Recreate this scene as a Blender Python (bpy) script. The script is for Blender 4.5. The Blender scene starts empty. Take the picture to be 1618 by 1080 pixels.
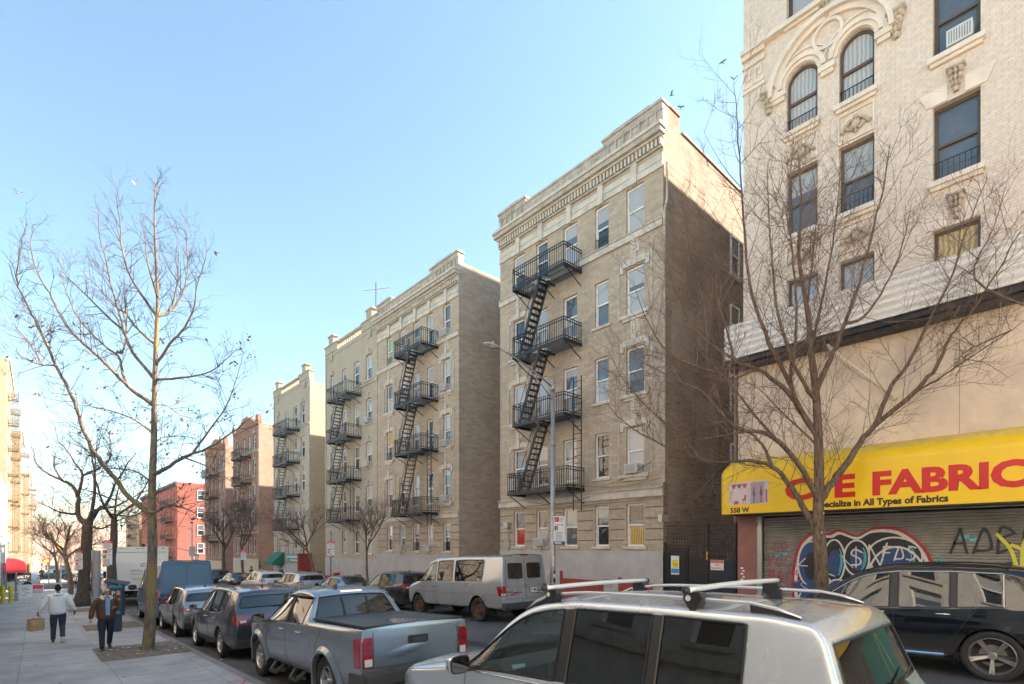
import bpy, bmesh, math, random
from mathutils import Vector, Matrix
from mathutils.bvhtree import BVHTree
from mathutils.geometry import delaunay_2d_cdt
R = math.radians
SC = bpy.context.scene
COL = SC.collection
random.seed(7)

# ---------------------------------------------------------------- camera
CZ = 2.48                       # eye height above the datum
cam_d = bpy.data.cameras.new('camera'); cam = bpy.data.objects.new('camera', cam_d); COL.objects.link(cam)
cam.location = (0, 0, CZ); cam.rotation_euler = (R(90), 0, R(-42.1))
cam_d.sensor_width = 36; cam_d.lens = 833 / 1618 * 36; cam_d.shift_y = (862 - 540) / 1618
cam_d.clip_start = .05; cam_d.clip_end = 3000
SC.camera = cam
# ---------------------------------------------------------------- sky and sun
SUN_EL, SUN_AZ = R(35), R(115)
w = bpy.data.worlds.new('World'); SC.world = w; w.use_nodes = True
nt = w.node_tree; bg = nt.nodes['Background']
sky = nt.nodes.new('ShaderNodeTexSky'); sky.sky_type = 'NISHITA'; sky.sun_disc = False
sky.sun_elevation = SUN_EL; sky.sun_rotation = SUN_AZ; sky.air_density = 1.0; sky.dust_density = .7; sky.ozone_density = .6
tn = nt.nodes.new('ShaderNodeMix'); tn.data_type = 'RGBA'; tn.blend_type = 'MULTIPLY'; tn.inputs[0].default_value = 1; tn.inputs[7].default_value = (.78, .92, .87, 1)
nt.links.new(sky.outputs[0], tn.inputs[6]); nt.links.new(tn.outputs[2], bg.inputs[0]); bg.inputs[1].default_value = .08
sd = Vector((math.sin(SUN_AZ) * math.cos(SUN_EL), math.cos(SUN_AZ) * math.cos(SUN_EL), math.sin(SUN_EL)))
sl = bpy.data.lights.new('sun', 'SUN'); sl.energy = 5.0; sl.angle = R(.6); sl.color = (1, .83, .67)
so = bpy.data.objects.new('sun', sl); COL.objects.link(so); so.rotation_euler = sd.to_track_quat('Z', 'Y').to_euler(); so.location = (0, 0, 60)
SC.view_settings.view_transform = 'Standard'; SC.view_settings.look = 'None'
SC.view_settings.exposure = 2.4; SC.view_settings.gamma = 1
SC.cycles.max_bounces = 7; SC.cycles.transparent_max_bounces = 12

# ---------------------------------------------------------------- tagging
def tag(o, label=None, cat=None, group=None, kind=None):
    if label: o['label'] = label
    if cat: o['category'] = cat
    if group: o['group'] = group
    if kind: o['kind'] = kind
    return o
def empty(name, loc=(0, 0, 0), rot=(0, 0, 0), **k):
    o = bpy.data.objects.new(name, None); COL.objects.link(o); o.location = loc; o.rotation_euler = rot
    o.empty_display_size = .3
    o['_org'] = list(loc)
    return tag(o, **k)
def copy_tree(o, parent=None):
    c = o.copy(); COL.objects.link(c)
    if parent is not None: c.parent = parent
    for ch in list(o.children): copy_tree(ch, c)
    return c

# ---------------------------------------------------------------- mesh builder
class MB:
    def __init__(s): s.v = []; s.f = []; s.m = []
    def face(s, pts, m=0):
        n = len(s.v); s.v += [tuple(p) for p in pts]; s.f.append(tuple(range(n, n + len(pts)))); s.m.append(m)
    def add(s, vs, fs, m=0):
        n = len(s.v); s.v += [tuple(p) for p in vs]
        for f in fs: s.f.append(tuple(i + n for i in f)); s.m.append(m)
    def box(s, x0, x1, y0, y1, z0, z1, m=0):
        if x0 > x1: x0, x1 = x1, x0
        if y0 > y1: y0, y1 = y1, y0
        if z0 > z1: z0, z1 = z1, z0
        v = [(x, y, z) for x in (x0, x1) for y in (y0, y1) for z in (z0, z1)]
        s.add(v, [(0, 1, 3, 2), (4, 6, 7, 5), (0, 4, 5, 1), (2, 3, 7, 6), (0, 2, 6, 4), (1, 5, 7, 3)], m)
    def bar(s, a, b, w, h=None, m=0, up=(0, 0, 1)):
        a = Vector(a); b = Vector(b); h = h or w; d = (b - a).normalized(); u = Vector(up)
        sd_ = d.cross(u)
        if sd_.length < 1e-3: sd_ = d.cross(Vector((1, 0, 0)))
        sd_.normalize(); u = sd_.cross(d).normalized()
        v = [p + sd_ * (i * w / 2) + u * (j * h / 2) for p in (a, b) for i, j in ((-1, -1), (1, -1), (1, 1), (-1, 1))]
        s.add(v, [(0, 3, 2, 1), (4, 5, 6, 7), (0, 1, 5, 4), (1, 2, 6, 5), (2, 3, 7, 6), (3, 0, 4, 7)], m)
    def tube(s, pts, r, n=6, m=0, cap=True):
        pts = [Vector(p) for p in pts]; k = len(pts)
        if not isinstance(r, (list, tuple)): r = [r] * k
        base = len(s.v); prev = None
        for i, p in enumerate(pts):
            d = (pts[min(i + 1, k - 1)] - pts[max(i - 1, 0)])
            if d.length < 1e-9: d = Vector((0, 0, 1))
            d.normalize()
            if prev is None:
                a = d.orthogonal().normalized()
            else:
                a = prev - d * prev.dot(d)
                a = a.normalized() if a.length > 1e-6 else d.orthogonal().normalized()
            prev = a; b = d.cross(a)
            for j in range(n):
                t = 2 * math.pi * j / n
                s.v.append(tuple(p + (a * math.cos(t) + b * math.sin(t)) * r[i]))
        for i in range(k - 1):
            for j in range(n):
                s.f.append((base + i * n + j, base + i * n + (j + 1) % n, base + (i + 1) * n + (j + 1) % n, base + (i + 1) * n + j)); s.m.append(m)
        if cap and n > 2:
            s.f.append(tuple(base + j for j in reversed(range(n)))); s.m.append(m)
            s.f.append(tuple(base + (k - 1) * n + j for j in range(n))); s.m.append(m)
    def prism(s, poly, c0, c1, axis='x', m=0):
        # poly: list of 2D points; axis: extrusion axis
        def P(a, b, c): return {'x': (c, a, b), 'y': (a, c, b), 'z': (a, b, c)}[axis]
        n = len(poly)
        v = [P(a, b, c0) for a, b in poly] + [P(a, b, c1) for a, b in poly]
        s.add(v, [tuple(reversed(range(n))), tuple(range(n, 2 * n))] + [(i, (i + 1) % n, n + (i + 1) % n, n + i) for i in range(n)], m)
    def lathe(s, prof, axis='x', c=(0, 0, 0), n=24, m=0, mats=None):
        # prof: list of (radius, offset along axis)
        base = len(s.v)
        for (r, h) in prof:
            for j in range(n):
                t = 2 * math.pi * j / n; a, b = r * math.cos(t), r * math.sin(t)
                p = {'x': (h, a, b), 'y': (a, h, b), 'z': (a, b, h)}[axis]
                s.v.append((p[0] + c[0], p[1] + c[1], p[2] + c[2]))
        for i in range(len(prof) - 1):
            for j in range(n):
                s.f.append((base + i * n + j, base + i * n + (j + 1) % n, base + (i + 1) * n + (j + 1) % n, base + (i + 1) * n + j))
                s.m.append(mats[i] if mats else m)
    def blob(s, c, rx, ry, rz, m=0, n=8, seed=0, rough=.2):
        rnd = random.Random(seed)
        bm = bmesh.new(); bmesh.ops.create_icosphere(bm, subdivisions=2, radius=1)
        for v in bm.verts:
            k = 1 + rnd.uniform(-rough, rough)
            v.co = Vector((v.co.x * rx * k + c[0], v.co.y * ry * k + c[1], v.co.z * rz * k + c[2]))
        s.add([v.co for v in bm.verts], [tuple(v.index for v in f.verts) for f in bm.faces], m); bm.free()
    def build(s, name, mats, parent=None, smooth=False, world=True, **k):
        me = bpy.data.meshes.new(name)
        off = Vector((0, 0, 0))
        if parent is not None and world and '_org' in parent: off = Vector(parent['_org'])
        me.from_pydata([Vector(v) - off for v in s.v], [], s.f)
        if not isinstance(mats, (list, tuple)): mats = [mats]
        for m in mats: me.materials.append(m)
        me.polygons.foreach_set('material_index', s.m)
        if smooth: me.polygons.foreach_set('use_smooth', [True] * len(s.f))
        me.update()
        o = bpy.data.objects.new(name, me); COL.objects.link(o)
        if parent is not None:
            o.parent = parent
            if '_org' in parent: o['_org'] = parent['_org']
        return tag(o, **k)

# ---------------------------------------------------------------- materials
MATS = {}
def new_mat(name):
    m = bpy.data.materials.new(name); m.use_nodes = True
    n = m.node_tree.nodes; b = n['Principled BSDF']
    MATS[name] = m
    return m, m.node_tree, b
def setp(b, **k):
    for a, v in k.items():
        b.inputs[{'base': 'Base Color', 'rough': 'Roughness', 'metal': 'Metallic', 'coat': 'Coat Weight', 'coatr': 'Coat Roughness',
                  'spec': 'Specular IOR Level', 'emit': 'Emission Color', 'emits': 'Emission Strength', 'alpha': 'Alpha', 'trans': 'Transmission Weight'}[a]].default_value = v
def plain(name, col, rough=.6, metal=0, coat=0, var=0, vscale=3, bump=0, bscale=40, spec=.5, world=False):
    if name in MATS: return MATS[name]
    m, t, b = new_mat(name)
    setp(b, base=(*col, 1), rough=rough, metal=metal, coat=coat, spec=spec)
    if var or bump:
        tc = t.nodes.new('ShaderNodeNewGeometry' if world else 'ShaderNodeTexCoord')
        src = tc.outputs['Position'] if world else tc.outputs['Object']
        if var:
            nz = t.nodes.new('ShaderNodeTexNoise'); nz.inputs['Scale'].default_value = vscale; nz.inputs['Detail'].default_value = 6; nz.inputs['Roughness'].default_value = .65
            t.links.new(src, nz.inputs['Vector'])
            mx = t.nodes.new('ShaderNodeMix'); mx.data_type = 'RGBA'
            lo = tuple(max(0, c * (1 - var)) for c in col); hi = tuple(min(1, c * (1 + var)) for c in col)
            mr = t.nodes.new('ShaderNodeMapRange'); mr.inputs[1].default_value = .3; mr.inputs[2].default_value = .7
            t.links.new(nz.outputs[0], mr.inputs[0]); t.links.new(mr.outputs[0], mx.inputs[0])
            mx.inputs[6].default_value = (*lo, 1); mx.inputs[7].default_value = (*hi, 1)
            t.links.new(mx.outputs[2], b.inputs['Base Color'])
        if bump:
            n2 = t.nodes.new('ShaderNodeTexNoise'); n2.inputs['Scale'].default_value = bscale; n2.inputs['Detail'].default_value = 4
            t.links.new(src, n2.inputs['Vector'])
            bp = t.nodes.new('ShaderNodeBump'); bp.inputs['Strength'].default_value = bump; bp.inputs['Distance'].default_value = .02
            t.links.new(n2.outputs[0], bp.inputs['Height']); t.links.new(bp.outputs[0], b.inputs['Normal'])
    return m
def brick(name, c1, c2, mortar, scale=1.0, stain=.25, stain_col=(.25, .22, .2), bw=.42, rh=.15, contrast=1.0, soot=0, ms=.012):
    # real masonry: bricks laid in world metres, large weather stains on top
    m, t, b = new_mat(name); L = t.links.new
    g = t.nodes.new('ShaderNodeNewGeometry'); sp = t.nodes.new('ShaderNodeSeparateXYZ'); L(g.outputs['Position'], sp.inputs[0])
    ad = t.nodes.new('ShaderNodeMath'); ad.operation = 'ADD'; L(sp.outputs[0], ad.inputs[0]); L(sp.outputs[1], ad.inputs[1])
    cb = t.nodes.new('ShaderNodeCombineXYZ'); L(ad.outputs[0], cb.inputs[0]); L(sp.outputs[2], cb.inputs[1])
    bt = t.nodes.new('ShaderNodeTexBrick'); L(cb.outputs[0], bt.inputs['Vector'])
    bt.inputs['Scale'].default_value = scale; bt.inputs['Brick Width'].default_value = bw; bt.inputs['Row Height'].default_value = rh
    bt.inputs['Mortar Size'].default_value = ms; bt.inputs['Mortar Smooth'].default_value = .2; bt.inputs['Bias'].default_value = 0
    bt.inputs['Color1'].default_value = (*c1, 1); bt.inputs['Color2'].default_value = (*c2, 1); bt.inputs['Mortar'].default_value = (*mortar, 1)
    nz = t.nodes.new('ShaderNodeTexNoise'); nz.inputs['Scale'].default_value = .55; nz.inputs['Detail'].default_value = 7; nz.inputs['Roughness'].default_value = .68
    mp = t.nodes.new('ShaderNodeMapping'); mp.inputs['Scale'].default_value = (1.6, 1.6, .6); L(g.outputs['Position'], mp.inputs[0]); L(mp.outputs[0], nz.inputs['Vector'])
    mr = t.nodes.new('ShaderNodeMapRange'); mr.inputs[1].default_value = .45; mr.inputs[2].default_value = .75; mr.inputs[4].default_value = stain
    L(nz.outputs[0], mr.inputs[0])
    mx = t.nodes.new('ShaderNodeMix'); mx.data_type = 'RGBA'; L(mr.outputs[0], mx.inputs[0]); L(bt.outputs[0], mx.inputs[6]); mx.inputs[7].default_value = (*stain_col, 1)
    n3 = t.nodes.new('ShaderNodeTexNoise'); n3.inputs['Scale'].default_value = 9; n3.inputs['Detail'].default_value = 3; L(g.outputs['Position'], n3.inputs['Vector'])
    mr2 = t.nodes.new('ShaderNodeMapRange'); mr2.inputs[3].default_value = .78; mr2.inputs[4].default_value = 1.2; L(n3.outputs[0], mr2.inputs[0])
    mx2 = t.nodes.new('ShaderNodeMix'); mx2.data_type = 'RGBA'; mx2.blend_type = 'MULTIPLY'; mx2.inputs[0].default_value = 1
    L(mx.outputs[2], mx2.inputs[6]); L(mr2.outputs[0], mx2.inputs[7]); L(mx2.outputs[2], b.inputs['Base Color'])
    setp(b, rough=.9, spec=.25)
    bp = t.nodes.new('ShaderNodeBump'); bp.inputs['Strength'].default_value = .5; bp.inputs['Distance'].default_value = .01; bp.invert = True
    L(bt.outputs['Fac'], bp.inputs['Height']); L(bp.outputs[0], b.inputs['Normal'])
    return m

# ---------------------------------------------------------------- the lie of the land
def g0(y):
    if y < -30: return .18 + .036 * 30
    if y <= 20: return .18 - .036 * y
    if y <= 170: return -.54 - .026 * (y - 20)
    return -.54 - .026 * 150
def g(x, y):
    t = min(1, max(0, (x - 5.6) / 5.0)); t = t * t * (3 - 2 * t)
    return g0(y) + cross(y) * t
def cross(y): return .26 if y < 3 else (.26 + .05 * (y - 3) / 10 if y < 13 else (.31 if y < 18 else (.31 - .18 * (y - 18) / 14 if y < 32 else .13)))
KERB_L, KERB_R, XF, XL = 3.15, 13.15, 17.0, -1.9
# ================================================================ GROUND
def sheet(name, xs, ys, zf, mat, skirt=None, **k):
    b = MB(); nx, ny = len(xs), len(ys)
    v = [(x, y, zf(x, y)) for y in ys for x in xs]
    f = [(j * nx + i, j * nx + i + 1, (j + 1) * nx + i + 1, (j + 1) * nx + i) for j in range(ny - 1) for i in range(nx - 1)]
    b.add(v, f)
    return b.build(name, mat, smooth=True, **k)
def rng(a, b, n): return [a + (b - a) * i / n for i in range(n + 1)]

def asphalt_mat():
    m, t, b = new_mat('asphalt'); L = t.links.new
    g_ = t.nodes.new('ShaderNodeNewGeometry')
    n1 = t.nodes.new('ShaderNodeTexNoise'); n1.inputs['Scale'].default_value = .8; n1.inputs['Detail'].default_value = 8; L(g_.outputs['Position'], n1.inputs['Vector'])
    n2 = t.nodes.new('ShaderNodeTexNoise'); n2.inputs['Scale'].default_value = 90; n2.inputs['Detail'].default_value = 2; L(g_.outputs['Position'], n2.inputs['Vector'])
    r = t.nodes.new('ShaderNodeValToRGB'); r.color_ramp.elements[0].position = .35; r.color_ramp.elements[0].color = (.05, .052, .056, 1)
    r.color_ramp.elements[1].position = .7; r.color_ramp.elements[1].color = (.095, .097, .1, 1); L(n1.outputs[0], r.inputs[0])
    mr = t.nodes.new('ShaderNodeMapRange'); mr.inputs[3].default_value = .6; mr.inputs[4].default_value = 1.4; L(n2.outputs[0], mr.inputs[0])
    mx = t.nodes.new('ShaderNodeMix'); mx.data_type = 'RGBA'; mx.blend_type = 'MULTIPLY'; mx.inputs[0].default_value = 1; L(r.outputs[0], mx.inputs[6]); L(mr.outputs[0], mx.inputs[7])
    L(mx.outputs[2], b.inputs['Base Color']); setp(b, rough=.8)
    bp = t.nodes.new('ShaderNodeBump'); bp.inputs['Strength'].default_value = .4; bp.inputs['Distance'].default_value = .01; L(n2.outputs[0], bp.inputs['Height']); L(bp.outputs[0], b.inputs['Normal'])
    return m
def concrete_mat(name, c, flag=1.5, dark=.62):
    m, t, b = new_mat(name); L = t.links.new
    g_ = t.nodes.new('ShaderNodeNewGeometry')
    bt = t.nodes.new('ShaderNodeTexBrick'); bt.offset = 0; bt.inputs['Scale'].default_value = 1; bt.inputs['Brick Width'].default_value = flag; bt.inputs['Row Height'].default_value = flag
    bt.inputs['Mortar Size'].default_value = .012; bt.inputs['Mortar Smooth'].default_value = .1
    bt.inputs['Color1'].default_value = (*c, 1); bt.inputs['Color2'].default_value = tuple(x * .86 for x in c) + (1,); bt.inputs['Mortar'].default_value = tuple(x * .68 for x in c) + (1,)
    mp = t.nodes.new('ShaderNodeMapping'); mp.inputs['Location'].default_value = (.27, .4, 0); L(g_.outputs['Position'], mp.inputs[0]); L(mp.outputs[0], bt.inputs['Vector'])
    n1 = t.nodes.new('ShaderNodeTexNoise'); n1.inputs['Scale'].default_value = .9; n1.inputs['Detail'].default_value = 9; n1.inputs['Roughness'].default_value = .7; L(g_.outputs['Position'], n1.inputs['Vector'])
    mr = t.nodes.new('ShaderNodeMapRange'); mr.inputs[1].default_value = .3; mr.inputs[2].default_value = .7; mr.inputs[3].default_value = dark; mr.inputs[4].default_value = 1.18; L(n1.outputs[0], mr.inputs[0])
    mx = t.nodes.new('ShaderNodeMix'); mx.data_type = 'RGBA'; mx.blend_type = 'MULTIPLY'; mx.inputs[0].default_value = 1; L(bt.outputs[0], mx.inputs[6]); L(mr.outputs[0], mx.inputs[7])
    # old chewing gum and oil spots
    vo = t.nodes.new('ShaderNodeTexVoronoi'); vo.inputs['Scale'].default_value = 3.4; L(g_.outputs['Position'], vo.inputs['Vector'])
    r = t.nodes.new('ShaderNodeValToRGB'); r.color_ramp.elements[0].position = .05; r.color_ramp.elements[0].color = (.5, .5, .5, 1); r.color_ramp.elements[1].position = .09; r.color_ramp.elements[1].color = (1, 1, 1, 1)
    L(vo.outputs[0], r.inputs[0])
    mx2 = t.nodes.new('ShaderNodeMix'); mx2.data_type = 'RGBA'; mx2.blend_type = 'MULTIPLY'; mx2.inputs[0].default_value = .8; L(mx.outputs[2], mx2.inputs[6]); L(r.outputs[0], mx2.inputs[7])
    L(mx2.outputs[2], b.inputs['Base Color']); setp(b, rough=.85)
    n3 = t.nodes.new('ShaderNodeTexNoise'); n3.inputs['Scale'].default_value = 60; L(g_.outputs['Position'], n3.inputs['Vector'])
    bp = t.nodes.new('ShaderNodeBump'); bp.inputs['Strength'].default_value = .25; bp.inputs['Distance'].default_value = .01; L(n3.outputs[0], bp.inputs['Height']); L(bp.outputs[0], b.inputs['Normal'])
    return m
M_asph = asphalt_mat(); M_conc = concrete_mat('pavement_concrete', (.38, .385, .39)); M_kerb = plain('kerb_stone', (.2, .2, .205), .8, var=.3, vscale=4, bump=.4, world=True)
M_earth = plain('earth', (.17, .14, .115), .95, var=.5, vscale=9, bump=1, bscale=25, world=True)
M_land = plain('land', (.16, .155, .14), .95, var=.3, vscale=.05, world=True)

big = [-1500, -400, -150] + rng(-60, 60, 24) + [150, 400, 1500]
sheet('ground', big, [-1500, -300, -100] + rng(-30, 200, 23) + [300, 600, 1500], lambda x, y: g0(y) - .22, M_land, kind='structure')
ys = rng(-30, 170, 100)
sheet('road', rng(KERB_L, KERB_R, 20), ys, lambda x, y: g(x, y), M_asph, kind='structure')
sheet('pavement_near', [-8, XL] + rng(XL, KERB_L - .16, 6)[1:], ys, lambda x, y: g0(y) + .12, M_conc, kind='structure')
sheet('pavement_far', rng(KERB_R + .16, 24, 4), ys, lambda x, y: g0(y) + cross(y) + .12, M_conc, kind='structure')
for nm, x0, x1, dz in (('kerb_near', KERB_L - .16, KERB_L, 0), ('kerb_far', KERB_R, KERB_R + .16, 1)):
    b = MB()
    for i in range(len(ys) - 1):
        a, c = ys[i], ys[i + 1]; za, zc = g0(a) + dz * cross(a), g0(c) + dz * cross(c)
        a += .006; c -= .006
        v = [(x0, a, za - .2), (x1, a, za - .2), (x1, a, za + .128), (x0, a, za + .128), (x0, c, zc - .2), (x1, c, zc - .2), (x1, c, zc + .128), (x0, c, zc + .128)]
        b.add(v, [(0, 3, 2, 1), (4, 5, 6, 7), (0, 1, 5, 4), (1, 2, 6, 5), (2, 3, 7, 6), (3, 0, 4, 7)])
    b.build(nm, M_kerb, kind='structure')
# side street on the near side, and the far junction
sheet('side_street', rng(-60, XL, 12) + rng(XL, KERB_L - .17, 5)[1:], rng(66, 82, 8), lambda x, y: g0(y) + .13, M_asph, kind='structure')
sheet('far_junction', rng(-1.6, 12.9, 12), rng(108, 122, 6), lambda x, y: g0(y) + .16 + .13 * max(0, min(1, (x - 5.6) / 5)), M_asph, kind='structure')
# tree pits: bare earth squares let into the pavement
def tree_pit(x0, x1, y0, y1, dz=0):
    n = 10; rnd = random.Random(int(x0 * 100 + y0)); b = MB()
    v = []
    for j in range(n + 1):
        for i in range(n + 1):
            x = x0 + (x1 - x0) * i / n; y = y0 + (y1 - y0) * j / n
            e = 0 if i in (0, n) or j in (0, n) else rnd.uniform(0, .045)
            v.append((x, y, g0(y) + dz + .124 + e))
    b.add(v, [(j * (n + 1) + i, j * (n + 1) + i + 1, (j + 1) * (n + 1) + i + 1, (j + 1) * (n + 1) + i) for j in range(n) for i in range(n)])
    b.build('tree_pit', M_earth, kind='structure')
    # dead leaves and litter lying in it
tree_pit(1.15, 3.1, 15.7, 18.6); tree_pit(1.3, 3.0, 23.6, 26); tree_pit(1.2, 3.1, 33.3, 36); tree_pit(13.4, 15.0, 3.4, 5.4, .28); tree_pit(13.4, 15, 31, 33, .13)
b = MB()     # utility spray marks on the kerb flags
for pts in (((2.75, 9.6), (2.95, 9.9), (2.9, 10.2)), ((2.6, 9.9), (3.0, 9.8)), ((2.8, 10.5), (2.98, 10.9), (2.7, 11.0)), ((2.4, 8.9), (2.75, 9.1))):
    for (x0, y0), (x1, y1) in zip(pts, pts[1:]):
        dx, dy = x1 - x0, y1 - y0; l = math.hypot(dx, dy); nx, ny = -dy / l * .022, dx / l * .022
        b.face([(x0 - nx, y0 - ny, g0(y0) + .125), (x1 - nx, y1 - ny, g0(y1) + .125), (x1 + nx, y1 + ny, g0(y1) + .125), (x0 + nx, y0 + ny, g0(y0) + .125)])
b.build('spray_marks', plain('red_marking_paint', (.5, .08, .1), .7, var=.3, vscale=20, world=True), kind='structure')
b = MB(); M_patch = plain('tar_patch', (.03, .03, .032), .85, var=.3, vscale=6, world=True)
for (x0, x1, y0, y1) in ((6.2, 7.6, 6, 11), (8.2, 8.5, 4, 30), (6.4, 7.4, 17, 19), (9.1, 10.2, 8, 9.5)):
    n = 24; ys_ = [y0 + (y1 - y0) * k / n for k in range(n + 1)]; xs_ = [x0 + (x1 - x0) * k / 4 for k in range(5)]
    for a, c in zip(ys_, ys_[1:]):
        for p_, q_ in zip(xs_, xs_[1:]): b.face([(p_, a, g(p_, a) + .012), (q_, a, g(q_, a) + .012), (q_, c, g(q_, c) + .012), (p_, c, g(p_, c) + .012)])
b.build('tar_patches', M_patch, kind='structure')
b = MB(); rnd = random.Random(3)
for i in range(260):
    if i < 150: x, y, dz = rnd.uniform(1.2, 3.05), rnd.uniform(15.8, 18.5), .17
    elif i < 215: x, y, dz = rnd.uniform(3.32, 3.8), rnd.uniform(5, 40), .012
    else: x, y, dz = rnd.uniform(-1.5, 3.1), rnd.uniform(8, 30), .126
    s_ = rnd.uniform(.02, .06); a = rnd.uniform(0, 6.28); z = g0(y) + dz
    p = []
    for k in range(5):
        t = a + k * 1.256; rr = s_ * rnd.uniform(.5, 1); p.append((x + rr * math.cos(t), y + rr * math.sin(t), z + rnd.uniform(0, .012)))
    b.face(p, 0 if rnd.random() < .8 else 1)
b.build('dead_leaves', [plain('dead_leaf', (.2, .13, .07), .8), plain('paper_litter', (.6, .6, .58), .8)], label='dry leaves and paper scraps lying on the earth and along the kerb', cat='leaf litter', kind='stuff')
# ================================================================ VEHICLES
def paint(name, col, metal=.55, rough=.32, coat=.7, flake=.02):
    m, t, b = new_mat(name); L = t.links.new
    setp(b, base=(*col, 1), metal=metal, rough=rough, coat=coat, coatr=.04)
    tc = t.nodes.new('ShaderNodeTexCoord'); nz = t.nodes.new('ShaderNodeTexNoise'); nz.inputs['Scale'].default_value = 2.0; nz.inputs['Detail'].default_value = 2; nz.inputs['Roughness'].default_value = .5
    L(tc.outputs['Object'], nz.inputs['Vector'])
    mr = t.nodes.new('ShaderNodeMapRange'); mr.inputs[1].default_value = .35; mr.inputs[2].default_value = .75; mr.inputs[3].default_value = rough * .9; mr.inputs[4].default_value = min(1, rough * 1.15); L(nz.outputs[0], mr.inputs[0]); L(mr.outputs[0], b.inputs['Roughness'])
    # road dust low on the doors
    sp = t.nodes.new('ShaderNodeSeparateXYZ'); L(tc.outputs['Object'], sp.inputs[0])
    md = t.nodes.new('ShaderNodeMapRange'); md.inputs[1].default_value = .75; md.inputs[2].default_value = .3; md.inputs[3].default_value = 0; md.inputs[4].default_value = .35; L(sp.outputs[2], md.inputs[0])
    mu = t.nodes.new('ShaderNodeMath'); mu.operation = 'MULTIPLY'; L(md.outputs[0], mu.inputs[0]); L(nz.outputs[0], mu.inputs[1])
    mx = t.nodes.new('ShaderNodeMix'); mx.data_type = 'RGBA'; L(mu.outputs[0], mx.inputs[0]); mx.inputs[6].default_value = (*col, 1); mx.inputs[7].default_value = (.2, .19, .175, 1); L(mx.outputs[2], b.inputs['Base Color'])
    n2 = t.nodes.new('ShaderNodeTexNoise'); n2.inputs['Scale'].default_value = 1.6; n2.inputs['Detail'].default_value = 0; L(tc.outputs['Object'], n2.inputs['Vector'])
    bp = t.nodes.new('ShaderNodeBump'); bp.inputs['Strength'].default_value = flake; bp.inputs['Distance'].default_value = .2; L(n2.outputs[0], bp.inputs['Height']); L(bp.outputs[0], b.inputs['Normal'])
    return m
def tint(name, col, refl=1.0, dusty=.03):
    m = bpy.data.materials.new(name); m.use_nodes = True; t = m.node_tree; t.nodes.clear(); L = t.links.new
    o = t.nodes.new('ShaderNodeOutputMaterial'); tr = t.nodes.new('ShaderNodeBsdfTransparent'); tr.inputs[0].default_value = (*col, 1)
    gl = t.nodes.new('ShaderNodeBsdfGlossy'); gl.inputs['Roughness'].default_value = .012; gl.inputs[0].default_value = (.92, .95, .97, 1)
    lw = t.nodes.new('ShaderNodeLayerWeight'); lw.inputs[0].default_value = .5; pw = t.nodes.new('ShaderNodeMath'); pw.operation = 'POWER'; pw.inputs[1].default_value = 4.5; L(lw.outputs[1], pw.inputs[0])
    fr = t.nodes.new('ShaderNodeMapRange'); fr.inputs[3].default_value = .075; fr.inputs[4].default_value = 1.0; L(pw.outputs[0], fr.inputs[0])
    mx = t.nodes.new('ShaderNodeMixShader'); L(fr.outputs[0], mx.inputs[0]); L(tr.outputs[0], mx.inputs[1]); L(gl.outputs[0], mx.inputs[2])
    df = t.nodes.new('ShaderNodeBsdfDiffuse'); df.inputs[0].default_value = (.3, .3, .3, 1); m2 = t.nodes.new('ShaderNodeMixShader'); m2.inputs[0].default_value = dusty
    L(mx.outputs[0], m2.inputs[1]); L(df.outputs[0], m2.inputs[2]); L(m2.outputs[0], o.inputs[0]); MATS[name] = m
    return m
G_clear = tint('tinted_glass', (.74, .84, .8)); G_dark = tint('privacy_glass', (.035, .04, .045)); G_mid = tint('dark_glass', (.12, .14, .15))
C_rub = plain('black_trim', (.018, .018, .019), .45); C_tyre = plain('tyre_rubber', (.022, .022, .023), .85, var=.25, vscale=12, bump=.3, bscale=60)
C_in = plain('cabin_lining', (.03, .03, .032), .8); C_seat = plain('seat_cloth', (.035, .035, .038), .8)
C_rim = plain('alloy', (.5, .51, .52), .3, metal=.9); C_rimd = plain('dark_alloy', (.03, .03, .033), .35, metal=.6); C_chrome = plain('chrome', (.75, .76, .78), .12, metal=1)
C_lampr = plain('red_lens', (.26, .006, .01), .12, coat=1); C_lampw = plain('clear_lens', (.6, .6, .6), .1, coat=1); C_lampo = plain('amber_lens', (.8, .25, .02), .15, coat=1); C_lampd = plain('smoked_lens', (.06, .01, .012), .1, coat=1)
C_plate = plain('number_plate', (.62, .6, .52), .5); C_plast = plain('grey_plastic', (.045, .046, .048), .65, bump=.1, bscale=120); C_ink = plain('plate_ink', (.03, .04, .12), .6)
C_steel = plain('rusty_steel_wheel', (.13, .075, .05), .7, metal=.4, var=.4, vscale=9); C_white = plain('white_card', (.75, .78, .78), .6)
C_under = plain('underbody', (.012, .012, .012), .9)

def interp(tab, s):
    if s <= tab[0][0]: return tab[0][1]
    for (a, va), (b, vb) in zip(tab, tab[1:]):
        if s <= b: return va + (vb - va) * (s - a) / (b - a)
    return tab[-1][1]

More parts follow.
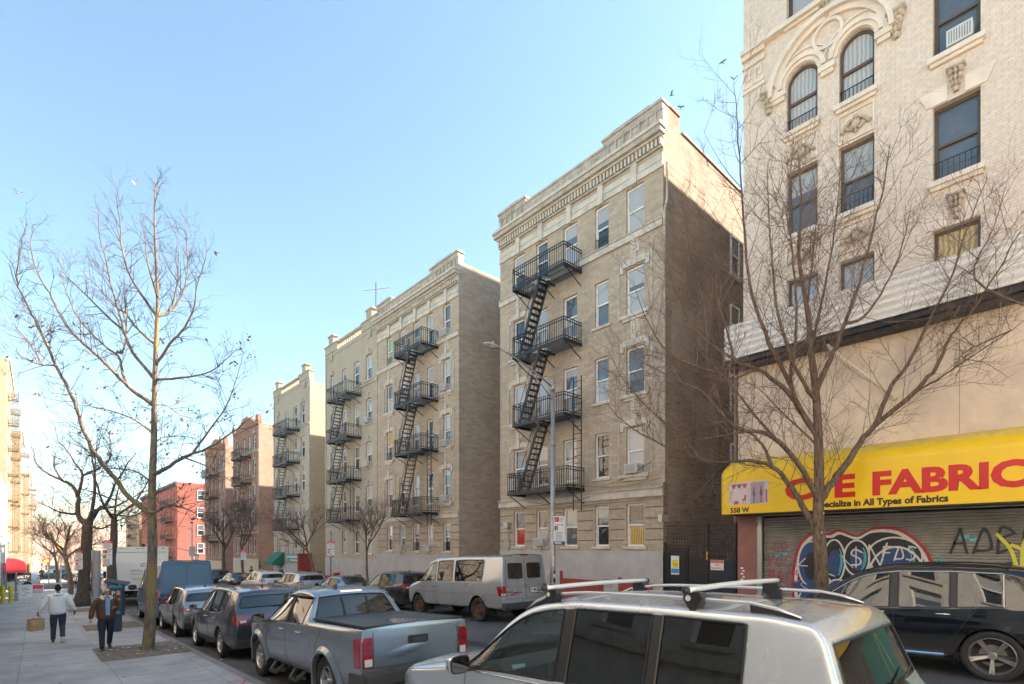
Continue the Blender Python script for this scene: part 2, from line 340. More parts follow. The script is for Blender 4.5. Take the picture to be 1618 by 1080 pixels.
class Car:
    """a body cage (flank rows x stations, a top sheet, a tail sheet and a nose sheet), smoothed, then split into parts.
       s runs from the front bumper (0) to the rear (L)."""
    CX = (1.0, .93, .52, 0.0)
    def __init__(c, name, sp, sub=2, mats=None):
        c.sp = sp; c.L = sp['L']; c.name = name; c.mats = mats
        rw, sill = sp['rw'], sp['sill']; ra = sp.get('ra', rw * 1.13); c.ra = ra
        f, r = sp['f'], sp['r']
        low = [0, .09] ; arch = {}
        def wheel(w):
            out = []
            for k, zz in ((-1.03, None), (-.93, rw + .28 * ra), (-.6, rw + .82 * ra), (0, rw + 1.04 * ra), (.6, rw + .82 * ra), (.93, rw + .28 * ra), (1.03, None)):
                out.append(w + k * ra); 
                if zz: arch[round(w + k * ra, 4)] = zz
            return out
        low += wheel(f)
        n_up = len(sp['up']); mid = n_up - 2 - 7 - 7 - 2
        a, b = f + ra * 1.03, r - ra * 1.03
        low += [a + (b - a) * (k + 1) / (mid + 1) for k in range(mid)]
        low += wheel(r) + [c.L - sp.get('tailin', .12), c.L]
        c.low = low
        V = []; idx = {}
        def add(key, p): idx[key] = len(V); V.append(p)
        W2 = sp['W'] / 2
        N = len(low)
        def plan(s):  # plan taper at nose and tail
            return interp(sp['plan'], s)
        def flank(s, z):
            return W2 * plan(s) * interp(sp['sect'], z)
        top = sp['top']; belt = sp['belt']; crown = sp.get('crown', .05); side = []
        for i, (sl, up) in enumerate(zip(low, sp['up'])):
            su, tagd = up if isinstance(up, tuple) else (up, None)
            zb = arch.get(round(sl, 4), interp(sp['bottom'], sl) if 'bottom' in sp else sill)
            z3 = interp(belt, su) - sp.get('should', .07); zt = interp(top, su); z4 = min(interp(belt, su), zt - .045)
            if z3 > z4 - .02: z3 = z4 - .045
            wt = W2 * interp(sp['topw'], su); w4 = flank(su, z4) 
            wt = min(wt, w4 - .02)
            rows = []
            for k, fz in enumerate((0, .3, .66, 1)):
                z = zb + (z3 - zb) * fz; rows.append([flank(sl, z), sl, z])
            rows.append([w4, su, z4])
            hs = max(0, min(1, (zt - z4 - .05) / .3))
            wh = sp.get('wh', .055) * hs + .02 * (1 - hs); z5 = zt - wh
            w5 = w4 + (wt - w4) * ((z5 - z4) / max(.01, zt - z4)) ** sp.get('tumble', 1.15)
            rows.append([w5, su, z5]); rows.append([wt, su, zt])
            side.append(rows)
        # nose and tail leaning of the end rows
        for j, dy in enumerate(sp['nose']): side[0][j][1] = dy
        for j, dy in enumerate(sp['tail']): side[-1][j][1] = c.L - dy
        for sg in (-1, 1):
            for i in range(N):
                for j in range(7): x, s, z = side[i][j]; add(('s', sg, i, j), (sg * x, s, z))
        def cs(sg, k, i, j, s, x, z, end=0):
            fr = Car.CX[k]; bow = 1 - fr * fr
            return (sg * x * fr, s + end * bow, z)
        cu = sp.get('curve', {})
        for i in range(N):
            x, s, z = side[i][6]; su = sp['up'][i]; tg = su[1] if isinstance(su, tuple) else None
            bend = cu.get(i, sp.get('ends', (.0, .0))[0] if i == 0 else 0)
            for k in (1, 2, 3):
                for sg in ((-1, 1) if k < 3 else (1,)):
                    fr = Car.CX[k]; add(('t', sg if k < 3 else 0, i, k), (sg * x * fr, s - bend * (1 - fr * fr), z + crown * (1 - fr * fr) * (1 if i not in (0,) else .6)))
        c.side = side
        for e, i in (('f', 0), ('b', N - 1)):
            bulge = sp['bulge'][0 if e == 'f' else 1]
            for j in range(6):
                x, s, z = side[i][j]
                for k in (1, 2, 3):
                    for sg in ((-1, 1) if k < 3 else (1,)):
                        fr = Car.CX[k]; add((e, sg if k < 3 else 0, j, k), (sg * x * fr, s + (-1 if e == 'f' else 1) * bulge * (1 - fr * fr), z + crown * .5 * (1 - fr * fr) * (j / 6)))
        # tail top row must meet the roof sheet
        def tv(sg, i, k): return idx[('s', sg, i, 6)] if k == 0 else idx[('t', sg if k < 3 else 0, i, k)]
        def ev(e, i, sg, j, k):
            if j == 6: return tv(sg, i, k)
            return idx[('s', sg, i, j)] if k == 0 else idx[(e, sg if k < 3 else 0, j, k)]
        F = []; T = []
        win = sp['win']        # list of (i0,i1,kind) for rows 4-5
        for sg in (-1, 1):
            for i in range(N - 1):
                for j in range(6):
                    q = [idx[('s', sg, i, j)], idx[('s', sg, i + 1, j)], idx[('s', sg, i + 1, j + 1)], idx[('s', sg, i, j + 1)]]
                    if sg > 0: q.reverse()
                    tg = 'body'
                    if j == 4:
                        for wi, (a, b, kd) in enumerate(win):
                            if a <= i < b: tg = 'black' if kd == 'black' else ('win', sg, wi, kd)
                    if j in sp.get('cladrows', ()) or (j == 0 and sp.get('clad')): tg = 'clad'
                    F.append(q); T.append(tg)
            for i in range(N - 1):
                for k in range(3):
                    q = [tv(sg, i, k), tv(sg, i, k + 1), tv(sg, i + 1, k + 1), tv(sg, i + 1, k)]
                    if sg < 0: q.reverse()
                    tg = 'body'
                    if k >= 1:
                        if i in sp.get('ws', ()): tg = ('ws',)
                        if i in sp.get('bl', ()): tg = ('bl',)
                    if i in sp.get('cover', ()) : tg = 'cover'
                    F.append(q); T.append(tg)
            for e, i in (('f', 0), ('b', N - 1)):
                for j in range(6):
                    for k in range(3):
                        q = [ev(e, i, sg, j, k), ev(e, i, sg, j, k + 1), ev(e, i, sg, j + 1, k + 1), ev(e, i, sg, j + 1, k)]
                        if (sg > 0) == (e == 'b'): q.reverse()
                        tg = 'body'
                        if e == 'b' and j == 4 and k >= 1 and sp.get('rearglass'): tg = ('bl',)
                        if j == 0: tg = 'clad' if sp.get('endclad') else tg
                        F.append(q); T.append(tg)
        # flip to keep normals outward: computed later
        c.half = c.L / 2
        V = [(x, c.half - s, z) for x, s, z in V]
        tags = []; 
        for tg in T:
            if tg not in tags: tags.append(tg)
        me = bpy.data.meshes.new('cage'); me.from_pydata(V, [], F); me.polygons.foreach_set('material_index', [tags.index(tg) for tg in T])
        bm = bmesh.new(); bm.from_mesh(me); bmesh.ops.recalc_face_normals(bm, faces=bm.faces)
        if bm.calc_volume(signed=True) < 0: bmesh.ops.reverse_faces(bm, faces=bm.faces)
        bm.verts.ensure_lookup_table(); cl = bm.edges.layers.float.get('crease_edge') or bm.edges.layers.float.new('crease_edge')
        inv = {v: k for k, v in idx.items()}
        cr = sp.get('crease', {})
        for e_ in bm.edges:
            k0, k1 = inv[e_.verts[0].index], inv[e_.verts[1].index]
            v_ = 0
            if k0[0] == 's' and k1[0] == 's':
                if k0[3] == k1[3]: v_ = cr.get(('row', k0[3]), .75 if k0[3] in (4, 5) and any(a <= min(k0[2], k1[2]) < b2 for a, b2, _ in win) else 0)
                if k0[3] == k1[3] and (min(k0[2], k1[2]) in cr.get('hoodrange', ())) and k0[3] == 6: v_ = max(v_, .0)
                if k0[2] == k1[2] and min(k0[3], k1[3]) >= 3 and any(k0[2] in (a, b2) and a > win[0][0] or k0[2] == b2 for a, b2, _ in win): v_ = max(v_, .95 if min(k0[3], k1[3]) == 4 else .6)
                if k0[2] == k1[2] == N - 1: v_ = max(v_, cr.get('tailcorner', .35))
                if k0[2] == k1[2] and k0[2] in cr.get('stations', ()) and min(k0[3], k1[3]) >= 4: v_ = max(v_, .6)
            if k0[0] in 'st' and k1[0] in 'st' and k0[2] == k1[2] and (k0[0] == 't' or k1[0] == 't'): v_ = max(v_, cr.get(('top', k0[2]), 0))
            e_[cl] = v_
        bm.to_mesh(me); bm.free()
        ob = bpy.data.objects.new('cage', me); COL.objects.link(ob); md = ob.modifiers.new('s', 'SUBSURF'); md.levels = sub; md.render_levels = sub
        dg = bpy.context.evaluated_depsgraph_get(); ev_ = ob.evaluated_get(dg); full = bpy.data.meshes.new_from_object(ev_)
        bpy.data.objects.remove(ob); bpy.data.meshes.remove(me)
        c.full = full; c.tags = tags
        bm = bmesh.new(); bm.from_mesh(full); c.bvh = BVHTree.FromBMesh(bm); c.bm = bm
    def pick(c, name, test, mats, parent, inset=0, thick=0, inner=None, slots=None):
        bm = c.bm; vs = {}; out = MB(); fs = []
        for f in bm.faces:
            tg = c.tags[f.material_index]
            if not test(tg): continue
            for v in f.verts:
                if v.index not in vs: vs[v.index] = len(out.v); out.v.append(tuple(v.co - v.normal * inset))
            fs.append(f); out.f.append(tuple(vs[v.index] for v in f.verts)); out.m.append(slots(tg) if slots else 0)
        if not fs: return None
        mats = list(mats) if isinstance(mats, (list, tuple)) else [mats]
        if thick:
            n = len(out.v); inv = {b: a for a, b in vs.items()}; bm.verts.ensure_lookup_table()
            out.v += [tuple(Vector(out.v[i]) - bm.verts[inv[i]].normal * thick) for i in range(n)]
            nf = len(out.f); ec = {}
            for f in out.f:
                for a, b in zip(f, f[1:] + f[:1]): ec[(a, b)] = ec.get((a, b), 0) + 1
            base = list(out.f)
            for f in base: out.f.append(tuple(i + n for i in reversed(f))); out.m.append(len(mats))
            for (a, b) in list(ec):
                if (b, a) not in ec: out.f.append((b, a, a + n, b + n)); out.m.append(len(mats))
            mats.append(inner)
        o = out.build(name, mats, parent, smooth=True)
        return o
    def loops(c, test):
        """outline of the faces that pass the test, as point lists"""
        cnt = {}
        for f in c.bm.faces:
            if not test(c.tags[f.material_index]): continue
            vv = [v.index for v in f.verts]
            for a, b in zip(vv, vv[1:] + vv[:1]): cnt[(a, b)] = 1
        nx = {a: b for a, b in cnt if (b, a) not in cnt}; res = []
        c.bm.verts.ensure_lookup_table()
        while nx:
            a = next(iter(nx)); L_ = [a]
            while a in nx: b = nx.pop(a); L_.append(b); a = b
            res.append([c.bm.verts[i].co.copy() for i in L_])
        return res
    def y(c, s): return c.half - s
    def S(c, s, z, sg=-1, off=0.0):
        o = Vector((sg * 3, c.y(s), z)); h = c.bvh.ray_cast(o, Vector((-sg, 0, 0)))
        if h[0] is None:
            h = c.bvh.find_nearest(Vector((sg * c.sp['W'] / 2, c.y(s), z)))
        n = h[1] if h[1].x * sg > 0 else -h[1]
        return h[0] + n * off
    def Rr(c, x, z, off=0.0, sgn=-1):
        o = Vector((x, sgn * 6, z)); h = c.bvh.ray_cast(o, Vector((0, -sgn, 0)))
        if h[0] is None: h = c.bvh.find_nearest(Vector((x, sgn * c.half, z)))
        n = h[1] if h[1].y * sgn > 0 else -h[1]
        return h[0] + n * off
    def Tt(c, x, s, off=0.0):
        h = c.bvh.ray_cast(Vector((x, c.y(s), 4)), Vector((0, 0, -1)))
        if h[0] is None: h = c.bvh.find_nearest(Vector((x, c.y(s), c.sp['H'])))
        return h[0] + (h[1] if h[1].z > 0 else -h[1]) * off
    def seam(c, b, pts, fn='S', sg=-1, r=.0045, step=.05, m=0, off=-.0005):
        out = []
        for (a0, b0), (a1, b1) in zip(pts, pts[1:]):
            n = max(1, int(math.hypot(a1 - a0, b1 - b0) / step))
            for k in range(n): t_ = k / n; out.append((a0 + (a1 - a0) * t_, b0 + (b1 - b0) * t_))
        out.append(pts[-1])
        F_ = {'S': lambda p: c.S(p[0], p[1], sg, off), 'R': lambda p: c.Rr(p[0], p[1], off), 'F': lambda p: c.Rr(p[0], p[1], off, 1), 'T': lambda p: c.Tt(p[0], p[1], off)}[fn]
        P_ = [F_(p) for p in out]; b.tube(P_, r, 4, m)
    def patch(c, b, poly, fn='S', sg=-1, off=.006, m=0, step=.06, thick=.012):
        """a panel with the outline poly lying on the body"""
        mn = (min(p[0] for p in poly), min(p[1] for p in poly)); mx = (max(p[0] for p in poly), max(p[1] for p in poly))
        def inside(q):
            ins = False; n = len(poly)
            for i in range(n):
                (x1, y1), (x2, y2) = poly[i], poly[(i + 1) % n]
                if (y1 > q[1]) != (y2 > q[1]) and q[0] < (x2 - x1) * (q[1] - y1) / (y2 - y1) + x1: ins = not ins
            return ins
        pts = []; n = len(poly)
        for i in range(n):
            (x1, y1), (x2, y2) = poly[i], poly[(i + 1) % n]; k = max(1, int(math.hypot(x2 - x1, y2 - y1) / step))
            pts += [(x1 + (x2 - x1) * t_ / k, y1 + (y2 - y1) * t_ / k) for t_ in range(k)]
        nb = len(pts); xx = mn[0] + step / 2
        while xx < mx[0]:
            yy = mn[1] + step / 2
            while yy < mx[1]:
                if inside((xx, yy)) and min(math.hypot(xx - p[0], yy - p[1]) for p in pts[:nb]) > step * .45: pts.append((xx, yy))
                yy += step
            xx += step
        r_ = delaunay_2d_cdt([Vector(p) for p in pts], [(i, (i + 1) % nb) for i in range(nb)], [], 1, 1e-5)
        F_ = {'S': lambda p, o_: c.S(p[0], p[1], sg, o_), 'R': lambda p, o_: c.Rr(p[0], p[1], o_), 'F': lambda p, o_: c.Rr(p[0], p[1], o_, 1), 'T': lambda p, o_: c.Tt(p[0], p[1], o_)}[fn]
        vs = [F_(p, off) for p in r_[0]]; n = len(vs)
        b.add(vs, [tuple(f) for f in r_[2]], m)
        b.add([F_(pts[i], o_) for i in range(nb) for o_ in (off, off - thick)], [(2 * i, 2 * i + 1, (2 * i + 3) % (2 * nb), (2 * i + 2) % (2 * nb)) for i in range(nb)], m)

def rrect(x0, x1, y0, y1, r=.03, n=4):
    out = []
    for cx, cy, a0 in ((x1 - r, y1 - r, 0), (x0 + r, y1 - r, 90), (x0 + r, y0 + r, 180), (x1 - r, y0 + r, 270)):
        for k in range(n + 1): t_ = R(a0 + 90 * k / n); out.append((cx + r * math.cos(t_), cy + r * math.sin(t_)))
    return out

def wheel_parts(rw, width=.235, style='multi', rimr=None, mat=None, mat2=None):
    """tyre and rim meshes facing +x (outer side), centred on the origin"""
    rr = rimr or rw * .68; w2 = width / 2
    t = MB()
    prof = [(rr * .97, w2 * .75), (rr * 1.01, w2 * .93), (rr + (rw - rr) * .5, w2 * 1.03), (rw * .955, w2 * .93), (rw * .99, w2 * .8), (rw, w2 * .45), (rw, -w2 * .45), (rw * .99, -w2 * .8), (rw * .95, -w2 * .95), (rr, -w2 * .9), (rr * .9, -w2 * .8), (.02, -w2 * .7)]
    t.lathe(prof, 'x', n=40)
    for k in range(4): pass
    me_t = t
    r = MB(); lip = w2 * .86
    r.lathe([(rr * 1.0, lip), (rr * .97, lip + .006), (rr * .93, lip - .012), (rr * .9, lip - .05), (rr * .88, -w2 * .3)], 'x', n=40, m=0)
    r.lathe([(rr * .88, -w2 * .1), (.01, -w2 * .1)], 'x', n=40, m=1)          # dark behind the spokes
    r.lathe([(rr * .6, w2 * .05), (rr * .58, w2 * .12), (.02, w2 * .12)], 'x', n=28, m=2)    # brake disc
    def spoke(a, w0, w1, x0, x1, r0, r1, m=0, th=.03):
        ca, sa = math.cos(a), math.sin(a)
        def p(rad, off, x): return (x, rad * ca - off * sa, rad * sa + off * ca)
        v = [p(r0, -w0, x0), p(r0, w0, x0), p(r1, w1, x1), p(r1, -w1, x1), p(r0, -w0 * 1.1, x0 - th), p(r0, w0 * 1.1, x0 - th), p(r1, w1 * 1.1, x1 - th), p(r1, -w1 * 1.1, x1 - th)]
        r.add(v, [(0, 1, 2, 3), (0, 4, 5, 1), (1, 5, 6, 2), (2, 6, 7, 3), (3, 7, 4, 0)], m)
    if style == 'star5':
        for k in range(5):
            a = k * 2 * math.pi / 5 + math.pi / 2
            for d in (-.14, .14): spoke(a + d * .55, rr * .055, rr * .05, lip - .045, lip - .012, rr * .16, rr * .95)
            spoke(a, rr * .05, rr * .13, lip - .06, lip - .03, rr * .2, rr * .93, 1, .02)
    elif style == 'multi':
        for k in range(5):
            a = k * 2 * math.pi / 5 + .3
            for d in (-.22, .22): spoke(a + d, rr * .07, rr * .045, lip - .05, lip - .01, rr * .12, rr * .95)
    elif style == 'six':
        for k in range(6): spoke(k * math.pi / 3 + .2, rr * .17, rr * .1, lip - .05, lip - .015, rr * .15, rr * .95)
    elif style == 'steel':
        r.lathe([(rr * .9, lip - .05), (rr * .72, lip - .09), (rr * .6, lip - .02), (rr * .42, lip - .01), (rr * .36, lip - .05), (.01, lip - .05)], 'x', n=32, m=0)
        for k in range(8):
            a = k * math.pi / 4; r.lathe([(.018, lip), (.018, lip + .012), (.001, lip + .012)], 'x', c=(0, rr * .52 * math.cos(a), rr * .52 * math.sin(a)), n=6, m=0)
        for k in range(6): a = k * math.pi / 3; r.lathe([(.03, lip - .062), (.001, lip - .06)], 'x', c=(0, rr * .78 * math.cos(a), rr * .78 * math.sin(a)), n=8, m=1)
    elif style == 'hubcap':
        r.lathe([(rr * .93, lip - .01), (rr * .8, lip + .0), (rr * .5, lip - .02), (.25 * rr, lip + .01), (.01, lip + .012)], 'x', n=32, m=0)
        for k in range(8): spoke(k * math.pi / 4, rr * .03, rr * .07, lip + .002, lip + .006, rr * .35, rr * .8, 1, .004)
    r.lathe([(rr * .2, lip - .05), (rr * .19, lip - .02), (rr * .16, lip - .012), (.005, lip - .012)], 'x', n=20, m=0)
    for k in range(5):
        a = k * 2 * math.pi / 5; r.lathe([(.012, lip - .045), (.012, lip - .02), (.001, lip - .02)], 'x', c=(0, rr * .13 * 1.2 * math.cos(a), rr * .13 * 1.2 * math.sin(a)), n=6, m=1)
    return t, r
C_disc = plain('brake_disc', (.25, .24, .23), .4, metal=.9)
def add_wheels(root, c, style='multi', width=.235, rim=None, rimd=None, rimr=None, x_in=.02):
    rw = c.sp['rw']; t, r = wheel_parts(rw, width, style, rimr); rim = rim or C_rim; rimd = rimd or C_rimd; tm = rm = None
    for s in (c.sp['f'], c.sp['r']):
        for sg in (-1, 1):
            x = sg * (c.sp['W'] / 2 * .985 - width / 2 - x_in)
            if tm is None: w_ = t.build('wheel', C_tyre, root, smooth=True); tm = w_.data; q = r.build('rim', [rim, rimd, C_disc], w_, smooth=False); rm = q.data
            else:
                w_ = bpy.data.objects.new('wheel', tm); COL.objects.link(w_); w_.parent = root; q = bpy.data.objects.new('rim', rm); COL.objects.link(q); q.parent = w_
            w_.location = (x, c.y(s), rw); w_.rotation_euler = (0 if sg > 0 else 0, 0, 0 if sg > 0 else math.pi)
            w_.rotation_euler[0] = random.uniform(0, 1)

def finish(name, c, loc, label, cat, M, group=None, glass=None, clear_front=True, detail=2, body_name='body'):
    """body, glass, wheel houses, cabin; returns the root"""
    x, y = loc; z = g(x, y)
    pitch = math.atan2(g(x, y + 1.3) - g(x, y - 1.3), 2.6)
    root = empty(name, (x, y, z), (pitch, 0, 0), label=label, cat=cat, group=group); del root['_org']
    slots = lambda tg: {'body': 0, 'black': 1, 'clad': 2, 'cover': 3}.get(tg, 0)
    c.body = c.pick(body_name, lambda t: isinstance(t, str), [M, C_rub, C_plast, C_plast], root, thick=.02, inner=C_in, slots=slots)
    wins = [t for t in c.tags if isinstance(t, tuple)]
    trim = MB()
    for tg in wins:
        nm = {'win': 'side_window', 'ws': 'windscreen', 'bl': 'rear_window'}[tg[0]]
        gm = G_dark
        if tg[0] == 'ws': gm = G_clear
        if tg[0] == 'win': gm = {'c': G_clear, 'd': G_dark, 'm': G_mid}[tg[3]]
        if glass: gm = glass.get(tg[0], gm)
        o = c.pick(nm, lambda t, tg=tg: t == tg, gm, root, inset=.008)
        if detail > 0:
            for lp in c.loops(lambda t, tg=tg: t == tg): trim.tube([p for p in lp[::(1 if detail > 1 else 2)]] + [lp[0]], .009, 4)
    if detail > 0: trim.build('window_trim', C_rub, root)
    # cabin tub and seats
    sp = c.sp; b = MB(); W2 = sp['W'] / 2; cab = sp['cabin']
    zf = sp['sill'] + .12; zb = cab[2]
    b.box(-W2 + .16, W2 - .16, c.y(cab[1]), c.y(cab[0]), zf, zf + .06)
    b.box(-W2 + .17, W2 - .17, c.y(cab[0] + .42), c.y(cab[0] - .15), zb - .22, zb - .03)         # dashboard
    b.box(-W2 + .12, W2 - .12, c.y(sp['L'] - .25), c.y(.45), sp['sill'] + .04, sp['sill'] + .1)
    b.build('cabin_floor', C_in, root)
    for row_s in sp.get('seats', (cab[0] + 1.05,)):
        for sx in (-.37, .37):
            b = MB(); yy = c.y(row_s)
            b.prism([(yy + .45, zf + .3), (yy + .45, zf + .42), (yy, zf + .38), (yy - .12, zf + .38), (yy - .22, zb + .12), (yy - .12, zb + .14), (yy + .1, zf + .3)], sx - .25, sx + .25, 'x')
            b.prism([(yy - .26, zb + .15), (yy - .16, zb + .15), (yy - .17, zb + .34), (yy - .25, zb + .34)], sx - .13, sx + .13, 'x')
            b.build('seat', C_seat, root)
    # wheel houses
    for s in (sp['f'], sp['r']):
        for sg in (-1, 1):
            b = MB(); n = 12; ra = c.ra + .03; cy = c.y(s); x1 = sg * (W2 - .05); x0 = sg * (W2 - .42); pr = [(cy + ra * math.cos(math.pi * k / n), sp['rw'] + ra * math.sin(math.pi * k / n)) for k in range(n + 1)]
            for (a, d), (e, f) in zip(pr, pr[1:]): b.face([(x0, a, d), (x1, a, d), (x1, e, f), (x0, e, f)])
            b.face([(x0, p, q) for p, q in pr]); 
            b.face([(x0, pr[0][0], pr[0][1]), (x1, pr[0][0], pr[0][1]), (x1, pr[0][0], .2), (x0, pr[0][0], .2)]); b.face([(x0, pr[-1][0], pr[-1][1]), (x1, pr[-1][0], pr[-1][1]), (x1, pr[-1][0], .2), (x0, pr[-1][0], .2)])
            b.build('wheel_house', C_under, root)
    b = MB(); b.box(-W2 + .13, W2 - .13, c.y(sp['f'] - .3), c.y(sp['f'] + .1), .3, sp['sill'] + .3); b.box(-W2 + .13, W2 - .13, c.y(sp['L'] - .3), c.y(.35), sp['sill'] - .02, sp['sill'] + .1)
    b.box(-W2 + .3, W2 - .3, c.y(sp['r'] + .06), c.y(sp['r'] - .06), sp['rw'] - .05, sp['rw'] + .05); b.build('underbody', C_under, root)
    return root
def mirror(root, c, s, z, mat, size=1.0, sgs=(-1, 1), shell=None):
    for sg in sgs:
        b = MB(); p = c.S(s, z, sg); x0 = p.x; yy = p.y
        n = 10; k = 16
        # shell: rounded block
        w_, h_, d_ = .2 * size, .15 * size, .12 * size; cx = x0 + sg * (.1 + w_ / 2) * 1.0; cz = z + .06; cy = yy + .02
        prof = [(.0, .55), (.35, .82), (.8, 1.0), (1.0, .96)]
        ring = []
        for (t_, sc) in prof:
            for j in range(k):
                a = 2 * math.pi * j / k; ex = abs(math.cos(a)) ** .6 * (1 if math.cos(a) > 0 else -1); ez = abs(math.sin(a)) ** .6 * (1 if math.sin(a) > 0 else -1)
                ring.append((cx + ex * w_ / 2 * sc, cy + d_ * (.6 - t_), cz + ez * h_ / 2 * sc))
        b.add(ring, [(i * k + j, i * k + (j + 1) % k, (i + 1) * k + (j + 1) % k, (i + 1) * k + j) for i in range(len(prof) - 1) for j in range(k)], 0)
        b.face(ring[:k][::-1], 0); b.face(ring[-k:], 1)
        gl = [(cx + (q[0] - cx) * .86, q[1] - .004, cz + (q[2] - cz) * .84) for q in ring[-k:]]; b.face(gl, 2)
        b.bar((x0 - sg * .02, yy, z - .01), (cx - sg * w_ * .3, cy, cz - h_ * .35), .05, .045, m=1)
        b.build('wing_mirror', [mat, C_rub, M_mirror], root, smooth=False)
M_mirror = plain('mirror_glass', (.07, .08, .09), .03, metal=1)
def handle(b, c, s, z, sg=-1, w_=.2, m=0):
    p = [c.S(s - w_ / 2 + w_ * k / 6, z, sg, .012 + .022 * math.sin(math.pi * k / 6)) for k in range(7)]
    b.tube(p, [.008, .012, .014, .014, .014, .012, .008], 6, m)
def plate(root, c, x, z, txt, w_=.3, h_=.15, back=True):
    p = c.Rr(x, z, .015); b = MB(); yy = min(c.Rr(x + dx, z + dz).y for dx in (-.14, .14) for dz in (-.07, .07)) - .006
    b.box(x - w_ / 2 - .012, x + w_ / 2 + .012, yy - .012, yy + .02, z - h_ / 2 - .012, z + h_ / 2 + .012, 1); b.box(x - w_ / 2, x + w_ / 2, yy - .014, yy - .0121, z - h_ / 2, z + h_ / 2, 0)
    b.box(x - w_ * .36, x + w_ * .36, yy - .0155, yy - .0141, z - .028, z + .032, 2); b.box(x - w_ * .33, x - w_ * .0, yy - .0165, yy - .0156, z - .034, z + .038, 0)
    b.build('number_plate', [C_plate, C_rub, C_ink], root)
# ================================================================ BUILDING KIT
def Pr(xf): return lambda u, v, w: (xf - w, u, v)          # facade of the far side, looking west at the street
def Pl(xf): return lambda u, v, w: (xf + w, u, v)          # facade of the near side
def Ps(yf): return lambda u, v, w: (u, yf - w, v)          # flank wall towards the camera end
def pbox(mb, P, u0, u1, v0, v1, w0, w1, m=0):
    c = [P(u, v, w) for u in (u0, u1) for v in (v0, v1) for w in (w0, w1)]
    mb.add(c, [(0, 1, 3, 2), (4, 6, 7, 5), (0, 4, 5, 1), (2, 3, 7, 6), (0, 2, 6, 4), (1, 5, 7, 3)], m)
def wall_holes(mb, P, u0, u1, v0, v1, holes, depth=.2, m=0, mr=None):
    mr = m if mr is None else mr
    us = sorted({u0, u1} | {h[0] for h in holes} | {h[1] for h in holes}); vs = sorted({v0, v1} | {h[2] for h in holes} | {h[3] for h in holes})
    us = [u for u in us if u0 <= u <= u1]; vs = [v for v in vs if v0 <= v <= v1]
    for a, b in zip(us, us[1:]):
        for c, d in zip(vs, vs[1:]):
            mu, mv = (a + b) / 2, (c + d) / 2
            if any(h[0] < mu < h[1] and h[2] < mv < h[3] for h in holes): continue
            mb.face([P(a, c, 0), P(b, c, 0), P(b, d, 0), P(a, d, 0)], m)
    for h in holes:
        a, b, c, d = h[:4]
        for (p, q, r_, s_) in (((a, c), (b, c), 0, 0), ((b, c), (b, d), 0, 0), ((b, d), (a, d), 0, 0), ((a, d), (a, c), 0, 0)):
            mb.face([P(p[0], p[1], 0), P(q[0], q[1], 0), P(q[0], q[1], -depth), P(p[0], p[1], -depth)], mr)

M_frame_w = plain('window_frame_white', (.78, .77, .74), .5, var=.12, vscale=6)
M_frame_b = plain('window_frame_brown', (.105, .075, .055), .45, var=.2, vscale=6)
def pane_mat(name, base, rough=.04, spec=.6, blinds=0, var=.3):
    m, t, b = new_mat(name); L = t.links.new
    setp(b, base=(*base, 1), rough=rough, spec=spec); b.inputs['IOR'].default_value = 1.7
    g_ = t.nodes.new('ShaderNodeNewGeometry')
    nz = t.nodes.new('ShaderNodeTexNoise'); nz.inputs['Scale'].default_value = 1.3; nz.inputs['Detail'].default_value = 3; L(g_.outputs['Position'], nz.inputs['Vector'])
    bp = t.nodes.new('ShaderNodeBump'); bp.inputs['Strength'].default_value = .06; bp.inputs['Distance'].default_value = .3; L(nz.outputs[0], bp.inputs['Height']); L(bp.outputs[0], b.inputs['Normal'])
    n2 = t.nodes.new('ShaderNodeTexNoise'); n2.inputs['Scale'].default_value = 2.2; L(g_.outputs['Position'], n2.inputs['Vector'])
    if blinds:
        wv = t.nodes.new('ShaderNodeTexWave'); wv.bands_direction = 'Z' if blinds == 1 else 'Y'; wv.inputs['Scale'].default_value = 9 if blinds == 1 else 3; wv.inputs['Distortion'].default_value = .2 if blinds == 1 else 3
        L(g_.outputs['Position'], wv.inputs['Vector']); src = wv.outputs[1]
    else: src = n2.outputs[0]
    mx = t.nodes.new('ShaderNodeMix'); mx.data_type = 'RGBA'; mx.inputs[6].default_value = (*[c * (1 - var) for c in base], 1); mx.inputs[7].default_value = (*[min(1, c * (1 + var)) for c in base], 1)
    L(src, mx.inputs[0]); L(mx.outputs[2], b.inputs['Base Color'])
    return m
M_pane = {'dark': pane_mat('glass_dark_room', (.02, .025, .03)), 'blind': pane_mat('glass_white_blind', (.4, .41, .41), .08, .5, 1, .14),
          'curtain': pane_mat('glass_pale_curtain', (.42, .42, .4), .08, .5, 2, .22), 'grey': pane_mat('glass_grey_room', (.1, .115, .13)),
          'warm': pane_mat('glass_yellow_curtain', (.5, .35, .12), .08, .5, 2), 'red': pane_mat('glass_red_curtain', (.4, .04, .03), .1, .5, 2), 'green': pane_mat('glass_green_curtain', (.28, .4, .2), .1, .5, 2)}
M_ac = plain('air_conditioner_case', (.6, .6, .57), .5, var=.1); M_acg = plain('air_conditioner_grille', (.16, .16, .16), .6)
M_iron = plain('black_iron', (.018, .019, .021), .5, metal=.2, var=.3, vscale=8)
WR = random.Random(99)
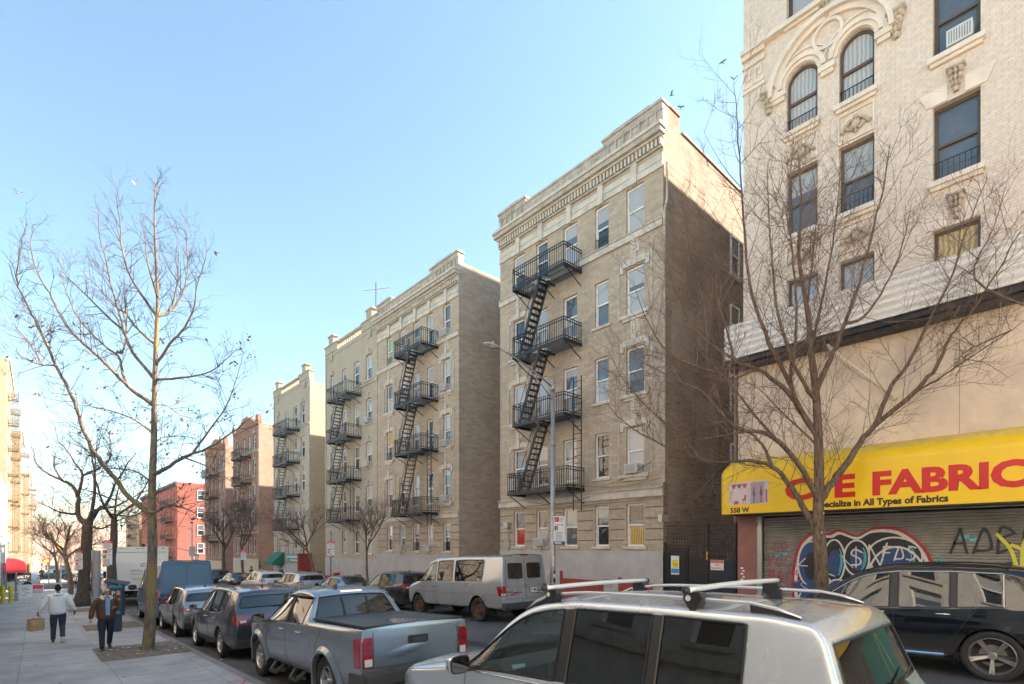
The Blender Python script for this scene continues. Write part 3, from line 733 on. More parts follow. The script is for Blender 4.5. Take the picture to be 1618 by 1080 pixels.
def window(bld, P, u0, u1, v0, v1, up='blind', lo='dark', frame=None, sill=None, ac=False, depth=.2, split=.5, bars=False, fw=.07, sillw=.12, sillh=.11, ac_side=0):
    """double hung window: 'window' part with 'pane', 'sill' and air conditioner under it"""
    frame = frame or M_frame_w
    b = MB(); w0 = -depth + .03; w1 = -depth + .1
    pbox(b, P, u0, u0 + fw, v0, v1, w0, w1); pbox(b, P, u1 - fw, u1, v0, v1, w0, w1)
    pbox(b, P, u0 + fw, u1 - fw, v0, v0 + fw, w0, w1); pbox(b, P, u0 + fw, u1 - fw, v1 - fw, v1, w0, w1)
    vm = v0 + (v1 - v0) * split
    pbox(b, P, u0 + fw, u1 - fw, vm - .028, vm + .028, w0, w1 + .012)
    e = .02
    pbox(b, P, u0 + fw, u0 + fw + e, v0 + fw, vm - .028, w0, w1 - .03); pbox(b, P, u1 - fw - e, u1 - fw, v0 + fw, vm - .028, w0, w1 - .03)
    if bars:
        n = 7
        for i in range(n + 1):
            u = u0 + .06 + (u1 - u0 - .12) * i / n; pbox(b, P, u - .007, u + .007, v0 + .06, v0 + .52, -.06, -.046, 1)
        for vv in (v0 + .06, v0 + .52): pbox(b, P, u0 + .01, u1 - .01, vv - .01, vv + .01, -.045, -.03, 1)
    wo = b.build('window', [frame, M_iron], bld)
    g_ = MB()
    g_.face([P(u0 + fw, v0 + fw, w0 + .012), P(u1 - fw, v0 + fw, w0 + .012), P(u1 - fw, vm, w0 + .012), P(u0 + fw, vm, w0 + .012)], 0)
    vb = vm if WR.random() < .4 else vm + (v1 - vm) * WR.uniform(.1, .7)
    if vb > vm: g_.face([P(u0 + fw, vm, w0 + .03), P(u1 - fw, vm, w0 + .03), P(u1 - fw, vb, w0 + .03), P(u0 + fw, vb, w0 + .03)], 2)
    g_.face([P(u0 + fw, vb, w0 + .03), P(u1 - fw, vb, w0 + .03), P(u1 - fw, v1 - fw, w0 + .03), P(u0 + fw, v1 - fw, w0 + .03)], 1)
    g_.build('pane', [M_pane[lo], M_pane[up], M_pane['grey']], wo)
    if sill:
        s = MB(); pbox(s, P, u0 - sillw, u1 + sillw, v0 - sillh, v0 - .002, -.16, .07); s.build('sill', sill, wo)
    if ac:
        um = (u0 + u1) / 2 + ac_side; a = MB(); pbox(a, P, um - .27, um + .27, v0 + .02, v0 + .38, -.12, .3, 0)
        for k in range(9): pbox(a, P, um - .24, um + .24, v0 + .05 + k * .035, v0 + .065 + k * .035, .3, .306, 1)
        for k in range(5):
            for sg in (-1, 1): pbox(a, P, um + sg * .272 - .003, um + sg * .272 + .003, v0 + .08 + k * .05, v0 + .1 + k * .05, .05, .24, 1)
        p0, p1 = P(um, v0 - .28, .01), P(um, v0 + .02, .22); a.bar(p0, p1, .03, m=0)
        a.build('air_conditioner', [M_ac, M_acg], wo)
    return wo

def balcony(bld, P, u0, u1, vf, w=1.1, h=.86, bars=.125, hole=None, name='fire_escape_balcony', ornate=False):
    b = MB()
    for k in range(int(w / .07)):
        ww = .04 + k * .07
        segs = [(u0, u1)]
        if hole and ww > hole[2]: segs = [(u0, hole[0]), (hole[1], u1)]
        for a, c in segs:
            if c - a > .05: pbox(b, P, a, c, vf - .012, vf, ww - .018, ww + .012)
    for u in (u0, (u0 + u1) / 2, u1): pbox(b, P, u - .03, u + .03, vf - .08, vf - .014, 0, w)
    pbox(b, P, u0 - .03, u1 + .03, vf - .12, vf + .02, w - .012, w + .022)
    for u in (u0 - .02, u1 + .02): pbox(b, P, u - .018, u + .018, vf - .12, vf + .02, 0, w - .013)
    for hh in (h, h * .62 if ornate else h - .12, .1):
        pbox(b, P, u0 - .02, u1 + .02, vf + hh - .015, vf + hh + .015, w - .01, w + .02)
        for u in (u0 - .02, u1 + .02): pbox(b, P, u - .013, u + .013, vf + hh - .015, vf + hh + .015, 0, w - .011)
    n = max(2, int((u1 - u0) / bars))
    for i in range(n + 1):
        u = u0 + (u1 - u0) * i / n; r = .011 if i % 6 else .02; pbox(b, P, u - r, u + r, vf, vf + h, w - .005, w + .015)
    n = int(w / bars)
    for u in (u0 - .02, u1 + .02):
        for i in range(n): ww = w * i / n + .03; pbox(b, P, u - .009, u + .009, vf, vf + h, ww - .009, ww + .009)
    # corner cages and brackets
    for u in (u0, u1, (u0 + u1) / 2):
        b.bar(P(u, vf - .1, w - .1), P(u, vf - .62, .02), .03)
    b2 = b.build(name, M_iron, bld)
    return b2
def stair(parent, P, ua, va, ub, vb, w, width=.52, name='stair'):
    # ladder stair from (ua,va) low end to (ub,vb) high end, in the plane of the facade, at distance w..w+width
    b = MB(); n = max(4, int(abs(vb - va) / .24))
    for ww in (w, w + width):
        b.bar(P(ua, va, ww), P(ub, vb, ww), .03, .14)
    for i in range(1, n + 1):
        t = i / (n + 1); u = ua + (ub - ua) * t; v = va + (vb - va) * t
        pbox(b, P, u - .1, u + .1, v - .012, v + .012, w + .02, w + width - .02)
    du = (ub - ua)
    for ww in (w, w + width):
        b.tube([P(ua, va + .8, ww), P(ub - du * .02, vb + .62, ww)], .014, 5)
        for t in (.02, .33, .66, .97): u = ua + du * t; v = va + (vb - va) * t; b.tube([P(u, v, ww), P(u, v + .8 - .18 * t, ww)], .011, 4)
    return b.build(name, M_iron, parent)
def ladder(bld, P, u0, u1, v0, v1, w, name='drop_ladder'):
    b = MB()
    for u in (u0, u1): pbox(b, P, u - .02, u + .02, v0, v1, w, w + .03)
    n = int((v1 - v0) / .3)
    for i in range(n): v = v0 + .1 + i * .3; pbox(b, P, u0 + .02, u1 - .02, v - .012, v + .012, w + .003, w + .027)
    return b.build(name, M_iron, bld)
def escape(bld, P, u0, u1, floors, w=1.1, flip=False, wide_last=None, lad=None, bars=.125):
    """balconies one above another joined by ladder stairs; floors listed top first"""
    for i, v in enumerate(floors):
        a, c = u0, u1
        if i == len(floors) - 1 and wide_last: a, c = wide_last
        hl = (u0 + (u1 - u0) * .42, u0 + (u1 - u0) * .68, .5) if i < len(floors) - 1 else None
        if flip and hl: hl = (u0 + (u1 - u0) * .32, u0 + (u1 - u0) * .58, .5)
        bo = balcony(bld, P, a, c, v, w=w, hole=hl, bars=bars)
        if i < len(floors) - 1:
            um = u0 + (u1 - u0) * .46; lo = floors[i + 1]
            ue = u0 + (u1 - u0) * .88
            if flip: um, ue = u0 + (u1 - u0) * .54, u0 + (u1 - u0) * .12
            stair(bo, P, ue, lo + .02, um, v - .02, w - .58)
    if lad: ladder(bld, P, *lad)
def body(bld, x0, x1, y0, y1, z0, z1, m_side, m_roof, front='x0', name='side_wall', side_holes=None):
    """the box behind a facade; the street face is left open for the facade sheet"""
    b = MB()
    def q(*p): b.face(p)
    if front != 'x0': q((x0, y0, z0), (x0, y1, z0), (x0, y1, z1), (x0, y0, z1))
    if front != 'x1': q((x1, y0, z0), (x1, y1, z0), (x1, y1, z1), (x1, y0, z1))
    if side_holes: wall_holes(b, Ps(y0), x0, x1, z0, z1, side_holes)
    else: q((x0, y0, z0), (x1, y0, z0), (x1, y0, z1), (x0, y0, z1))
    q((x0, y1, z0), (x1, y1, z0), (x1, y1, z1), (x0, y1, z1))
    o = b.build(name, m_side, bld)
    r_ = MB(); r_.box(x0 + .02, x1 - .02, y0 + .02, y1 - .02, z1 - .9, z1 - .7); r_.build('roof', m_roof, bld)
    return o
M_roof = plain('roof_tar', (.09, .085, .08), .9, var=.3, vscale=1, world=True)
# ================================================================ FAR SIDE BUILDINGS
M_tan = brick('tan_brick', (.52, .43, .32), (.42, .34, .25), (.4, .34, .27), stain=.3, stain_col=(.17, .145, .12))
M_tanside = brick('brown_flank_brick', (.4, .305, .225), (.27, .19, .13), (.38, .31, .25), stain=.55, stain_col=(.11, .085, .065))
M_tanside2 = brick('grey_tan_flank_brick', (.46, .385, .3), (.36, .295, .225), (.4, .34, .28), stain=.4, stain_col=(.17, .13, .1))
M_trim = plain('pale_terracotta_trim', (.56, .51, .43), .8, var=.22, vscale=2.5, bump=.3, bscale=30, world=True)
M_trimd = plain('weathered_stone_trim', (.45, .4, .33), .85, var=.3, vscale=3, bump=.4, world=True)
M_stucco = plain('grey_painted_base', (.43, .415, .40), .8, var=.16, vscale=1.3, bump=.2, world=True)
M_redp = plain('red_painted_plinth', (.3, .045, .035), .7, var=.2, vscale=3, world=True)
M_groove = plain('raked_joint', (.1, .085, .07), .95)
M_yel = brick('buff_brick', (.5, .44, .335), (.45, .39, .295), (.36, .31, .23), stain=.28, stain_col=(.26, .21, .155))
M_yelside = brick('buff_flank_brick', (.52, .45, .33), (.47, .4, .285), (.36, .31, .22), stain=.2, stain_col=(.3, .24, .17))
M_redb = brick('red_brown_brick', (.4, .22, .15), (.32, .17, .115), (.24, .18, .14), stain=.25, stain_col=(.16, .09, .07))
M_redside = brick('rosy_flank_brick', (.48, .31, .235), (.4, .25, .19), (.26, .19, .15), stain=.25)
M_coral = plain('coral_painted_brick', (.3, .09, .065), .8, var=.2, vscale=2, world=True)
M_rust = plain('rust_stained_brick', (.42, .22, .14), .9, var=.2, world=True)

rs = random.Random(11)
def pick(r): return r.choice(['blind', 'blind', 'curtain', 'grey', 'blind', 'dark'])

def keystone_lintel(b, P, u0, u1, v, ears=True, tall=.5):
    um = (u0 + u1) / 2
    pbox(b, P, um - .1, um + .1, v + .03, v + tall, 0, .1)
    if ears:
        pbox(b, P, u0 - .1, um - .102, v + .06, v + .3, 0, .06); pbox(b, P, um + .102, u1 + .1, v + .06, v + .3, 0, .06)
        pbox(b, P, u0 - .26, u0 - .102, v - .12, v + .24, 0, .05); pbox(b, P, u1 + .102, u1 + .26, v - .12, v + .24, 0, .05)
def cartouche(b, P, u, v, s=.3):
    pbox(b, P, u - s * .75, u + s * .75, v - s * 1.15, v + s * 1.15, 0, .02)
    for k in range(3): pbox(b, P, u - s * (.28 - .06 * k), u + s * (.28 - .06 * k), v - s * .9 + k * s * .5, v - s * .5 + k * s * .55, .02, .085)
    for sg in (-1, 1):
        pts = [P(u + sg * s * (.2 + .35 * math.sin(t * .8)), v + s * (.8 - t * .35), .03) for t in range(6)]
        b.tube(pts, .035, 5)

def classic_flats(name, label, Y0, dz, cols, escape_cols, esc, Xf=XF, depth=15, windows_ac=(), m_side=None, variant='A', esc_floors=None, special=None):
    """five storey tan brick flats with dentil cornice, stone window dressings and a fire escape.
       cols are window extents relative to Y0 nearest first"""
    W = 9.1; Y1 = Y0 + W; P = Pr(Xf)
    zb = g(Xf, Y1) - .3; zr = 18.0 + dz
    bld = empty(name, (Xf, Y0, g(Xf, Y0) + .1), label=label, cat='apartment building')
    fl = [(2.46, 4.1), (5.22, 7.03), (8.29, 10.1), (11.37, 13.18), (14.44, 16.25)]
    fl = [(a + dz, b + dz) for a, b in fl]
    cu = [(Y0 + a, Y0 + b) for a, b in cols]
    holes = [(a, b, c, d) for (a, b) in cu for (c, d) in fl]
    sb = 2.28 + dz      # top of the painted base
    b = MB()
    wall_holes(b, P, Y0, Y1, sb, zr, [h for h in holes])
    b.build('front_wall', M_tan, bld)
    b = MB(); pbox(b, P, Y0, Y1, zb, sb, -.1, .03); 
    b.build('base', M_stucco, bld)
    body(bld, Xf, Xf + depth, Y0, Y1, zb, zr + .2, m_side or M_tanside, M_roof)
    # rusticated joints of the ground storey
    j = MB(); v = sb + .42
    while v < 4.2 + dz:
        lo = Y0
        for (a, c) in sorted(cu):
            if c > lo and fl[0][0] < v < fl[0][1]:
                if a - .06 > lo: pbox(j, P, lo, a - .06, v - .018, v + .018, 0, .004)
                lo = c + .06
        pbox(j, P, lo, Y1, v - .018, v + .018, 0, .004); v += .41
    j.build('rustication', M_groove, bld)
    t = MB()
    # courses
    pbox(t, P, Y0 - .02, Y1 + .02, 4.32 + dz, 4.6 + dz, 0, .09, 0)
    pbox(t, P, Y0 - .03, Y1 + .03, 4.6 + dz, 4.68 + dz, 0, .15, 1)
    k = Y0 + .1
    while k < Y1: pbox(j, P, k, k + .02, 0, 0, 0, 0); k += .4
    pbox(t, P, Y0, Y1, 14.18 + dz, 14.42 + dz, 0, .09, 0)
    pbox(t, P, Y0, Y1, 14.42 + dz, 14.48 + dz, 0, .13, 1)
    # lintel course of the top storey, broken by keystones
    lo = Y0
    for (a, c) in sorted(cu):
        um = (a + c) / 2
        pbox(t, P, lo, um - .14, 16.33 + dz, 16.56 + dz, 0, .07, 0); pbox(t, P, lo, um - .14, 16.6 + dz, 16.85 + dz, 0, .05, 0)
        pbox(t, P, um - .13, um + .13, 16.27 + dz, 17.0 + dz, 0, .13, 0); lo = um + .14
    pbox(t, P, lo, Y1, 16.33 + dz, 16.56 + dz, 0, .07, 0); pbox(t, P, lo, Y1, 16.6 + dz, 16.85 + dz, 0, .05, 0)
    for ci in (0, len(cu) - 1):
        for (c, d) in fl[1:4]:
            a, e = cu[ci]; keystone_lintel(t, P, a, e, d)
            pbox(t, P, a - .25, e + .25, c - .13, c - .003, 0, .14, 0); pbox(t, P, a - .15, e + .15, c - .24, c - .13, 0, .08, 0)
            if d + .75 < 14 + dz: cartouche(t, P, (a + e) / 2, d + .86, .26)
            for sg, uu in ((-1, a - .34), (1, e + .34)):
                if Y0 + .05 < uu < Y1 - .05: pbox(t, P, uu - .05, uu + .05, c - .05, d + .35, 0, .03, 1)
    t.build('stone_dressing', [M_trim, M_trimd], bld)
    # cornice with dentils
    c_ = MB(); z = 17.12 + dz
    pbox(c_, P, Y0 - .02, Y1 + .02, z - .08, z - .02, 0, .1, 1)
    u = Y0
    while u < Y1 - .05: pbox(c_, P, u, u + .09, z, z + .26, 0, .16, 0); u += .17
    pbox(c_, P, Y0 - .03, Y1 + .03, z + .262, z + .34, 0, .22, 0)
    pbox(c_, P, Y0 - .1, Y1 + .1, z + .342, z + .52, 0, .36, 1); pbox(c_, P, Y0 - .14, Y1 + .14, z + .522, z + .64, 0, .43, 0)
    c_.build('cornice', [M_trim, M_trimd], bld)
    # parapet with raised ends
    p = MB(); z0 = z + .64; mid = z0 + .66; hi = z0 + .92
    pbox(p, P, Y0 - .012, Y1 + .012, z0 - .001, mid, -.3, .04, 0); pbox(p, P, Y0 - .02, Y1 + .02, mid, mid + .1, -.34, .09, 1)
    for (a, c) in ((Y0 - .014, Y0 + 2.7), (Y1 - 1.9, Y1 + .014)):
        pbox(p, P, a + .001, c, mid + .101, hi, -.3, .08, 0); pbox(p, P, a - .04, c + .05, hi, hi + .1, -.34, .14, 1)
        pbox(p, P, a + .5, c - .5, hi + .101, hi + .17, -.3, .1, 0)
        u = a + .25
        while u < c - .2: pbox(p, P, u, u + .06, z0 + .2, hi - .12, .08, .105, 1); pbox(p, P, u + .061, u + .2, hi - .2, hi - .12, .08, .105, 1); u += .36
    u = Y0 + 2.95
    while u < Y1 - 2.1: pbox(p, P, u, u + .06, z0 + .15, mid - .12, .04, .065, 1); pbox(p, P, u + .061, u + .16, mid - .2, mid - .12, .04, .065, 1); u += .36
    p.build('parapet', [M_trimd, M_trimd], bld)
    for ci, (a, e) in enumerate(cu):
        for fi, (c, d) in enumerate(fl):
            up = pick(rs); lo = rs.choice(['dark', 'grey', 'dark', 'blind', 'curtain'])
            if special and (ci, fi) in special: up, lo = special[(ci, fi)]
            window(bld, P, a, e, c, d, up, lo, sill=M_trim if fi in (0, ) or (0 < ci < len(cu) - 1 and fi < 4) else None, ac=(ci, fi) in windows_ac, bars=rs.random() < .25 and (ci, fi) not in windows_ac)
    e0, e1 = Y0 + esc[0], Y0 + esc[1]
    ef = [v + dz for v in (esc_floors or (14.0, 10.95, 7.9, 4.86))]
    escape(bld, P, e0, e1, ef, wide_last=(e0 - .15, e1 + .35), lad=(Y0 + esc[2], Y0 + esc[2] + .42, 3.9 + dz, 9.3 + dz, .8))
    return bld, cu, fl, P
colsA = [(.82, 1.63), (2.47, 3.18), (4.12, 4.92), (5.86, 6.6), (7.35, 8.12)]
A, cuA, flA, PA = classic_flats('corner_flats', 'tan brick five storey flats with dentil cornice, nearest to the yellow shop awning', 10.58, 0, colsA, None, (3.9, 6.95, 3.2),
    windows_ac={(0, 1), (3, 0), (4, 1)}, special={(4, 0): ('grey', 'red'), (2, 1): ('curtain', 'curtain'), (0, 4): ('blind', 'blind'), (0, 0): ('dark', 'warm'), (2, 3): ('grey', 'blind'), (0, 2): ('grey', 'grey'), (0, 1): ('blind', 'blind')})
Bb, cuB, flB, PB = classic_flats('twin_flats', 'tan brick five storey flats with dentil cornice, middle of the block beyond the narrow alley', 23.1, -.3,
    [(.8, 1.5), (2.5, 3.15), (3.95, 4.7), (5.6, 6.3), (7.15, 7.9)], None, (2.0, 5.0, 1.45), windows_ac={(0, 1), (0, 2), (0, 4), (1, 0), (3, 0), (0, 3)}, m_side=M_tanside2,
    special={(4, 4): ('green', 'green'), (4, 2): ('warm', 'grey')}, esc_floors=(14.1, 11.06, 8.2, 4.65))
# details of the nearest flats
b = MB(); b.box(XF + .35, XF + 1.2, 10.64, 11.4, 18.2, 18.82); b.box(XF + .32, XF + 1.23, 10.6, 11.44, 18.82, 18.88)
b.build('chimney', brick('red_chimney_brick', (.42, .2, .12), (.33, .15, .09), (.35, .27, .2), rh=.12, bw=.35), A)
b = MB()
b.box(XF + 1.3, XF + 15, 10.53, 10.75, 18.2, 18.27)
b.build('coping', M_trimd, A)
M_bp = brick('patched_brick', (.42, .33, .25), (.34, .26, .19), (.4, .33, .27), stain=.3)
for (x0, x1, z0, z1) in ((18.9, 19.5, 14.6, 16.9), (20.0, 20.6, 14.9, 16.7), (17.6, 19.2, 9.5, 11.6), (19.4, 21.2, 5.8, 8.3), (17.3, 18.2, 3.4, 5.4)): b = MB(); b.box(x0, x1, 10.572, 10.58, z0, z1); b.build('brick_patch', M_bp, A)
# windows in the flank of the nearest flats
for zz in (11.2, 14.2, 8.2, 5.2):
    window(A, Ps(10.58), 22.2, 23.0, zz, zz + 1.7, 'grey', 'dark', sill=M_trimd, depth=.02)
b = MB(); b.tube([(17.12, 10.5, 16.5), (17.12, 10.5, 15.2), (16.94, 10.5, 14.6), (16.94, 10.5, 4.8)], .045, 8); b.build('downpipe', M_trimd, A)
b = MB()
for k, (y, z) in enumerate(((10.7, 3.2),)): b.box(16.55, 16.99, 10.35, 10.52, 3.35, 3.6)
b.build('flood_light', plain('galvanised_metal', (.5, .5, .5), .4, metal=.7), A)
# painted red plinth and cellar hatches
b = MB(); b.box(16.955, 16.9, 11.0, 19.6, g(XF, 19) - .2, 1.08); b.build('plinth', M_redp, A)
for (y0_, y1_, z1_) in ((15.6, 16.7, 1.35), (12.5, 13.2, 1.2)):
    b = MB(); b.box(16.93, 16.88, y0_, y1_, .6, z1_, 0)
    b.box(16.95, 16.885, y0_ - .1, y0_, .5, z1_ + .05, 1)
    for i in range(5):
        for k in range(4): b.box(16.879, 16.87, y0_ + .3 + i * .1, y0_ + .34 + i * .1, .85 + k * .09, .89 + k * .09, 2)
    b.build('cellar_hatch', [M_stucco, M_redp, M_groove], A)
b = MB(); rc = random.Random(4)
for (y0_, y1_, z_, s_) in ((10.6, 14.2, 4.95, .16), (10.6, 19.6, 4.25, .1), (13.9, 17.6, 4.5, .2)):
    n = 14; b.tube([(16.86 + rc.uniform(-.01, .01), y0_ + (y1_ - y0_) * i / n, z_ - s_ * math.sin(i / n * math.pi) + rc.uniform(-.02, .02)) for i in range(n + 1)], .012, 4)
b.tube([(16.9, 11.0, 5.6), (16.88, 12.3, 5.05), (16.88, 12.9, 4.95)], .012, 4)
b.build('cable', M_groove, A)
b = MB(); b.box(XF - .22, XF - .02, 18.9, 19.2, 3.35, 3.6, 0); b.tube([(16.93, 19.0, 3.4), (16.93, 19.0, 2.2)], .02, 5, 0); b.box(16.92, 16.97, 18.95, 19.3, 2.4, 2.7, 1)
b.build('wall_lamp', [plain('dull_steel', (.4, .4, .4), .4, metal=.6), M_stucco], A)

# --- the buff brick pair further on
def plain_flats(name, label, Y0, Y1, zr, cols, fl, m_front, m_side, esc, esc_fl, crown='blocks', frame=None, ac=(), depth=14, lad=None, base=None, bz=None, trim=None, sidewin=(), flip=False, group=None):
    P = Pr(XF); zb = g(XF, Y1) - .3; trim = trim or M_trimd
    bld = empty(name, (XF, Y0, g(XF, Y0) + .1), label=label, cat='apartment building', group=group)
    bz = bz if bz is not None else fl[0][0] - .35
    b = MB(); wall_holes(b, P, Y0, Y1, bz, zr, [(a, c, d, e) for a, c in cols for d, e in fl]); b.build('front_wall', m_front, bld)
    b = MB(); pbox(b, P, Y0, Y1, zb, bz, -.1, .03); b.build('base', base or M_stucco, bld)
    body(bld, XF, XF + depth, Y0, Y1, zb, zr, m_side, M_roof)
    t = MB()
    pbox(t, P, Y0, Y1, fl[0][1] + .55, fl[0][1] + .68, 0, .08); pbox(t, P, Y0, Y1, fl[-1][0] - .3, fl[-1][0] - .18, 0, .07)
    for (a, c) in cols:
        for (d, e) in fl[1:]:
            um = (a + c) / 2
            if a == cols[0][0] or a == cols[-1][0]: pbox(t, P, um - .12, um + .12, e + .04, e + .42, 0, .09); pbox(t, P, a - .08, um - .125, e + .04, e + .2, 0, .04); pbox(t, P, um + .125, c + .08, e + .04, e + .2, 0, .04)
    for u in (Y0 + .12, Y1 - .12): pbox(t, P, u - .06, u + .06, fl[0][1] + .7, zr - .1, 0, .05)
    t.build('stone_dressing', trim, bld)
    p = MB(); W = Y1 - Y0
    if crown == 'blocks':
        pbox(p, P, Y0, Y1, zr, zr + .3, -.3, .03, 0)
        for a in (Y0 + .02, Y1 - 2.3):
            pbox(p, P, a, a + 2.25, zr + .301, zr + .85, -.32, .07, 0); pbox(p, P, a - .05, a + 2.3, zr + .851, zr + .95, -.36, .12, 0)
            pbox(p, P, a + .7, a + 1.5, zr + .951, zr + 1.5, -.32, .08, 0); pbox(p, P, a + .6, a + 1.6, zr + 1.501, zr + 1.62, -.36, .13, 0)
            pbox(p, P, a + .85, a + 1.35, zr - .35, zr + .25, .031, .08, 0)
        n = 11
        for i in range(n): u = Y0 + 2.5 + (W - 5.1) * i / (n - 1); pbox(p, P, u - .06, u + .06, zr + .301, zr + .8, -.2, -.05, 0)
        pbox(p, P, Y0 + 2.33, Y1 - 2.36, zr + .801, zr + .93, -.26, .02, 0)
    elif crown == 'gable':
        pbox(p, P, Y0, Y1, zr, zr + .25, -.3, .08, 0)
        for i in range(5): pbox(p, P, Y0 + W * (.12 + i * .07), Y1 - W * (.12 + i * .07), zr + .251 + i * .22, zr + .25 + (i + 1) * .22, -.3, .04, 0)
        for a in (Y0, Y1 - .8): pbox(p, P, a, a + .8, zr + .252, zr + .9, -.32, .1, 0)
    else:
        pbox(p, P, Y0 - .1, Y1 + .1, zr - .35, zr, 0, .3, 0); pbox(p, P, Y0 - .15, Y1 + .15, zr, zr + .16, -.2, .42, 0)
        u = Y0
        while u < Y1: pbox(p, P, u, u + .15, zr - .62, zr - .352, 0, .2, 0); u += .5
    p.build('parapet', m_front if crown != 'cornice' else trim, bld)
    for ci, (a, c) in enumerate(cols):
        for fi, (d, e) in enumerate(fl):
            window(bld, P, a, c, d, e, pick(rs), rs.choice(['dark', 'grey', 'blind', 'dark']), frame=frame, sill=trim, ac=(ci, fi) in ac)
    for (x0_, x1_, z0_, z1_) in sidewin:
        window(bld, Ps(Y0), x0_, x1_, z0_, z1_, rs.choice(['grey', 'blind']), 'dark', frame=frame or M_frame_w, sill=trim, depth=.02, ac=False)
    if esc: escape(bld, P, esc[0], esc[1], esc_fl, lad=lad, bars=.16, flip=flip)
    return bld
def fls(z0, h, n, step): return [(z0 + step * i, z0 + step * i + h) for i in range(n)]
Cc = plain_flats('buff_flats', 'buff brick five storey flats with stepped parapet blocks, joined to the twin tan flats', 32.2, 40.8, 17.1,
    [(33.05, 33.95), (34.95, 35.85), (37.0, 37.8), (39.2, 39.85)], fls(1.9, 1.7, 5, 3.0), M_yel, M_yelside, (34.65, 37.95), (13.1, 10.1, 7.13, 4.3), ac={(0, 1), (0, 2), (0, 3)}, lad=(34.1, 34.5, 3.4, 7.8, .85))
Dd = plain_flats('sunlit_flats', 'buff brick five storey flats with a sunlit flank and stepped parapet, over the green awning', 44.0, 53.0, 16.3,
    [(45.1, 46.1), (46.9, 47.8), (49.0, 49.8), (51.2, 52.0)], fls(1.4, 1.75, 5, 2.9), M_yel, M_yelside, (46.3, 49.9), (12.5, 9.7, 6.8, 3.95), ac={(0, 1)}, bz=.9,
    sidewin=[(20.6, 21.8, 2.2 + 2.95 * i, 4.1 + 2.95 * i) for i in range(5)])
Ee = plain_flats('gabled_red_flats', 'red brown brick flats with a peaked parapet and fire escape, beyond the sunlit buff flats', 57.6, 67.0, 15.1,
    [(58.6, 59.5), (60.4, 61.2), (62.4, 63.2), (65.0, 65.8)], fls(1.6, 1.65, 5, 2.75), M_redb, M_redside, (60.2, 63.6), (11.9, 9.1, 6.4, 3.6), crown='gable', base=plain('pale_shop_base', (.5, .42, .33), .8, var=.2, world=True), bz=1.1)
Ff = plain_flats('far_red_flats', 'red brown brick flats with fire escapes, just before the coral corner house', 70.4, 80.5, 14.7,
    [(71.2, 72), (72.9, 73.7), (75, 75.8), (77.2, 78), (79, 79.8)], fls(1.0, 1.65, 5, 2.75), M_redb, M_redside, (73.6, 77.4), (11.3, 8.5, 5.8, 3.0), crown='gable', base=plain('pale_shop_base', (.5, .42, .33), .8), bz=.6)
# garden wall pieces, red
for (y0_, y1_, x0_, nm, lab) in ((33.0, 43.5, 15.9, 'low_wall', 'low red painted wall in front of the buff flats'), ):
    b = MB(); b.box(x0_, x0_ + .25, y0_, y1_, g(16, y1_) - .2, g(16, y0_) + .95); b.box(x0_ - .04, x0_ + .29, y0_, y1_, g(16, y0_) + .95, g(16, y0_) + 1.02)
    for k in range(4): b.box(x0_ - .06, x0_ + .31, y0_ + k * 3.3, y0_ + .35 + k * 3.3, g(16, y1_) - .2, g(16, y0_) + 1.3)
    b.build(nm, M_redp, label=lab, cat='wall')
b = MB(); b.box(15.9, 17, 43.6, 43.85, -1, 1.75); b.box(15.85, 17, 43.57, 43.88, 1.75, 1.85); b.build('side_wall_stub', M_redp, label='tall red painted wall stub beside the green awning', cat='wall')
# shop under the sunlit flats: green awning and teal sign
aw = empty('green_awning', (16.9, 50.6, .9), label='dark green shop awning under the sunlit buff flats', cat='awning')
b = MB(); v = [(16.95, 50.0, 1.9), (16.95, 52.4, 1.9), (15.9, 52.4, .95), (15.9, 50.0, .95), (15.9, 50.0, .7), (15.9, 52.4, .7)]
b.add(v, [(0, 1, 2, 3), (3, 2, 5, 4)]); b.add([(16.95, 50.0, 1.9), (15.9, 50.0, .95), (15.9, 50.0, .7), (16.95, 50.0, .7)], [(0, 1, 2, 3)]); b.add([(16.95, 52.4, 1.9), (15.9, 52.4, .95), (15.9, 52.4, .7), (16.95, 52.4, .7)], [(0, 1, 2, 3)])
b.build('canvas', plain('green_canvas', (.02, .16, .11), .7, var=.2), aw)
sg = empty('teal_shop_sign', (16.9, 46.5, 1.2), label='teal shop sign board with pale lettering on the sunlit buff flats', cat='sign')
b = MB(); b.box(16.82, 16.95, 44.9, 49.0, 1.05, 1.75); b.build('board', plain('teal_board', (.03, .25, .23), .5), sg)
b = MB(); rl = random.Random(3); u = 48.7
while u > 45.4: w_ = rl.uniform(.1, .2); b.box(16.812, 16.819, u - w_, u, 1.42, 1.42 + rl.uniform(.14, .2)); u -= w_ + .06
b.box(16.812, 16.819, 45.8, 48.2, 1.18, 1.26); b.box(16.812, 16.819, 44.98, 45.1, 1.1, 1.7); b.box(16.812, 16.819, 48.8, 48.92, 1.1, 1.7); b.build('pale_lettering', plain('pale_sign_letter', (.6, .66, .64), .5), sg)
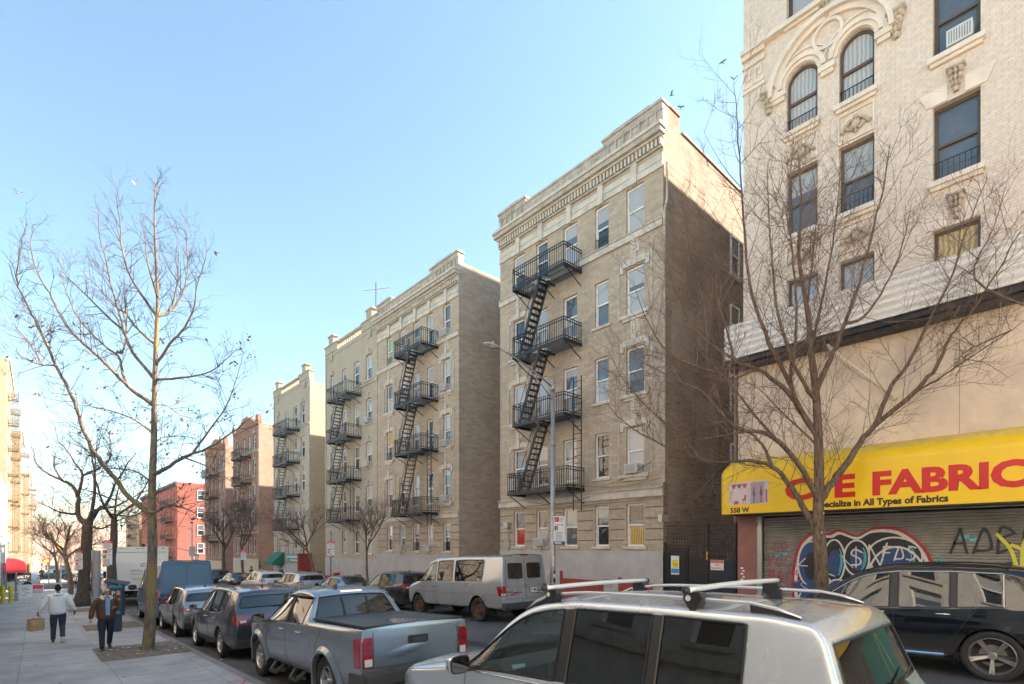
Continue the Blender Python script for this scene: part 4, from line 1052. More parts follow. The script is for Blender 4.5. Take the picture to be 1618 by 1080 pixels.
# coral corner house
def simple_block(name, label, x0, x1, y0, y1, z0, z1, m_front, m_side, ncols, nfl, win_h=1.6, esc=None, side_cols=(), frame=None, cat='building', facing='r', crown=True, win_w=.9, floor0=3.0, roofm=None, group=None):
    P = Pr(x0) if facing == 'r' else Pl(x1)
    bld = empty(name, ((x0 if facing == 'r' else x1), y0, z0), label=label, cat=cat, group=group)
    step = (z1 - floor0 - z0 - .6) / nfl
    cols = [(y0 + (y1 - y0) * (i + .5) / ncols - win_w / 2, y0 + (y1 - y0) * (i + .5) / ncols + win_w / 2) for i in range(ncols)]
    fl = [(z0 + floor0 + step * i + .4, z0 + floor0 + step * i + .4 + win_h) for i in range(nfl)]
    b = MB(); wall_holes(b, P, y0, y1, z0 - .5, z1, [(a, c, d, e) for a, c in cols for d, e in fl]); b.build('front_wall', m_front, bld)
    body(bld, x0, x1, y0, y1, z0 - .5, z1, m_side, M_roof, front='x0' if facing == 'r' else 'x1')
    if crown:
        t = MB(); pbox(t, P, y0 - .05, y1 + .05, z1 - .25, z1 + .12, 0, .35); u = y0
        while u < y1: pbox(t, P, u, u + .18, z1 - .6, z1 - .252, 0, .22); u += .7
        pbox(t, P, y0, y1, z0 + floor0 - .1, z0 + floor0 + .15, 0, .12)
        t.build('cornice', roofm or M_trimd, bld)
    for a, c in cols:
        for d, e in fl: window(bld, P, a, c, d, e, pick(rs), 'dark', frame=frame, sill=M_trimd)
    for (sx, sz0, sz1) in side_cols: window(bld, Ps(y0), sx, sx + 1.0, sz0, sz1, 'grey', 'dark', frame=frame or M_frame_w, sill=M_trimd, depth=.02)
    if esc: escape(bld, P, esc[0], esc[1], [fl[i][0] - .35 for i in reversed(range(nfl))], bars=.2)
    return bld
simple_block('coral_corner_house', 'coral painted brick corner house with a dark cornice and four flank windows', 17, 36, 99.5, 138, g(17, 99.5), 12.8, M_coral, M_coral, 12, 4, esc=(103, 108),
    side_cols=[(19.8, 1.2, 2.9), (19.8, 4.2, 5.9), (19.8, 7.1, 8.8), (19.8, 10.0, 11.7)], roofm=plain('dark_slate_cornice', (.1, .11, .12), .6), frame=M_frame_w)
simple_block('rust_flats', 'pale brick flats with fire escapes beyond the coral corner house', 17, 30, 142, 165, g(17, 142), 9.5, M_tan, M_tanside, 8, 4, esc=(146, 152))
# ================================================================ THE LIMESTONE HOUSE AND ITS SHOP
M_lime = brick('cream_brick', (.76, .64, .52), (.71, .59, .475), (.6, .5, .4), bw=.22, rh=.075, ms=.006, stain=.14, stain_col=(.42, .33, .24))
M_limestone = plain('cream_limestone', (.76, .65, .53), .8, var=.12, vscale=2, bump=.25, bscale=25, world=True)
M_carve = plain('carved_limestone', (.52, .43, .32), .85, var=.3, vscale=6, bump=.6, world=True)
M_panel = plain('stained_stucco_panel', (.7, .575, .44), .55, var=.22, vscale=.8, bump=.15, world=True)
M_corr = plain('white_corrugated_metal', (.84, .81, .77), .45, metal=.05, var=.1, vscale=3, world=True)
M_black = plain('black_metal_and_shade', (.02, .02, .022), .5)
LY0, LY1, LZ = -9.0, 7.64, 20.9
P = Pr(XF)
lime = empty('cream_corner_house', (XF, LY1, g(XF, LY1) + .1), label='tall cream brick house with carved arched windows above the yellow shop awning', cat='building')
colsL = [(5.46, 6.32), (4.05, 4.905), (1.866, 2.78), (-.9, 0.0), (-3.3, -2.4), (-6, -5.1)]
rowsL = [(8.6, 10.55), (11.85, 13.8), (14.98, 16.87), (18.35, 20.3)]
holes = []
for ci, (a, c) in enumerate(colsL):
    for ri, (d, e) in enumerate(rowsL):
        if ci >= 2: d2, e2 = [(8.6, 10.5), (11.7, 13.65), (14.85, 16.8), (18.35, 20.3)][ri]
        else: d2, e2 = d, e
        holes.append((a, c, d2, e2, ci, ri))
b = MB(); wall_holes(b, P, LY0, LY1, 8.0, LZ, holes, depth=.3)
# spandrels that turn the two square openings into arches
for (a, c, d, e, ci, ri) in holes:
    if ri == 2 and ci < 2:
        r = (c - a) / 2; um = (a + c) / 2; n = 10
        for sg in (-1, 1):
            arc = [(um + sg * r * math.cos(math.pi / 2 * k / n), e - r + r * math.sin(math.pi / 2 * k / n)) for k in range(n + 1)]
            for k in range(n):
                p0, p1 = arc[k], arc[k + 1]
                b.face([P(um + sg * r, e, .002), P(p0[0], p0[1], .002), P(p1[0], p1[1], .002)])
                b.face([P(p0[0], p0[1], .002), P(p1[0], p1[1], .002), P(p1[0], p1[1], -.26), P(p0[0], p0[1], -.26)])
b.build('front_wall', M_lime, lime)
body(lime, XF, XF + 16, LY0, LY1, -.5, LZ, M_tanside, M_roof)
# pilaster of plain masonry at the corner, courses, greek key band
t = MB()
pbox(t, P, 6.95, LY1 + .02, 18.05, 18.2, 0, .12); pbox(t, P, 3.3, 7.66, 18.2, 18.34, 0, .2)
pbox(t, P, 6.95, LY1 + .02, 17.0, 17.12, 0, .06); pbox(t, P, 6.95, LY1 + .02, 17.8, 17.92, 0, .06)
pbox(t, P, LY0, 3.3, 18.2, 18.3, 0, .05)
u = 6.98
while u < 7.6:                                     # greek key
    s_ = .11
    for (a0, b0, a1, b1) in ((0, 0, 5, 1), (4, 1, 5, 5), (1, 4, 4, 5), (1, 2, 2, 4), (2, 2, 3, 3)):
        pbox(t, P, u + a0 * s_ * .55, u + a1 * s_ * .55, 17.17 + b0 * s_, 17.17 + b1 * s_, 0, .04)
    u += s_ * 3.3
def arc_band(b, P, uc, vc, r0, r1, w0, w1, a0=0, a1=math.pi, n=32, m=0):
    for k in range(n):
        t0 = a0 + (a1 - a0) * k / n; t1 = a0 + (a1 - a0) * (k + 1) / n
        q = [(uc + r * math.cos(t_), vc + r * math.sin(t_)) for t_ in (t0, t1) for r in (r0, r1)]
        v = [P(x, y, w_) for w_ in (w0, w1) for x, y in q]
        b.add(v, [(4, 5, 7, 6), (0, 1, 5, 4), (2, 6, 7, 3), (0, 4, 6, 2), (1, 3, 7, 5)], m)
UC = 5.18
arc_band(t, P, UC, 16.3, 1.5, 1.62, 0, .22); arc_band(t, P, UC, 16.3, 1.621, 1.74, 0, .12); arc_band(t, P, UC, 16.3, 1.35, 1.499, 0, .1)
for um, r_ in ((5.89, .43), (4.478, .43)):
    arc_band(t, P, um, 16.44, r_ + .02, r_ + .12, 0, .06); arc_band(t, P, um, 16.44, r_ + .121, r_ + .24, 0, .12)
    arc_band(t, P, um, 16.44, r_ + .38, r_ + .43, 0, .05, 0, math.pi, 24)
arc_band(t, P, UC, 17.25, .33, .41, 0, .09, 0, 2 * math.pi, 28)
for (u0_, u1_) in ((6.3, 6.75), (4.98, 5.4), (3.62, 4.02)): pbox(t, P, u0_, u1_, 16.2, 16.36, 0, .14); pbox(t, P, u0_ + .05, u1_ - .05, 16.08, 16.2, 0, .09)
for (a, c, d, e, ci, ri) in holes:
    if ci > 2: continue
    pbox(t, P, a - .1, c + .1, d - .13, d - .003, -.2, .16); pbox(t, P, a - .05, c + .05, d - .22, d - .13, 0, .09)
    if ci == 2:
        um = (a + c) / 2
        v0 = e
        poly = [(a - .12, v0 + .02), (um - .17, v0 + .02), (um - .17, v0 + .42), (a - .3, v0 + .42)]
        for sg in (1, -1):
            pl = [(um + sg * (x - um), y) for x, y in poly]
            v = [P(x, y, w_) for w_ in (0, .035) for x, y in pl]; t.add(v, [(4, 5, 6, 7), (0, 1, 5, 4), (1, 2, 6, 5), (2, 3, 7, 6), (3, 0, 4, 7)])
    elif ri in (1, 2):
        um = (a + c) / 2; z = d - .72
        for (x0_, x1_, y0_, y1_) in ((-.44, .44, .36, .4), (-.44, .44, -.4, -.36), (-.44, -.4, -.36, .36), (.4, .44, -.36, .36)): pbox(t, P, um + x0_, um + x1_, z + y0_, z + y1_, 0, .05)
t.build('stone_dressing', M_limestone, lime, smooth=False)
# carvings: brackets, masks, swags
def carving(b, P, u, v, w_, h, seed, kind='bracket'):
    rn = random.Random(seed)
    def bl(du, dv, ru, rv, rw, wc=.05):
        c = P(u + du, v + dv, wc); b.blob(c, rw, ru, rv, seed=rn.random(), rough=.12)
    if kind == 'bracket':
        pbox(b, P, u - w_ * .55, u + w_ * .55, v + h * .42, v + h * .5, 0, .2)
        for k in range(4):
            f = 1 - k * .2; 
            for sg in (-1, 1): bl(sg * w_ * .3 * f, h * (.32 - k * .22), w_ * .19 * f, h * .13, .09 * f + .03, .08 * f)
            bl(0, h * (.3 - k * .22), w_ * .14, h * .12, .14 * f, .08)
    else:
        bl(0, 0, w_ * .15, h * .3, .07); bl(0, -h * .4, w_ * .05, h * .14, .04); bl(0, h * .36, w_ * .09, h * .12, .06)
        for sg in (-1, 1):
            for k in range(6):
                a = k * .55; bl(sg * w_ * (.16 + .055 * k), h * (.22 * math.cos(a) + .03), w_ * .065, h * .11, .06)
            for k in range(4): bl(sg * w_ * (.12 + .05 * k), -h * (.3 - .05 * k), w_ * .05, h * .08, .05)
for i, (u, v, w_, h, kd) in enumerate([(6.83, 16.25, .4, .7, 'bracket'), (3.55, 16.3, .4, .75, 'bracket'), (UC, 18.15, .5, 1.0, 'bracket'), (2.32, 14.05, .34, .62, 'bracket'), (2.32, 17.2, .34, .6, 'bracket'), (2.32, 10.9, .34, .62, 'bracket'),
                                   (5.89, 14.26, .75, .5, 'swag'), (4.48, 14.26, .75, .5, 'swag'), (5.89, 11.13, .75, .5, 'swag'), (4.48, 11.13, .75, .5, 'swag')]):
    b = MB(); carving(b, P, u, v, w_, h, i, kd); b.build('carved_bracket' if kd == 'bracket' else 'carved_swag', M_carve, lime, smooth=True)
for (a, c, d, e, ci, ri) in holes:
    up, lo = {(0, 0): ('blind', 'dark'), (1, 0): ('blind', 'grey'), (0, 1): ('blind', 'grey'), (1, 1): ('blind', 'grey'), (0, 2): ('curtain', 'curtain'), (1, 2): ('curtain', 'curtain'), (2, 1): ('grey', 'grey'), (2, 0): ('warm', 'warm'), (2, 2): ('grey', 'grey')}.get((ci, ri), ('grey', 'blind'))
    if ri == 2 and ci < 2:
        r = (c - a) / 2; um = (a + c) / 2; n = 12; fw = .07
        b = MB(); w0, w1 = -.2, -.12
        pbox(b, P, a, a + fw, d, e - r, w0, w1); pbox(b, P, c - fw, c, d, e - r, w0, w1); pbox(b, P, a + fw, c - fw, d, d + fw, w0, w1); pbox(b, P, a + fw, c - fw, d + .88, d + .96, w0, w1 + .02)
        arc_band(b, P, um, e - r, r - fw, r, w0, w1, n=16)
        nb = 8
        for i in range(nb + 1): uu = a + .05 + (c - a - .1) * i / nb; pbox(b, P, uu - .007, uu + .007, d + .05, d + .42, -.08, -.066, 1)
        pbox(b, P, a, c, d + .42, d + .44, -.085, -.06, 1)
        wo = b.build('window', [M_frame_b, M_iron], lime)
        pl = [(a + fw, d + fw), (c - fw, d + fw)] + [(um + (r - fw) * math.cos(math.pi * k / n), e - r + (r - fw) * math.sin(math.pi * k / n)) for k in range(n + 1)]
        b = MB(); b.face([P(x, y, -.17) for x, y in pl]); b.build('pane', M_pane['curtain'], wo)
    else:
        window(lime, P, a, c, d, e, up, lo, frame=M_frame_b, depth=.28, fw=.075, bars=(ci == 2 and ri == 1) or ci == 1 and ri == 1, ac=False)
# white window-unit of the upper right window
b = MB(); pbox(b, P, 2.0, 2.5, 14.93, 15.33, -.2, .12, 0)
for k in range(9): pbox(b, P, 2.04 + k * .05, 2.055 + k * .05, 14.98, 15.28, .121, .127, 1)
b.build('air_conditioner', [M_ac, M_acg], lime)
# corrugated apron, black strip painted for the shade under it, stucco panel
b = MB(); n = 60; z0, z1 = 8.25, 9.32; pr = []
for k in range(n + 1):
    t_ = k / n; pr.append((z0 + (z1 - z0) * t_, .98 + .045 * math.cos(t_ * math.pi * 2 * 5.5)))
for k in range(n):
    (a, wa), (c, wc) = pr[k], pr[k + 1]
    b.face([P(LY0, a, wa), P(LY1 + .15, a, wa), P(LY1 + .15, c, wc), P(LY0, c, wc)])
b.face([P(LY1 + .15, z0, 0), P(LY1 + .15, z0, .98), P(LY1 + .15, z1, .98), P(LY1 + .15, z1, 0)]); b.face([P(LY0, z1, 0), P(LY0, z1, .98), P(LY1 + .15, z1, .98), P(LY1 + .15, z1, 0)])
b.build('corrugated_apron', M_corr, lime, smooth=True)
b = MB(); pbox(b, P, LY0, LY1 + .1, 8.0, 8.24, .1, .8); pbox(b, P, LY0, LY1 + .1, 8.1, 8.24, .801, .93); b.build('apron_shade', M_black, lime)
b = MB(); pbox(b, P, LY0, LY1 - .02, 3.4, 8.1, .02, .4)
b.build('stucco_panel', M_panel, lime)
b = MB()
for u in (5.1, 2.2, -.7, -3.6): pbox(b, P, u, u + .012, 5.2, 8.0, .4, .403)
for (u, v) in ((2.25, 6.9), (2.25, 7.0), (2.25, 6.6), (4.0, 7.5), (6.6, 7.4)): pbox(b, P, u, u + .04, v, v + .04, .4, .41)
b.build('panel_joint', plain('panel_joint_grey', (.3, .26, .21), .9), lime)
b = MB(); b.tube([P(4.9, 7.95, .98), P(4.55, 7.5, 1.0), P(3.5, 6.35, .45)], .045, 7); b.blob(P(3.5, 6.33, .44), .07, .09, .07); b.build('steel_strut', M_panel, lime)
b = MB(); b.tube([P(LY1 + .32, 8.0, -.15), P(LY1 + .32, .6, -.15)], .06, 8); b.build('downpipe', plain('brown_pipe', (.3, .19, .12), .5), lime)
b = MB(); P2 = Ps(10.58)
# pilaster beside the shutter
M_shut = plain('shutter_steel', (.36, .35, .32), .5, metal=.3, var=.2, vscale=1.5, world=True)
b = MB(); pbox(b, P, 7.05, LY1 - .02, -.4, 3.4, .0, .45, 0); pbox(b, P, 6.9, 7.049, -.4, 3.38, .3, .4, 1)
for k in range(6): pbox(b, P, 7.4 + .04 * (k % 2), 7.47 + .06 * (k % 2), 1.3 + k * .09, 1.35 + k * .09, .451, .455, 2)
b.build('door_post', [plain('maroon_post', (.27, .12, .1), .35, var=.2), plain('aluminium', (.6, .58, .55), .35, metal=.8), M_frame_w], lime)
# roll down shutter
b = MB(); zlo, zhi = -.4, 3.39; n = int((zhi - zlo) / .075)
for k in range(n):
    z = zlo + k * .075
    pts = [(z, .2), (z + .012, .225), (z + .04, .245), (z + .066, .225), (z + .075, .2)]
    for (a, wa), (c, wc) in zip(pts, pts[1:]): b.face([P(LY0, a, wa), P(6.9, a, wa), P(6.9, c, wc), P(LY0, c, wc)])
b.build('roller_shutter', M_shut, lime, smooth=True)

# --- graffiti, sprayed on the shutter: flat shapes standing on the slats
def shp(col, rough=.5):
    return plain('spray_%02d%02d%02d' % tuple(int(c * 99) for c in col), col, rough, var=.12, vscale=7, world=True)
S_W, S_K, S_R, S_B, S_T, S_C, S_Y, S_N = shp((.62, .64, .64)), shp((.02, .022, .03)), shp((.36, .03, .04)), shp((.03, .07, .2)), shp((.06, .28, .26)), shp((.1, .5, .55)), shp((.62, .6, .08)), shp((.45, .07, .11))
WG = .248
def gpoly(b, pts, lay, m=0): 
    cu = sum(p[0] for p in pts) / len(pts); cv = sum(p[1] for p in pts) / len(pts); n = len(pts)
    w_ = WG + lay * .0022
    for i in range(n): b.face([P(cu, cv, w_), P(*pts[i], w_), P(*pts[(i + 1) % n], w_)], m)
def gline(b, pts, wd, lay, m=0):
    w0_ = WG + lay * .0022
    for i in range(len(pts) - 1):
        w_ = w0_ + (i % 60) * .00003
        (a, c), (e, f) = pts[i], pts[i + 1]; l = math.hypot(e - a, f - c) or 1; nx, ny = -(f - c) / l * wd / 2, (e - a) / l * wd / 2; ex, ey = (e - a) / l * wd * .3, (f - c) / l * wd * .3
        b.face([P(a + nx - ex, c + ny - ey, w_), P(a - nx - ex, c - ny - ey, w_), P(e - nx + ex, f - ny + ey, w_), P(e + nx + ex, f + ny + ey, w_)], m)
def ell(u, v, ru, rv, n=28, a0=0, a1=2 * math.pi): return [(u + ru * math.cos(a0 + (a1 - a0) * k / n), v + rv * math.sin(a0 + (a1 - a0) * k / n)) for k in range(n + (0 if a1 - a0 > 6.2 else 1))]
def smooth_line(pts, n=6):
    out = []
    for i in range(len(pts) - 1):
        p0 = pts[max(i - 1, 0)]; p1 = pts[i]; p2 = pts[i + 1]; p3 = pts[min(i + 2, len(pts) - 1)]
        for k in range(n):
            t_ = k / n
            out.append(tuple(.5 * ((2 * p1[j]) + (-p0[j] + p2[j]) * t_ + (2 * p0[j] - 5 * p1[j] + 4 * p2[j] - p3[j]) * t_ ** 2 + (-p0[j] + 3 * p1[j] - 3 * p2[j] + p3[j]) * t_ ** 3) for j in range(2)))
    out.append(tuple(pts[-1])); return out
# coordinates: image of the wall in metres (q, z): q runs left to right as seen from the street
def Q(q, z): return (6.9 - q, z)
def QL(pts): return [Q(*p) for p in pts]
GM = [S_W, S_K, S_R, S_B, S_T, S_C, S_Y, S_N]
gb = MB()
outer = QL(smooth_line([(1.0, .2), (.82, 1.0), (.84, 1.8), (1.0, 2.5), (1.35, 2.86), (1.8, 2.84), (2.05, 2.94), (2.5, 2.78), (2.9, 2.98), (3.5, 2.92), (4.0, 2.45), (4.3, 1.75), (4.75, 1.35), (4.8, .9), (4.6, .2)]))
gpoly(gb, outer, 0, 2)
def shrink(pts, k, cq=2.6, cz=1.4): return [(Q(cq, 0)[0] + (u - Q(cq, 0)[0]) * k, cz + (z - cz) * k) for u, z in pts]
gpoly(gb, shrink(outer, .955), 1, 0); gpoly(gb, shrink(outer, .905), 2, 1)
rg = random.Random(12)
# swollen letters: dark blue and black fills with white rims, pale sheen on their lower sides
blobs = [(1.36, 1.95, .36, .66, 3), (1.95, 2.05, .27, .6, 1), (2.5, 2.15, .3, .48, 1), (3.35, 2.2, .6, .5, 1), (1.35, .85, .34, .42, 3), (2.05, 1.2, .3, .33, 3), (2.65, 1.2, .3, .33, 3), (3.35, 1.35, .46, .36, 3), (4.1, 1.6, .3, .42, 1), (4.3, 1.05, .32, .3, 3), (2.2, .55, .42, .3, 1), (3.2, .6, .5, .32, 3)]
for n_, (q, z, ru, rv, m_) in enumerate(blobs):
    l_ = 3 + (n_ % 3) * 3
    gpoly(gb, QL(ell(q, z, ru, rv)), l_, m_); gpoly(gb, QL(ell(q + .02, z - rv * .1, ru * .62, rv * .62)), l_ + 1, 1 if m_ == 3 else 3)
    gline(gb, QL(ell(q, z, ru, rv) + [(q + ru, z)]), .045, l_ + 2, 0)
    gline(gb, QL(ell(q, z, ru * .74, rv * .78, 10, -1.0, .8)), .028, l_ + 2, 5); gline(gb, QL(ell(q, z, ru * .62, rv * .66, 8, -.8, .5)), .02, l_ + 2, 5)
gpoly(gb, QL([(.86, 1.42), (1.3, 1.34), (1.75, 1.5), (1.8, 1.22), (1.3, 1.08), (.9, 1.12)]), 12, 3)
for _ in range(26):       # loose white strokes and drips
    q, z = rg.uniform(1.0, 4.5), rg.uniform(.35, 2.5); gline(gb, QL(smooth_line([(q, z), (q + rg.uniform(-.2, .25), z - rg.uniform(.05, .25)), (q + rg.uniform(-.1, .35), z - rg.uniform(.1, .4))], 4)), rg.uniform(.015, .035), 12, rg.choice([0, 0, 0, 5]))
gline(gb, QL(ell(3.4, 1.6, .62, .85, 20, .1, 2.9)), .05, 12, 0); gline(gb, QL([(2.78, 1.75), (2.8, 2.5), (3.05, 1.95), (3.2, 2.55)]), .04, 12, 0)
gline(gb, QL(smooth_line([(2.63, 2.3), (2.46, 2.38), (2.38, 2.25), (2.58, 2.12), (2.58, 1.98), (2.38, 1.95)])), .04, 13, 0); gline(gb, QL([(2.49, 2.45), (2.49, 1.88)]), .03, 13, 0)
def word(b, txt, q, z, s, m, wd=.035, lay=7):
    G = {'F': [[(0, 0), (0, 1)], [(0, 1), (.6, 1)], [(0, .55), (.5, .55)]], 'D': [[(0, 0), (.3, 1), (.65, .2), (0, .1)]], 'S': [[(.6, .9), (.2, 1), (.1, .7), (.55, .4), (.4, .05), (0, .1)]], 'A': [[(0, 0), (.3, 1), (.65, 0)], [(.1, .4), (.55, .4)]],
         'B': [[(0, 0), (0, 1), (.5, .8), (0, .55), (.55, .3), (0, 0)]], 'R': [[(0, 0), (0, 1), (.5, .8), (.05, .5), (.6, 0)]], 'O': [[(.3, 0), (0, .4), (.3, .9), (.6, .4), (.3, 0)]], 'V': [[(0, 1), (.25, 0), (.6, 1)]], 'L': [[(0, 1), (0, 0), (.5, 0)]],
         'E': [[(.55, 1), (.1, .8), (.4, .5), (.05, .25), (.5, 0)]], 'M': [[(0, 0), (.15, 1), (.35, .3), (.55, 1), (.7, 0)]], 'C': [[(.55, .85), (.15, .9), (0, .4), (.3, 0), (.6, .2)]], 'I': [[(.2, 0), (.25, 1)]]}
    for ch in txt:
        for st in G.get(ch, []):
            pts = [(q + x * s * .8 + y * s * .08, z + y * s) for x, y in st]
            gline(b, QL(smooth_line(pts, 4) if len(pts) > 3 else pts), wd, lay, m)
        q += s * .72
word(gb, 'FDS', 3.1, 2.1, .36, 0, .035, 14)
word(gb, 'VOCE', .1, 1.85, .36, 7, .03, 2); word(gb, 'MADS', .12, 1.4, .36, 7, .03, 2); word(gb, 'CO', .3, 2.3, .3, 7, .03, 2); word(gb, 'VOC', .1, 1.0, .3, 7, .03, 2)
word(gb, 'ADBR', 4.5, 2.3, .6, 1, .055, 2)
for (q, z) in ((.6, 2.25), (.45, 2.2), (4.75, 2.7), (4.95, 2.65), (.95, .75), (1.05, .55)): gpoly(gb, QL([(q - .1, z), (q + .12, z + .06), (q + .1, z - .03), (q - .08, z - .08)]), 1, 5)
gpoly(gb, QL([(6.1, .3), (5.95, 1.0), (6.1, 1.8), (6.15, 2.6), (6.6, 2.85), (7.6, 2.8), (9.5, 2.85), (11, 2.7), (11, .3)]), 0, 4)
for pts in ([(5.35, 2.75), (5.6, 2.35), (5.75, 1.7), (5.8, 2.5), (6.0, 2.85), (6.15, 2.45), (5.85, 2.3)], [(6.15, 2.3), (6.3, 2.75), (6.45, 2.35), (6.6, 2.55)], [(6.75, 2.0), (6.8, 2.6), (7.2, 3.0), (7.3, 2.1), (7.0, 2.5), (6.8, 2.6)], [(7.6, 2.7), (7.6, 2.35), (7.8, 2.3), (7.8, 2.7)], [(6.0, 2.2), (6.5, 2.35), (7.2, 2.0)], [(5.6, 2.5), (6.2, 2.2), (6.9, 2.25)], [(8.6, 1.2), (8.9, 2.4), (9.3, 1.1)]):
    gline(gb, QL(smooth_line(pts)), .075, 3, 6)
gb.build('graffiti', GM, [o for o in lime.children if o.name.startswith('roller_shutter')][0])

# --- the yellow awning
M_yawn = plain('yellow_vinyl', (.9, .58, .008), .33, var=.06, vscale=1.2, bump=.12, bscale=2, world=True)
M_yfade = plain('faded_yellow_vinyl', (.8, .54, .08), .5, var=.2, vscale=3, world=True)
M_red = plain('red_lettering', (.62, .012, .012), .35)
M_ink = plain('black_lettering', (.02, .018, .015), .5)
awn = empty('yellow_shop_awning', (15.5, LY1, 3.43), label='long yellow shop awning with big red lettering over the roller shutter', cat='awning')
WA = 1.5; z0 = 3.43
prof = [(z0, WA)] + [(4.6 + .56 * math.sin(t_), .4 + (WA - .4) * math.cos(t_)) for t_ in [math.pi / 2 * k / 12 for k in range(13)]]
b = MB()
for k in range(len(prof) - 1):
    (a, wa), (c, wc) = prof[k], prof[k + 1]
    b.face([P(LY0, a, wa), P(LY1 - .25, a, wa), P(LY1 - .25, c, wc), P(LY0, c, wc)], 0 if k < 5 else 1)
# rounded end
m_ = 8
for k in range(len(prof) - 1):
    for j in range(m_):
        def E(pp, jj):
            zz, ww = pp; a_ = math.pi / 2 * jj / m_
            return P(LY1 - .25 + .4 * math.sin(a_) * (1 if zz < 4.7 else max(.2, 1 - (zz - 4.7) * 1.2)), zz, .0 + ww - .4 * (1 - math.cos(a_)) * (1 if ww > .5 else 0))
        b.face([E(prof[k], j), E(prof[k], j + 1), E(prof[k + 1], j + 1), E(prof[k + 1], j)], 0 if k < 5 else 1)
b.face([P(LY1 + .15, zz, ww) for zz, ww in [(z0, 0), (z0, WA - .4), (4.6, WA - .4), (4.95, .75), (5.12, .2), (5.12, 0)]], 0)
b.build('canopy', [M_yawn, M_yfade], awn, smooth=True)
b = MB(); pbox(b, P, LY0, LY1 + .1, z0 - .03, z0, WA - .03, WA - .005); pbox(b, P, LY0, LY1 - .05, 3.41, 3.42, .45, WA - .05)
for k in range(8): pbox(b, P, LY1 - .5 - k * 2, LY1 - .47 - k * 2, 3.44, 3.5, .4, WA - .06)
b.build('frame', M_black, awn)
def text(name, body_, size, P_, u, v, w_, mat, parent, off=0, sx=1, ext=.002, align='LEFT', facing='r', shear=0):
    """lettering standing on a wall that faces the street; u is where the reader sees the first letter"""
    c = bpy.data.curves.new(name, 'FONT'); c.body = body_; c.size = size; c.offset = off; c.extrude = ext; c.align_x = align; c.shear = shear; c.resolution_u = 3
    o = bpy.data.objects.new(name, c); COL.objects.link(o)
    dg = bpy.context.evaluated_depsgraph_get(); me = bpy.data.meshes.new_from_object(o.evaluated_get(dg)); bpy.data.objects.remove(o); bpy.data.curves.remove(c)
    off_ = Vector(parent['_org']) if parent is not None and '_org' in parent else Vector((0, 0, 0))
    for vv in me.vertices:
        x, y, z = vv.co; p = Vector(P_(u + (-x * sx if facing in 'r' else x * sx), v + y, w_ + z)); vv.co = p - off_
    me.materials.clear(); me.materials.append(mat); me.update()
    o = bpy.data.objects.new(name, me); COL.objects.link(o); o.parent = parent
    if parent is not None and '_org' in parent: o['_org'] = parent['_org']
    return o
text('big_lettering', 'C', .77, P, 5.80, 3.765, WA + .004, M_red, awn, off=.035, sx=1.3)
text('big_lettering', 'E', .77, P, 4.60, 3.765, WA + .004, M_red, awn, off=.035, sx=1.25)
text('big_lettering', 'FABRICS', .77, P, 3.76, 3.765, WA + .004, M_red, awn, off=.035, sx=1.13)
text('small_lettering', 'Specialize in All Types of Fabrics', .225, P, 5.0, 3.5, WA + .004, M_ink, awn, off=.009, sx=.93)
text('house_number', '558 W', .2, P, 7.36, 3.47, WA + .006, M_ink, awn, off=.006, sx=1.0)
# printed picture of curtains and a window seat
b = MB(); pu0, pu1, pz0, pz1 = 6.25, 7.4, 3.7, 4.36; PW, PI, PR, PM = (plain('print_pale', (.66, .56, .56), .5, var=.08), plain('print_lilac', (.42, .33, .38), .5), plain('print_rose', (.4, .1, .11), .5), plain('print_plum', (.2, .1, .13), .5))
def PQ(u, v, l=0): return P(pu1 - u * (pu1 - pu0), pz0 + v * (pz1 - pz0), WA + .004 + l * .0022)
def pf(pts, l, m): b.face([PQ(u, v, l) for u, v in pts], m)
pf([(0, 0), (1, 0), (1, 1), (0, 1)], 0, 0); pf([(.56, 0), (.9, .02), (.9, .95), (.56, .95)], 1, 1)
for u in (.13, .27, .41): pf([(u - .07, .92)] + [(u - .07 + .14 * k / 8, .92 - .2 * math.sin(math.pi * k / 8)) for k in range(9)] + [(u + .07, .92)], 1, 2 if u != .27 else 3)
for u in (.645, .82): pf([(u, .85), (u - .035, .45), (u - .01, .3), (u - .015, .06), (u + .02, .06), (u + .012, .3), (u + .04, .42)], 2, 3)
pf([(.14, .02), (.25, .02), (.25, .17), (.14, .17)], 1, 2); pf([(.36, .17), (.45, .17), (.45, .42), (.4, .42), (.4, .27), (.34, .25)], 1, 2); pf([(.38, .02), (.39, .02), (.39, .17), (.38, .17)], 1, 2); pf([(.43, .02), (.44, .02), (.44, .17), (.43, .17)], 1, 2); pf([(.93, .05), (.97, .05), (.97, .6), (.93, .6)], 1, 2)
for u, v in ((.05, .3), (.1, .5), (.5, .4), (.5, .1)): pf([(u, v), (u + .012, v), (u + .012, v + .3), (u, v + .3)], 1, 1)
b.build('printed_picture', [PW, PI, PR, PM], awn)
